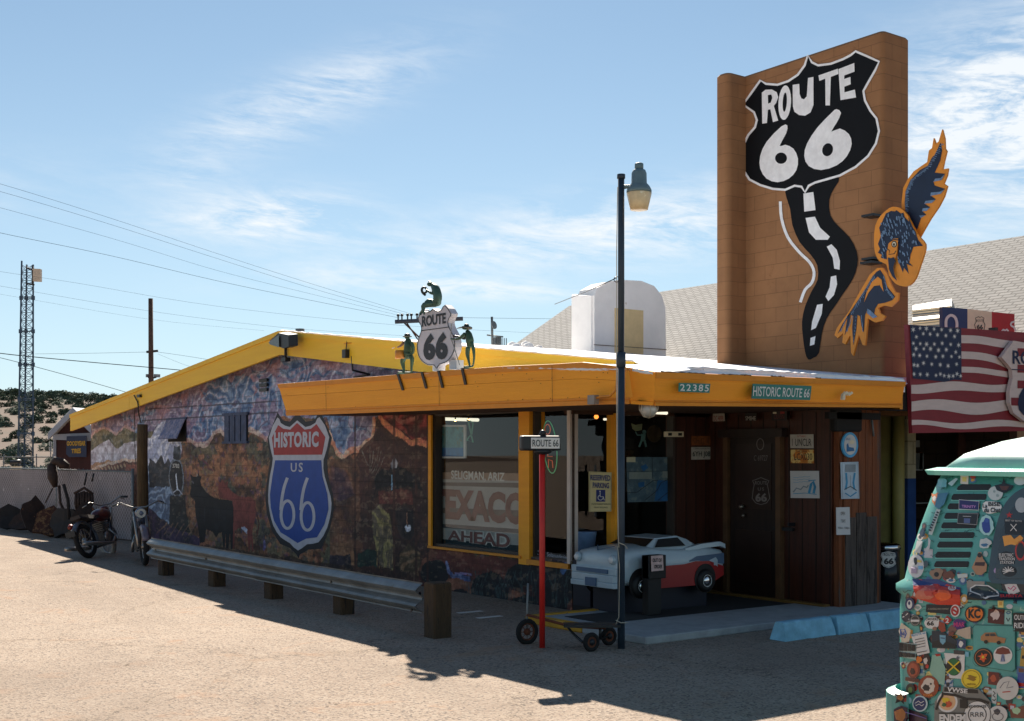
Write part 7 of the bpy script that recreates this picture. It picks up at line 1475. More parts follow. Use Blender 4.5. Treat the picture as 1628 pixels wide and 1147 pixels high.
mb = MB(); gut = [[p for p in vsec(1.700, .095-.03, .14-.03)], [p for p in vsec(1.722, .095-.04, .14-.04)], [p for p in vsec(1.735, .095, .14)]]
mb.loft(gut, M('aqua_gutter', (120, 206, 194), .35, var=.1), smooth=False); mb.build('drip_rail', van)
mb = MB(); mb.loft([vsec(1.728, .115, .16, .26), vsec(1.80, .17, .24, .26), vsec(1.86, .27, .38, .26), vsec(1.91, .42, .58, .24), vsec(1.94, .62, .9, .2)], M('van_roof', (150, 190, 182), .4, var=.2, vs=4, wear=(80, 90, 104), wt=.60, ws=6), smooth=True); mb.build('roof', van)
LAY = [0]
def vpoly(pts, mat, mb=None, dens=5, lay=None):
    """flat sticker laid on the body: centre fan over a densified outline"""
    q = []; n = len(pts)
    for i in range(n):
        (x1, y1), (x2, y2) = pts[i], pts[(i+1) % n]; k = max(1, int(math.hypot(x2-x1, y2-y1)/dens))
        q += [(x1+(x2-x1)*j/k, y1+(y2-y1)*j/k) for j in range(k)]
    cx_, cy_ = sum(p[0] for p in q)/len(q), sum(p[1] for p in q)/len(q); LAY[0] += 1; off = .0022+.00018*(LAY[0] % 60) if lay is None else lay
    rings = [[(cx_+(x-cx_)*f, cy_+(y-cy_)*f) for x, y in q] for f in (1, .66, .33)]
    pts3 = [[vhit(*p, off) for p in r_] for r_ in rings]; c = vhit(cx_, cy_, off)
    if c is None or any(p is None for r_ in pts3 for p in r_): return None
    own = mb is None
    if own: mb = MB()
    m_ = len(q); vs = [p for r_ in pts3 for p in r_]+[c]; fs = []
    for a_ in range(2): fs += [(a_*m_+i, a_*m_+(i+1) % m_, (a_+1)*m_+(i+1) % m_, (a_+1)*m_+i) for i in range(m_)]
    fs += [(2*m_+i, 2*m_+(i+1) % m_, 3*m_) for i in range(m_)]
    mb.add(vs, fs, mat); return (mb, off)
def vline(mb, pts, wd, mat, off, closed=False):
    q = [vhit(*p, off) for p in pts]
    q2 = list(pts); n = len(q2); L = []; R = []
    for i in range(n):
        a = q2[(i-1) % n] if closed or i > 0 else q2[i]; b = q2[(i+1) % n] if closed or i < n-1 else q2[i]; dx, dy = b[0]-a[0], b[1]-a[1]; l = math.hypot(dx, dy) or 1
        L.append(vhit(q2[i][0]-dy/l*wd/2, q2[i][1]+dx/l*wd/2, off)); R.append(vhit(q2[i][0]+dy/l*wd/2, q2[i][1]-dx/l*wd/2, off))
    if any(p is None for p in L+R): return
    mb.add(L+R, [(i, (i+1) % n, n+(i+1) % n, n+i) for i in range(n if closed else n-1)], mat)
def vtext(mb, s_, quad, mat, off, bold=.02, sp=1.0):
    uv, fs = text_mesh(s_, bold, sp); TL, TR, BR, BL = quad; vs = []
    for u, v in uv:
        x = (BL[0]*(1-u)+BR[0]*u)*(1-v)+(TL[0]*(1-u)+TR[0]*u)*v; y = (BL[1]*(1-u)+BR[1]*u)*(1-v)+(TL[1]*(1-u)+TR[1]*u)*v
        h = vhit(x, y, off)
        if h is None: return
        vs.append(h)
    mb.add(vs, fs, mat)
def vm(rgb): k = 'sticker_%02x%02x%02x' % rgb; return M(k, rgb, .35, var=.06, vs=20)
ZV = Z(1410, 690, 4.986); ZW = Z(1410, 900, 4.643)
K, WH_ = (20, 20, 24), (220, 214, 208)
# louvres
for (y, l, r_) in ((425, 555, 828), (502, 512, 793), (577, 482, 745), (652, 456, 738), (728, 432, 715), (805, 414, 697), (880, 400, 685), (960, 385, 668), (1035, 375, 655)):
    mb = MB(); s_ = 28 if y == 425 else 12
    res = vpoly([ZV(*p) for p in [(l+s_*1.6, y-25), (r_-8, y-25), (r_, y-16), (r_-6, y+16), (r_-16, y+24), (l+14, y+25), (l, y+14), (l+s_*.5, y-8)]], M('louvre_black', (12, 14, 16), .5, var=.05), mb, 4, .002)
    if res:
        vline(mb, [ZV(l+6, y+28), ZV(r_-10, y+28)], 1.0, M('louvre_lip', (126, 204, 192), .4), .007); mb.build('louvre', van)
# side window: rubber seal, dark glass
seal = smooth_path([(818, 1140), (822, 1060), (845, 900), (880, 730), (925, 600), (990, 505), (1080, 440), (1200, 405), (1400, 395), (1700, 400), (2000, 440), (2020, 700), (2010, 1100), (1900, 1190), (1500, 1200), (900, 1190), (840, 1175)], 2, True)
glz = smooth_path([(878, 1110), (885, 1040), (905, 900), (940, 750), (985, 640), (1040, 565), (1110, 510), (1220, 478), (1400, 470), (1690, 475), (1930, 510), (1950, 700), (1940, 1080), (1850, 1140), (1500, 1150), (930, 1150), (890, 1135)], 2, True)
mb = MB(); vpoly([ZV(*p) for p in seal], M('rubber_seal', (62, 84, 96), .5, var=.2), mb, 12, .010); w_ = mb.build('side_window', van)
mb = MB(); vpoly([ZV(*p) for p in glz], M('van_glass_dark', (20, 24, 28), .08, var=.1, spec=.8), mb, 12, .0135); mb.build('pane', w_)
# fuel flap
mb = MB(); fp = [(655, 432), (940, 440), (958, 460), (960, 765), (940, 782), (660, 738), (640, 715), (640, 450)]; vpoly([ZW(*p) for p in fp], M('flap_seam', (44, 110, 104), .4), mb, 6, .0045); vpoly([ZW(*(800+(x-800)*.965, 608+(y-608)*.965)) for x, y in fp], AQ, mb, 6, .007); mb.build('fuel_flap', van)
# stickers ----------------------------------------------------------
def ST_(zf, pts, rgb, name='sticker', extra=None, dens=5, lay=None):
    mb = MB(); mat = vm(rgb) if isinstance(rgb, tuple) else rgb
    r_ = vpoly([zf(*p) for p in pts], mat, mb, dens, lay)
    if r_ is None: return
    if extra: extra(mb, r_[1], zf)
    mb.build(name, van)
def circ(x, y, rx, ry=None, n=22): return ell(x, y, rx, ry or rx, n)
def ex(*ops):
    def f(mb, off, zf):
        o = off
        for op in ops:
            o += .0007
            if op[0] == 'p': vpoly([zf(*p) for p in op[1]], vm(op[2]), mb, 6, o)
            elif op[0] == 'l': vline(mb, [zf(*p) for p in op[1]], op[2], vm(op[3]), o, len(op) > 4)
            elif op[0] == 't': vtext(mb, op[1], [zf(*p) for p in (op[2] if isinstance(op[2], list) else rect(*op[2]))], vm(op[3]), o, op[4] if len(op) > 4 else .02)
    return f
def blobp(x, y, rx, ry, seed, n=14, j=.25):
    r = random.Random(seed); return [(x+rx*math.cos(2*math.pi*k/n)*r.uniform(1-j, 1+j), y+ry*math.sin(2*math.pi*k/n)*r.uniform(1-j, 1+j)) for k in range(n)]
RED_, ORG, BLU_, NV, GRN, YL = (176, 36, 30), (222, 120, 40), (46, 84, 160), (24, 36, 84), (40, 110, 70), (226, 190, 40)
ST_(ZW, [(195, 95), (380, 100), (545, 165), (548, 290), (380, 288), (232, 245), (200, 170)], (196, 48, 24), extra=ex(('p', [(195, 95), (380, 100), (545, 168), (540, 182), (380, 150), (200, 150)], (40, 60, 120)), ('p', blobp(285, 210, 70, 40, 1), (196, 110, 90)), ('p', blobp(320, 185, 40, 40, 2, 12, .4), (190, 70, 60)), ('p', blobp(420, 215, 60, 34, 5), (226, 90, 30)), ('p', circ(488, 172, 30, 20), (224, 216, 206)), ('t', 'RS', (470, 160, 508, 182), RED_)))
ST_(ZW, [(298, 284), (482, 294), (476, 360), (294, 340)], K, extra=ex(('t', 'A UNIVERSAL RIDE COMPANY', (310, 312, 465, 324), (180, 170, 150), 0)))
ST_(ZW, circ(512, 332, 36, 46), WH_, extra=ex(('l', circ(510, 332, 22, 30), 3, RED_, 1), ('l', [(490, 320), (530, 345)], 3, RED_)))
ST_(ZW, circ(655, 354, 72, 64, 30), K, extra=ex(('p', circ(655, 354, 62, 55, 28), (232, 122, 36)), ('t', 'KC', (610, 318, 700, 388), K, .05)))
ST_(ZW, [(756, 308), (874, 312), (872, 434), (752, 420)], (84, 30, 26), extra=ex(('p', blobp(810, 365, 34, 40, 9, 12, .4), (214, 190, 180))))
ST_(ZW, [(878, 318), (930, 322), (930, 432), (876, 430)], (150, 190, 180), extra=ex(('l', circ(905, 340, 14), 1.4, (40, 90, 130), 1), ('l', [(892, 385), (905, 410), (918, 385)], 1.4, K)))
ST_(ZW, [(940, 338), (1080, 345), (1080, 490), (940, 482)], K, extra=ex(('t', 'OUTD', (950, 360, 1040, 400), WH_), ('t', 'RIDE', (950, 420, 1040, 460), WH_)))
ST_(ZW, [(598, 112), (730, 116), (730, 160), (600, 230)], (150, 140, 130)); ST_(ZW, [(600, 250), (1100, 262), (1100, 212), (840, 205), (600, 200)], (14, 14, 16))
ST_(ZW, [(736, 116), (850, 125), (862, 190), (760, 150)], (40, 74, 60)); ST_(ZW, [(855, 128), (1100, 130), (1100, 200), (870, 190)], (60, 50, 44)); ST_(ZW, [(878, 140), (960, 124), (992, 190), (912, 226)], (216, 206, 200), extra=ex(('l', [(905, 160), (925, 175), (945, 150), (965, 165), (940, 185)], 1.6, (196, 60, 110))))
ST_(ZW, [(622, 165), (660, 140), (760, 144), (830, 190), (842, 232), (740, 244), (620, 200)], WH_, extra=ex(('p', [(632, 168), (668, 148), (755, 152), (820, 192), (832, 224), (735, 234), (630, 195)], (24, 34, 36)), ('p', [(680, 158), (750, 160), (790, 184), (700, 186)], (60, 78, 70)), ('p', circ(712, 226, 12), (90, 90, 90)), ('p', circ(800, 222, 10), (90, 90, 90))))
ST_(ZW, [(834, 214), (1100, 218), (1100, 250), (834, 248)], K, extra=ex(('t', 'SUBSTA', (842, 222, 1010, 244), (220, 40, 30), .03)))
ST_(ZW, [(455, 366), (492, 396), (458, 434), (424, 406)], RED_, extra=ex(('t', '2', (444, 384, 470, 420), WH_, .03)))
ST_(ZW, blobp(545, 430, 46, 40, 14, 16, .25), (74, 34, 110), extra=ex(('t', 'MIAR', (505, 415, 585, 448), (200, 60, 120))))
ST_(ZW, blobp(345, 420, 56, 46, 3, 16, .12), WH_, extra=ex(('t', 'DRIVERS', (300, 384, 392, 402), K), ('t', '66', (308, 406, 360, 440), K, .03), ('p', circ(366, 462, 16, 14), (150, 110, 90))))
ST_(ZW, circ(222, 402, 38, 42), (60, 62, 64), extra=ex(('l', circ(222, 402, 30, 34), 1, (150, 150, 140), 1), ('p', [(192, 396), (252, 396), (252, 412), (192, 412)], WH_)))
ST_(ZW, circ(182, 282, 34, 46), NV, extra=ex(('p', circ(182, 285, 20, 32), WH_), ('p', circ(180, 276, 8, 14), NV)))
ST_(ZW, circ(156, 372, 32, 42), (36, 42, 60), extra=ex(('l', [(130, 350), (180, 396)], 2, WH_), ('l', [(135, 380), (172, 350)], 1.6, WH_)))
ST_(ZW, [(122, 418), (190, 470), (180, 556), (128, 572), (104, 480)], (216, 200, 176), extra=ex(('l', [(118, 470), (146, 466), (158, 500), (146, 530), (120, 520)], 2, BLU_, 1), ('t', '66', (120, 482, 150, 514), BLU_)))
ST_(ZW, [(192, 505), (300, 482), (330, 640), (238, 662)], WH_, extra=ex(('t', 'ROUTE 66', [(196, 506), (298, 484), (300, 500), (200, 522)], (70, 140, 180)), ('l', [(222, 545), (290, 530)], 1, K), ('l', [(224, 565), (296, 550)], 1, (90, 80, 80)), ('l', [(228, 585), (300, 568)], 1, K), ('l', [(232, 605), (300, 590)], 1, (90, 80, 80)), ('l', [(240, 640), (312, 626)], 1, K)))
ST_(ZW, [(345, 478), (420, 480), (528, 548), (524, 612), (346, 604)], (26, 44, 58), extra=ex(('p', [(350, 560), (420, 540), (520, 580), (520, 606), (350, 600)], (14, 26, 34)), ('p', [(405, 508), (450, 512), (448, 560), (428, 582), (408, 560)], (120, 170, 190)), ('l', [(412, 530), (444, 534)], 1.4, NV)))
ST_(ZW, [(530, 540), (598, 545), (596, 612), (532, 606)], (34, 60, 100), extra=ex(('p', blobp(562, 575, 16, 22, 6), WH_)))
ST_(ZW, [(540, 470), (632, 446), (634, 538), (600, 536), (520, 500)], (190, 170, 150)); ST_(ZW, [(400, 410), (440, 420), (450, 480), (420, 490), (395, 460)], (150, 60, 40)); ST_(ZW, [(470, 485), (510, 490), (505, 520), (470, 512)], (120, 60, 50))
mbk = [(112 + 30*i, 566+4*i, 138+30*i, 628) for i in range(4)]
ST_(ZW, [(112, 562), (232, 574), (230, 694), (110, 668)], (160, 176, 168), extra=ex(*[('p', [(x0, y0), (x1, y0+2), (x1, y1), (x0, y1-2)], K) for x0, y0, x1, y1 in mbk], *[('p', [(x0, y0+66), (x1, y0+70), (x1, y1+46), (x0, y1+44)], K) for x0, y0, x1, y1 in mbk]))
ST_(ZW, [(426, 642), (580, 652), (574, 836), (466, 826)], WH_, extra=ex(('p', circ(500, 744, 56, 66), (20, 20, 22)), ('p', [(500, 744), (460, 700), (500, 680), (540, 700)], (30, 110, 60)), ('p', [(500, 744), (460, 790), (500, 810), (540, 790)], (30, 110, 60)), ('l', [(456, 704), (545, 784)], 2.2, YL), ('l', [(545, 704), (456, 784)], 2.2, YL), ('p', [(530, 664), (546, 680), (526, 694), (516, 686)], (90, 90, 100))))
ST_(ZW, circ(630, 835, 76, 74, 30), (232, 200, 44), extra=ex(('l', circ(630, 835, 64, 62, 26), .9, (150, 110, 20), 1), ('p', blobp(634, 828, 32, 22, 21, 14, .45), (150, 110, 20)), ('t', 'ARIZONA', (596, 866, 664, 880), (150, 110, 20))))
ST_(ZW, [(705, 520), (735, 492), (812, 490), (826, 520), (890, 535), (880, 570), (740, 562), (704, 548)], (172, 122, 80), extra=ex(('p', [(740, 500), (770, 498), (770, 518), (738, 518)], (60, 60, 64)), ('p', [(776, 498), (808, 498), (818, 518), (776, 518)], (60, 60, 64)), ('p', circ(745, 560, 14), K), ('p', circ(840, 566, 14), K)), lay=.0095)
ST_(ZW, circ(724, 675, 72, 70, 28), K, extra=ex(('l', circ(724, 675, 60, 58, 24), 1, (190, 120, 70), 1), ('p', blobp(724, 675, 32, 28, 31, 16, .5), (220, 90, 40)), ('p', circ(724, 672, 10), YL)), lay=.0095)
ST_(ZW, circ(868, 658, 70, 66, 26), WH_, extra=ex(('p', [(812, 645), (826, 612), (868, 598), (912, 612), (926, 645), (890, 652), (846, 652)], (120, 54, 44)), ('p', [(860, 652), (878, 652), (886, 706), (852, 706)], (130, 140, 170)), ('l', [(856, 700), (870, 660), (884, 700)], .8, (40, 50, 90))), lay=.0095)
ST_(ZW, circ(315, 890, 76, 82, 26), (150, 66, 36), extra=ex(('p', blobp(315, 885, 52, 56, 41, 18, .2), (214, 196, 180)), ('p', blobp(300, 900, 28, 26, 42), (40, 30, 30)), ('p', circ(335, 870, 7), K), ('t', 'VONNA', (280, 942, 350, 962), (230, 140, 60))))
ST_(ZW, circ(205, 765, 48, 64, 24), (128, 60, 42), extra=ex(('p', circ(205, 765, 34, 48), (176, 84, 56)), ('p', blobp(200, 775, 18, 26, 5), (60, 30, 26))))
ST_(ZW, [(148, 818), (248, 834), (248, 862), (146, 846)], (96, 50, 40)); ST_(ZW, blobp(300, 710, 34, 60, 8, 16, .35), (40, 26, 26), extra=ex(('p', blobp(296, 700, 14, 26, 2), (214, 200, 190)), ('p', blobp(310, 740, 12, 16, 3), (190, 60, 50))))
ST_(ZW, blobp(246, 690, 24, 26, 12), ORG); ST_(ZW, circ(120, 720, 34, 52), WH_, extra=ex(*[('l', [(120, 720), (120+30*math.cos(a), 720+46*math.sin(a))], 2.2, K) for a in (0.3, 1.3, 2.4, 3.4, 4.4, 5.5)]))
ST_(ZW, circ(256, 1016, 56, 60, 24), (190, 206, 206)); ST_(ZW, circ(254, 1016, 46, 50, 24), (22, 44, 96), extra=ex(('l', [(225, 1010), (245, 996), (262, 1010), (285, 998)], 1.1, WH_), ('l', [(225, 1030), (250, 1018), (270, 1032), (286, 1020)], 1.1, WH_)))
ST_(ZW, circ(185, 910, 32, 42), (20, 24, 24), extra=ex(('p', circ(186, 914, 16, 22), (90, 120, 60)))); ST_(ZW, [(56, 790), (138, 770), (132, 900), (52, 880)], WH_, extra=ex(('p', blobp(95, 815, 12, 24, 3), (40, 40, 60)), ('l', [(62, 862), (124, 872)], 1, RED_)))
ST_(ZW, [(104+(46 if k % 2 == 0 else 20)*math.cos(k*math.pi/5-1.5), 975+(52 if k % 2 == 0 else 22)*math.sin(k*math.pi/5-1.5)) for k in range(10)], K, extra=ex(('p', blobp(104, 975, 16, 16, 2), (190, 120, 60))))
ST_(ZW, circ(180, 992, 16, 24), (170, 190, 210)); ST_(ZW, [(64, 1060), (110, 1030), (310, 1105), (310, 1240), (70, 1240)], (66, 44, 60), extra=ex(('p', blobp(105, 1100, 36, 46, 4), (176, 110, 60)), ('l', [(135, 1075), (308, 1125)], 1.4, (110, 90, 150))))
ST_(ZW, [(430, 888), (690, 906), (780, 1000), (790, 1240), (360, 1240), (366, 1000), (420, 935)], (120, 118, 112), extra=ex(('p', [(440, 894), (684, 912), (690, 940), (436, 928)], K), ('t', 'VWSE', [(462, 890), (612, 908), (610, 940), (456, 926)], WH_, .03), ('l', [(420, 940), (520, 952), (600, 980), (700, 985), (770, 1010)], 4.2, K), ('l', [(380, 1060), (400, 1000), (430, 950)], 3.6, K), ('p', [(556, 982), (610, 985), (612, 1050), (556, 1046)], K), ('t', 'ENDEM', (405, 1092, 600, 1150), WH_, .05), ('l', [(400, 1084), (600, 1086)], 1.4, K)))
ST_(ZW, circ(460, 1002, 76, 78, 26), WH_, extra=ex(('p', circ(460, 1002, 62, 62, 24), (224, 176, 130)), ('p', blobp(452, 990, 32, 24, 7), YL), ('p', blobp(470, 1020, 30, 24, 8), (200, 80, 40)), ('p', blobp(440, 1024, 18, 14, 9), (60, 100, 60))))
ST_(ZW, circ(684, 1096, 104, 104, 34), WH_, extra=ex(('l', circ(684, 1096, 100, 100, 34), 1.2, K, 1), ('l', circ(684, 1096, 66, 66, 28), 1.2, K, 1), ('t', 'RRR', (634, 1078, 736, 1112), (70, 70, 70), .0), ('t', 'RECOGNIZE', [(612, 1026), (752, 1026), (752, 1044), (612, 1044)], K, .02), ('t', 'REAL', (664, 1166, 704, 1184), K)))
ST_(ZW, circ(906, 902, 82, 86, 28), (206, 200, 192), extra=ex(('l', [(850, 900), (880, 860), (920, 850), (900, 900), (950, 890)], 1.1, (90, 90, 100)), ('l', [(870, 930), (930, 925)], 1.6, (190, 70, 60)))); ST_(ZW, circ(836, 1096, 70, 66, 26), (206, 200, 194), extra=ex(('p', blobp(830, 1076, 26, 22, 4), (60, 60, 70)), ('l', circ(836, 1110, 40, 30, 18), 1, (90, 80, 80), 1)))
ST_(ZW, [(752, 780), (832, 788), (830, 884), (750, 874)], (104, 40, 36), extra=ex(('p', blobp(790, 830, 24, 26, 14), (180, 80, 50)))); ST_(ZW, [(970, 790), (1100, 800), (1100, 905), (962, 900)], (60, 80, 150), extra=ex(('p', [(962, 860), (1090, 872), (1090, 890), (966, 890)], RED_))); ST_(ZW, [(910, 1060), (1080, 1010), (1090, 1130), (920, 1120)], (120, 70, 54), extra=ex(('p', blobp(960, 1070, 34, 24, 4), (170, 200, 160))))
ST_(ZW, [(780, 905), (818, 908), (812, 1020), (776, 1010)], (196, 200, 196), extra=ex(('l', [(790, 925), (805, 940), (788, 955), (806, 970)], 1.5, K), ('l', [(785, 985), (800, 995), (808, 980)], 1.5, K))); ST_(ZW, circ(705, 938, 12, 26), (190, 206, 200)); ST_(ZW, blobp(490, 470, 30, 30, 24), (130, 90, 80)); ST_(ZW, [(1000, 600), (1090, 610), (1090, 745), (985, 740)], (176, 140, 60), extra=ex(('p', [(1005, 660), (1090, 668), (1090, 690), (1000, 684)], K)))
ST_(ZW, blobp(375, 60, 44, 44, 51, 14, .3), (150, 120, 96), extra=ex(('p', circ(372, 64, 18, 18), K))); ST_(ZW, blobp(455, 70, 42, 26, 52, 14, .4), (110, 60, 40)); ST_(ZW, [(524, 62), (600, 58), (602, 84), (530, 92)], (200, 206, 200)); ST_(ZW, [(340, 660), (398, 650), (440, 760), (430, 880), (390, 870), (320, 780)], (140, 180, 160)); ST_(ZW, [(360, 650), (402, 648), (400, 664), (372, 668)], RED_)
ST_(ZW, blobp(135, 110, 46, 46, 61, 12, .25), (206, 190, 190)); ST_(ZW, [(500, 620), (580, 628), (576, 656), (500, 650)], (60, 60, 64)); ST_(ZW, [(585, 632), (612, 636), (610, 672), (584, 668)], (120, 180, 200))
# upper body stickers
ST_(ZV, blobp(838, 585, 84, 50, 71, 18, .10), (226, 226, 224), extra=ex(('t', 'BISE', (812, 542, 908, 576), K, .04), ('t', 'La', (768, 556, 806, 588), K, .02), ('t', 'du Chat', (780, 588, 910, 626), K, .03)))
ST_(ZV, circ(868, 474, 60, 56, 24), (196, 206, 206), extra=ex(('p', circ(860, 460, 10), (150, 170, 170)), ('p', circ(886, 492, 12), (150, 170, 170)))); ST_(ZV, [(862, 412), (920, 398), (935, 350), (948, 395), (1015, 414), (990, 446), (940, 474), (880, 450)], K, extra=ex(('p', [(900, 415), (980, 418), (960, 450), (920, 450)], (90, 50, 40)))); ST_(ZV, circ(1064, 374, 48, 36), (190, 204, 210))
ST_(ZV, [(580, 522), (742, 536), (738, 610), (578, 602)], (200, 200, 200), extra=ex(('p', [(584, 527), (738, 540), (734, 605), (582, 597)], (30, 30, 96)), ('t', 'TRINITY', [(604, 566), (718, 572), (716, 592), (606, 588)], (200, 140, 210), .02))); ST_(ZV, [(574, 630), (736, 634), (724, 726), (566, 714)], (150, 150, 150), extra=ex(('p', [(578, 634), (731, 638), (720, 720), (570, 709)], (24, 22, 26)), ('p', [(622, 672), (672, 674), (670, 712), (622, 710)], (84, 100, 150)), ('l', [(614, 656), (680, 658)], .8, (200, 200, 200))))
ST_(ZV, blobp(800, 728, 58, 78, 72, 20, .1), (170, 214, 214), extra=ex(('p', blobp(800, 738, 34, 60, 73, 14, .25), (40, 66, 150)), ('p', circ(806, 690, 16), (60, 90, 170)))); ST_(ZV, blobp(786, 872, 50, 40, 74, 14, .2), (200, 206, 204), extra=ex(('p', blobp(786, 884, 26, 14, 2), (60, 110, 150)))); ST_(ZV, [(738, 940), (760, 940), (772, 990), (806, 1040), (800, 1090), (760, 1122), (720, 1118), (684, 1062), (710, 1010)], (176, 130, 96), extra=ex(('p', [(715, 1020), (790, 1020), (786, 1050), (706, 1046)], (66, 34, 30)), ('p', circ(748, 965, 18), (40, 30, 30))))
ST_(ZV, circ(244, 1052, 62, 92, 26), (200, 200, 200), extra=ex(('p', blobp(242, 1010, 14, 34, 7), K), ('p', [(264, 1050), (300, 1050), (300, 1078), (264, 1078)], (110, 170, 210)), ('p', [(256, 1000), (290, 1006), (290, 1024), (256, 1020)], (216, 190, 90)), ('p', [(208, 1060), (256, 1062), (254, 1110), (210, 1108)], (170, 150, 170)))); ST_(ZV, circ(322, 1034, 18, 28), (60, 80, 90))
ST_(ZV, blobp(318, 690, 52, 64, 76, 18, .15), (60, 70, 84), extra=ex(('p', blobp(322, 664, 34, 26, 2), YL), ('p', blobp(310, 710, 30, 30, 3), (170, 176, 180)))); ST_(ZV, [(216, 748), (280, 756), (246, 932), (190, 916)], (70, 84, 120), extra=ex(('p', blobp(240, 790, 18, 20, 2), (190, 120, 90)), ('p', blobp(228, 860, 22, 30, 3), (110, 130, 170)))); ST_(ZV, blobp(300, 790, 22, 34, 79), (40, 60, 80))
ST_(ZV, [(408, 600), (440, 606), (372, 806), (345, 800)], (190, 200, 196), extra=ex(*[('l', [(410-8*i, 624+20*i), (428-8*i, 632+20*i)], 2.6, K) for i in range(8)])); ST_(ZV, [(256, 850), (300, 856), (280, 950), (236, 945)], (200, 200, 196)); ST_(ZV, blobp(410, 525, 46, 44, 81, 14, .35), (206, 120, 60), extra=ex(('p', blobp(395, 520, 16, 20, 4), WH_)))
ST_(ZV, [(420, 480), (500, 470), (470, 560), (430, 600), (395, 580)], (60, 120, 150)); ST_(ZV, [(372, 340), (420, 352), (390, 440), (330, 545), (300, 540), (340, 430)], (200, 96, 50), extra=ex(('p', [(345, 420), (375, 420), (345, 500), (315, 505)], (70, 60, 150)))); ST_(ZV, [(268, 570), (318, 560), (300, 640), (262, 760), (222, 740)], (216, 206, 210)); ST_(ZV, blobp(455, 395, 40, 40, 82), (100, 170, 180)); ST_(ZV, [(500, 400), (560, 356), (580, 362), (530, 420)], (170, 200, 206))
ST_(ZV, [(345, 820), (362, 850), (352, 925), (318, 930), (345, 905)], (200, 200, 200)); ST_(ZV, [(350, 1072), (440, 1080), (440, 1125), (380, 1118)], (60, 60, 54)); ST_(ZV, [(160, 960), (190, 950), (176, 1090), (140, 1120)], (150, 60, 50)); ST_(ZV, blobp(785, 955, 22, 24, 83), (176, 190, 186))
# stickers on the glass
L2 = .0142
ST_(ZV, [(950, 676), (1100, 690), (1100, 806), (955, 800)], K, extra=ex(('l', [(1000, 720), (1048, 775)], 1.2, WH_), ('l', [(1048, 720), (1000, 775)], 1.2, WH_), ('t', 'BEST OF BOTH', [(962, 684), (1090, 692), (1090, 704), (962, 698)], WH_, 0)), lay=L2)
ST_(ZV, [(935, 815), (1000, 806), (1030, 842), (1075, 806), (1100, 830), (1060, 892), (1000, 880), (950, 895)], (232, 158, 60), lay=L2); ST_(ZV, blobp(970, 990, 66, 54, 91, 18, .08), K, extra=ex(('t', 'ELECTRIC', (908, 952, 1022, 978), WH_), ('t', 'TRADITION', (908, 984, 1034, 1008), WH_), ('t', 'STATION', (918, 1014, 1026, 1036), WH_)), lay=L2)
ST_(ZV, circ(986, 1092, 60, 44), (30, 30, 34), extra=ex(*[('l', [(986, 1092), (986+50*math.cos(a), 1092+36*math.sin(a))], 1.4, WH_) for a in (2.6, 3.1, 3.6, 4.1, 4.7, 5.3, 5.8, 6.3)]), lay=L2); ST_(ZV, [(988+(30 if k % 2 == 0 else 12)*math.cos(k*math.pi/5-1.57), 648+(28 if k % 2 == 0 else 12)*math.sin(k*math.pi/5-1.57)) for k in range(10)], RED_, lay=L2)
ST_(ZV, circ(1078, 930, 44, 80), (190, 50, 44), extra=ex(('p', circ(1078, 930, 32, 62), (40, 40, 44))), lay=L2); ST_(ZV, circ(1085, 570, 50, 60), (170, 176, 180), lay=L2); ST_(ZV, circ(884, 1088, 20, 22), (180, 150, 190), lay=.0128)
mb = MB(); r = random.Random(77); pal = [(214, 208, 200), (40, 44, 50), (170, 60, 50), (200, 150, 70), (70, 110, 150), (150, 170, 160), (110, 70, 60), (220, 200, 120), (60, 60, 64), (190, 190, 196)]
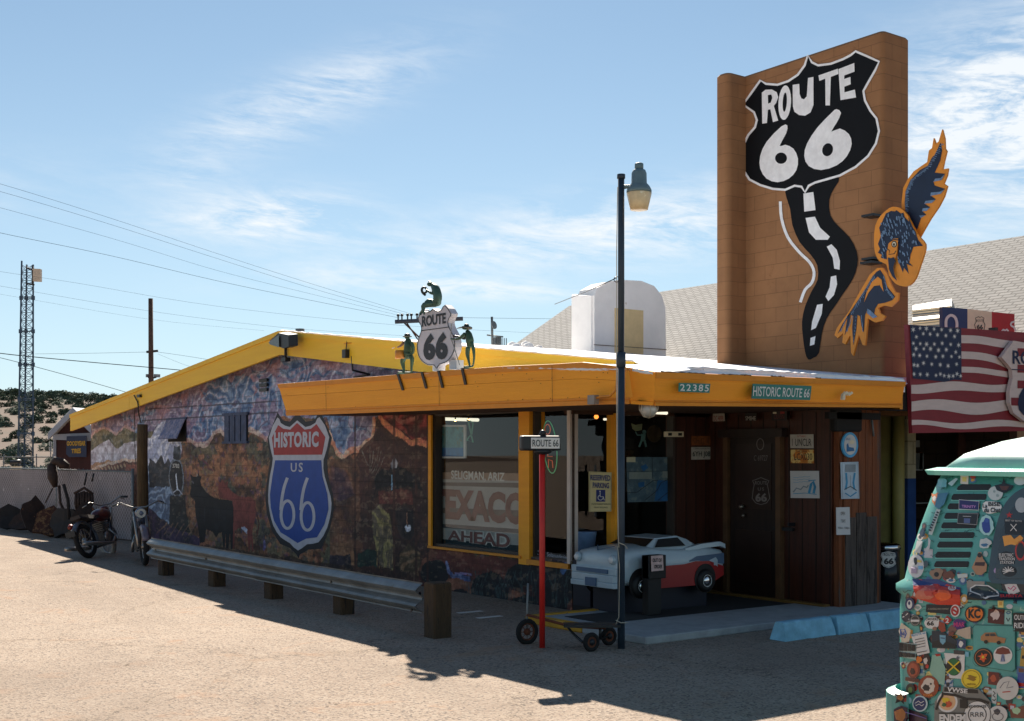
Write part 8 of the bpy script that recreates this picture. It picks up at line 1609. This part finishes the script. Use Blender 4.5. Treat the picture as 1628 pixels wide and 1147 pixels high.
for k in range(420):
    x, y = r.uniform(1426, 1640), r.uniform(930, 1147) if k % 2 else r.uniform(752, 930)
    if 1500 > x > 1478 and 760 < y < 915 or (x > 1575 and y < 930) or (1488 < x < 1580 and 765 < y < 910): continue
    if 1545 < x < 1620 and 990 < y < 1072: continue
    s1, s2 = r.uniform(3, 8), r.uniform(3, 8); c_ = r.choice(pal)
    q_ = circ(x, y, s1, s2, 12) if r.random() < .4 else blobp(x, y, s1, s2, k, 8, .3) if r.random() < .5 else [(x-s1, y-s2), (x+s1, y-s2*.8), (x+s1*.9, y+s2), (x-s1, y+s2*.9)]
    if vpoly(q_, vm(c_), mb, 4, .0016+.00004*(k % 12)) and r.random() < .7: vpoly([(x+(a-x)*.55, y+(b-y)*.5) for a, b in q_], vm(r.choice(pal)), mb, 4, .0021)
tag(mb.build('small_stickers', van), kind='stuff')
# marker scribbles between the stickers
mb = MB(); r = random.Random(12); mk = vm((28, 66, 74)); mk2 = vm((16, 30, 40))
for k in range(230):
    x, y = r.uniform(1425, 1640), r.uniform(752, 1146); n_ = r.randint(4, 9); st_ = r.uniform(1.2, 2.4); a0 = r.uniform(-.25, .1)
    pts = [(x+j*st_, y+j*st_*a0+r.uniform(-1.7, 1.7)) for j in range(n_)]; vline(mb, pts, r.uniform(.5, .9), mk if r.random() < .6 else mk2, .0020)
tag(mb.build('marker_scribbles', van), kind='stuff')
# bumper, wheels, rear window, lights
for x in (.95, 3.35):
    for y, s_ in ((.12, -1), (VW_-.12, 1)):
        c = P0+va*x+vb*y+ZU*.33; mb = MB(); mb.torus(c, .235, .095, vb, RUBB, 28, 10, .95); wv = mb.build('wheel', van); mb = MB(); mb.disc(c+vb*s_*.05, .17, vb*s_, M('wheel_steel', (170, 170, 165), .4, .5), 24, .05); mb.ball(c+vb*s_*.06, .11, CHR); mb.build('rim', wv)
for x0_, x1_ in ((1.95, 2.75), (2.9, 3.75)):
    for iy in (0, 1):
        f = lambda x, z, ins: P0+va*x+vb*((ins-.004) if iy == 0 else VW_-ins+.004)+ZU*z
        mb = MB(); mb.add([f(x0_, 1.26, .022), f(x1_, 1.26, .022), f(x1_, 1.62, .085), f(x0_, 1.62, .085)], [(0, 1, 2, 3)], MATS['van_glass_dark']); mb.build('cab_window', van)
mb = MB(); g_ = lambda y, z, ins: P0+va*(ins-.006)+vb*y+ZU*z
mb.add([g_(.35, 1.28, .03), g_(VW_-.35, 1.28, .03), g_(VW_-.38, 1.60, .115), g_(.38, 1.60, .115)], [(3, 2, 1, 0)], MATS['van_glass_dark']); mb.build('rear_window', van)
for y in (.34, VW_-.34): mb = MB(); mb.ball(P0+va*.0+vb*y+ZU*.86, (.05, .05, .11), M('tail_lens', (150, 20, 18), .2)); mb.build('tail_light', van)
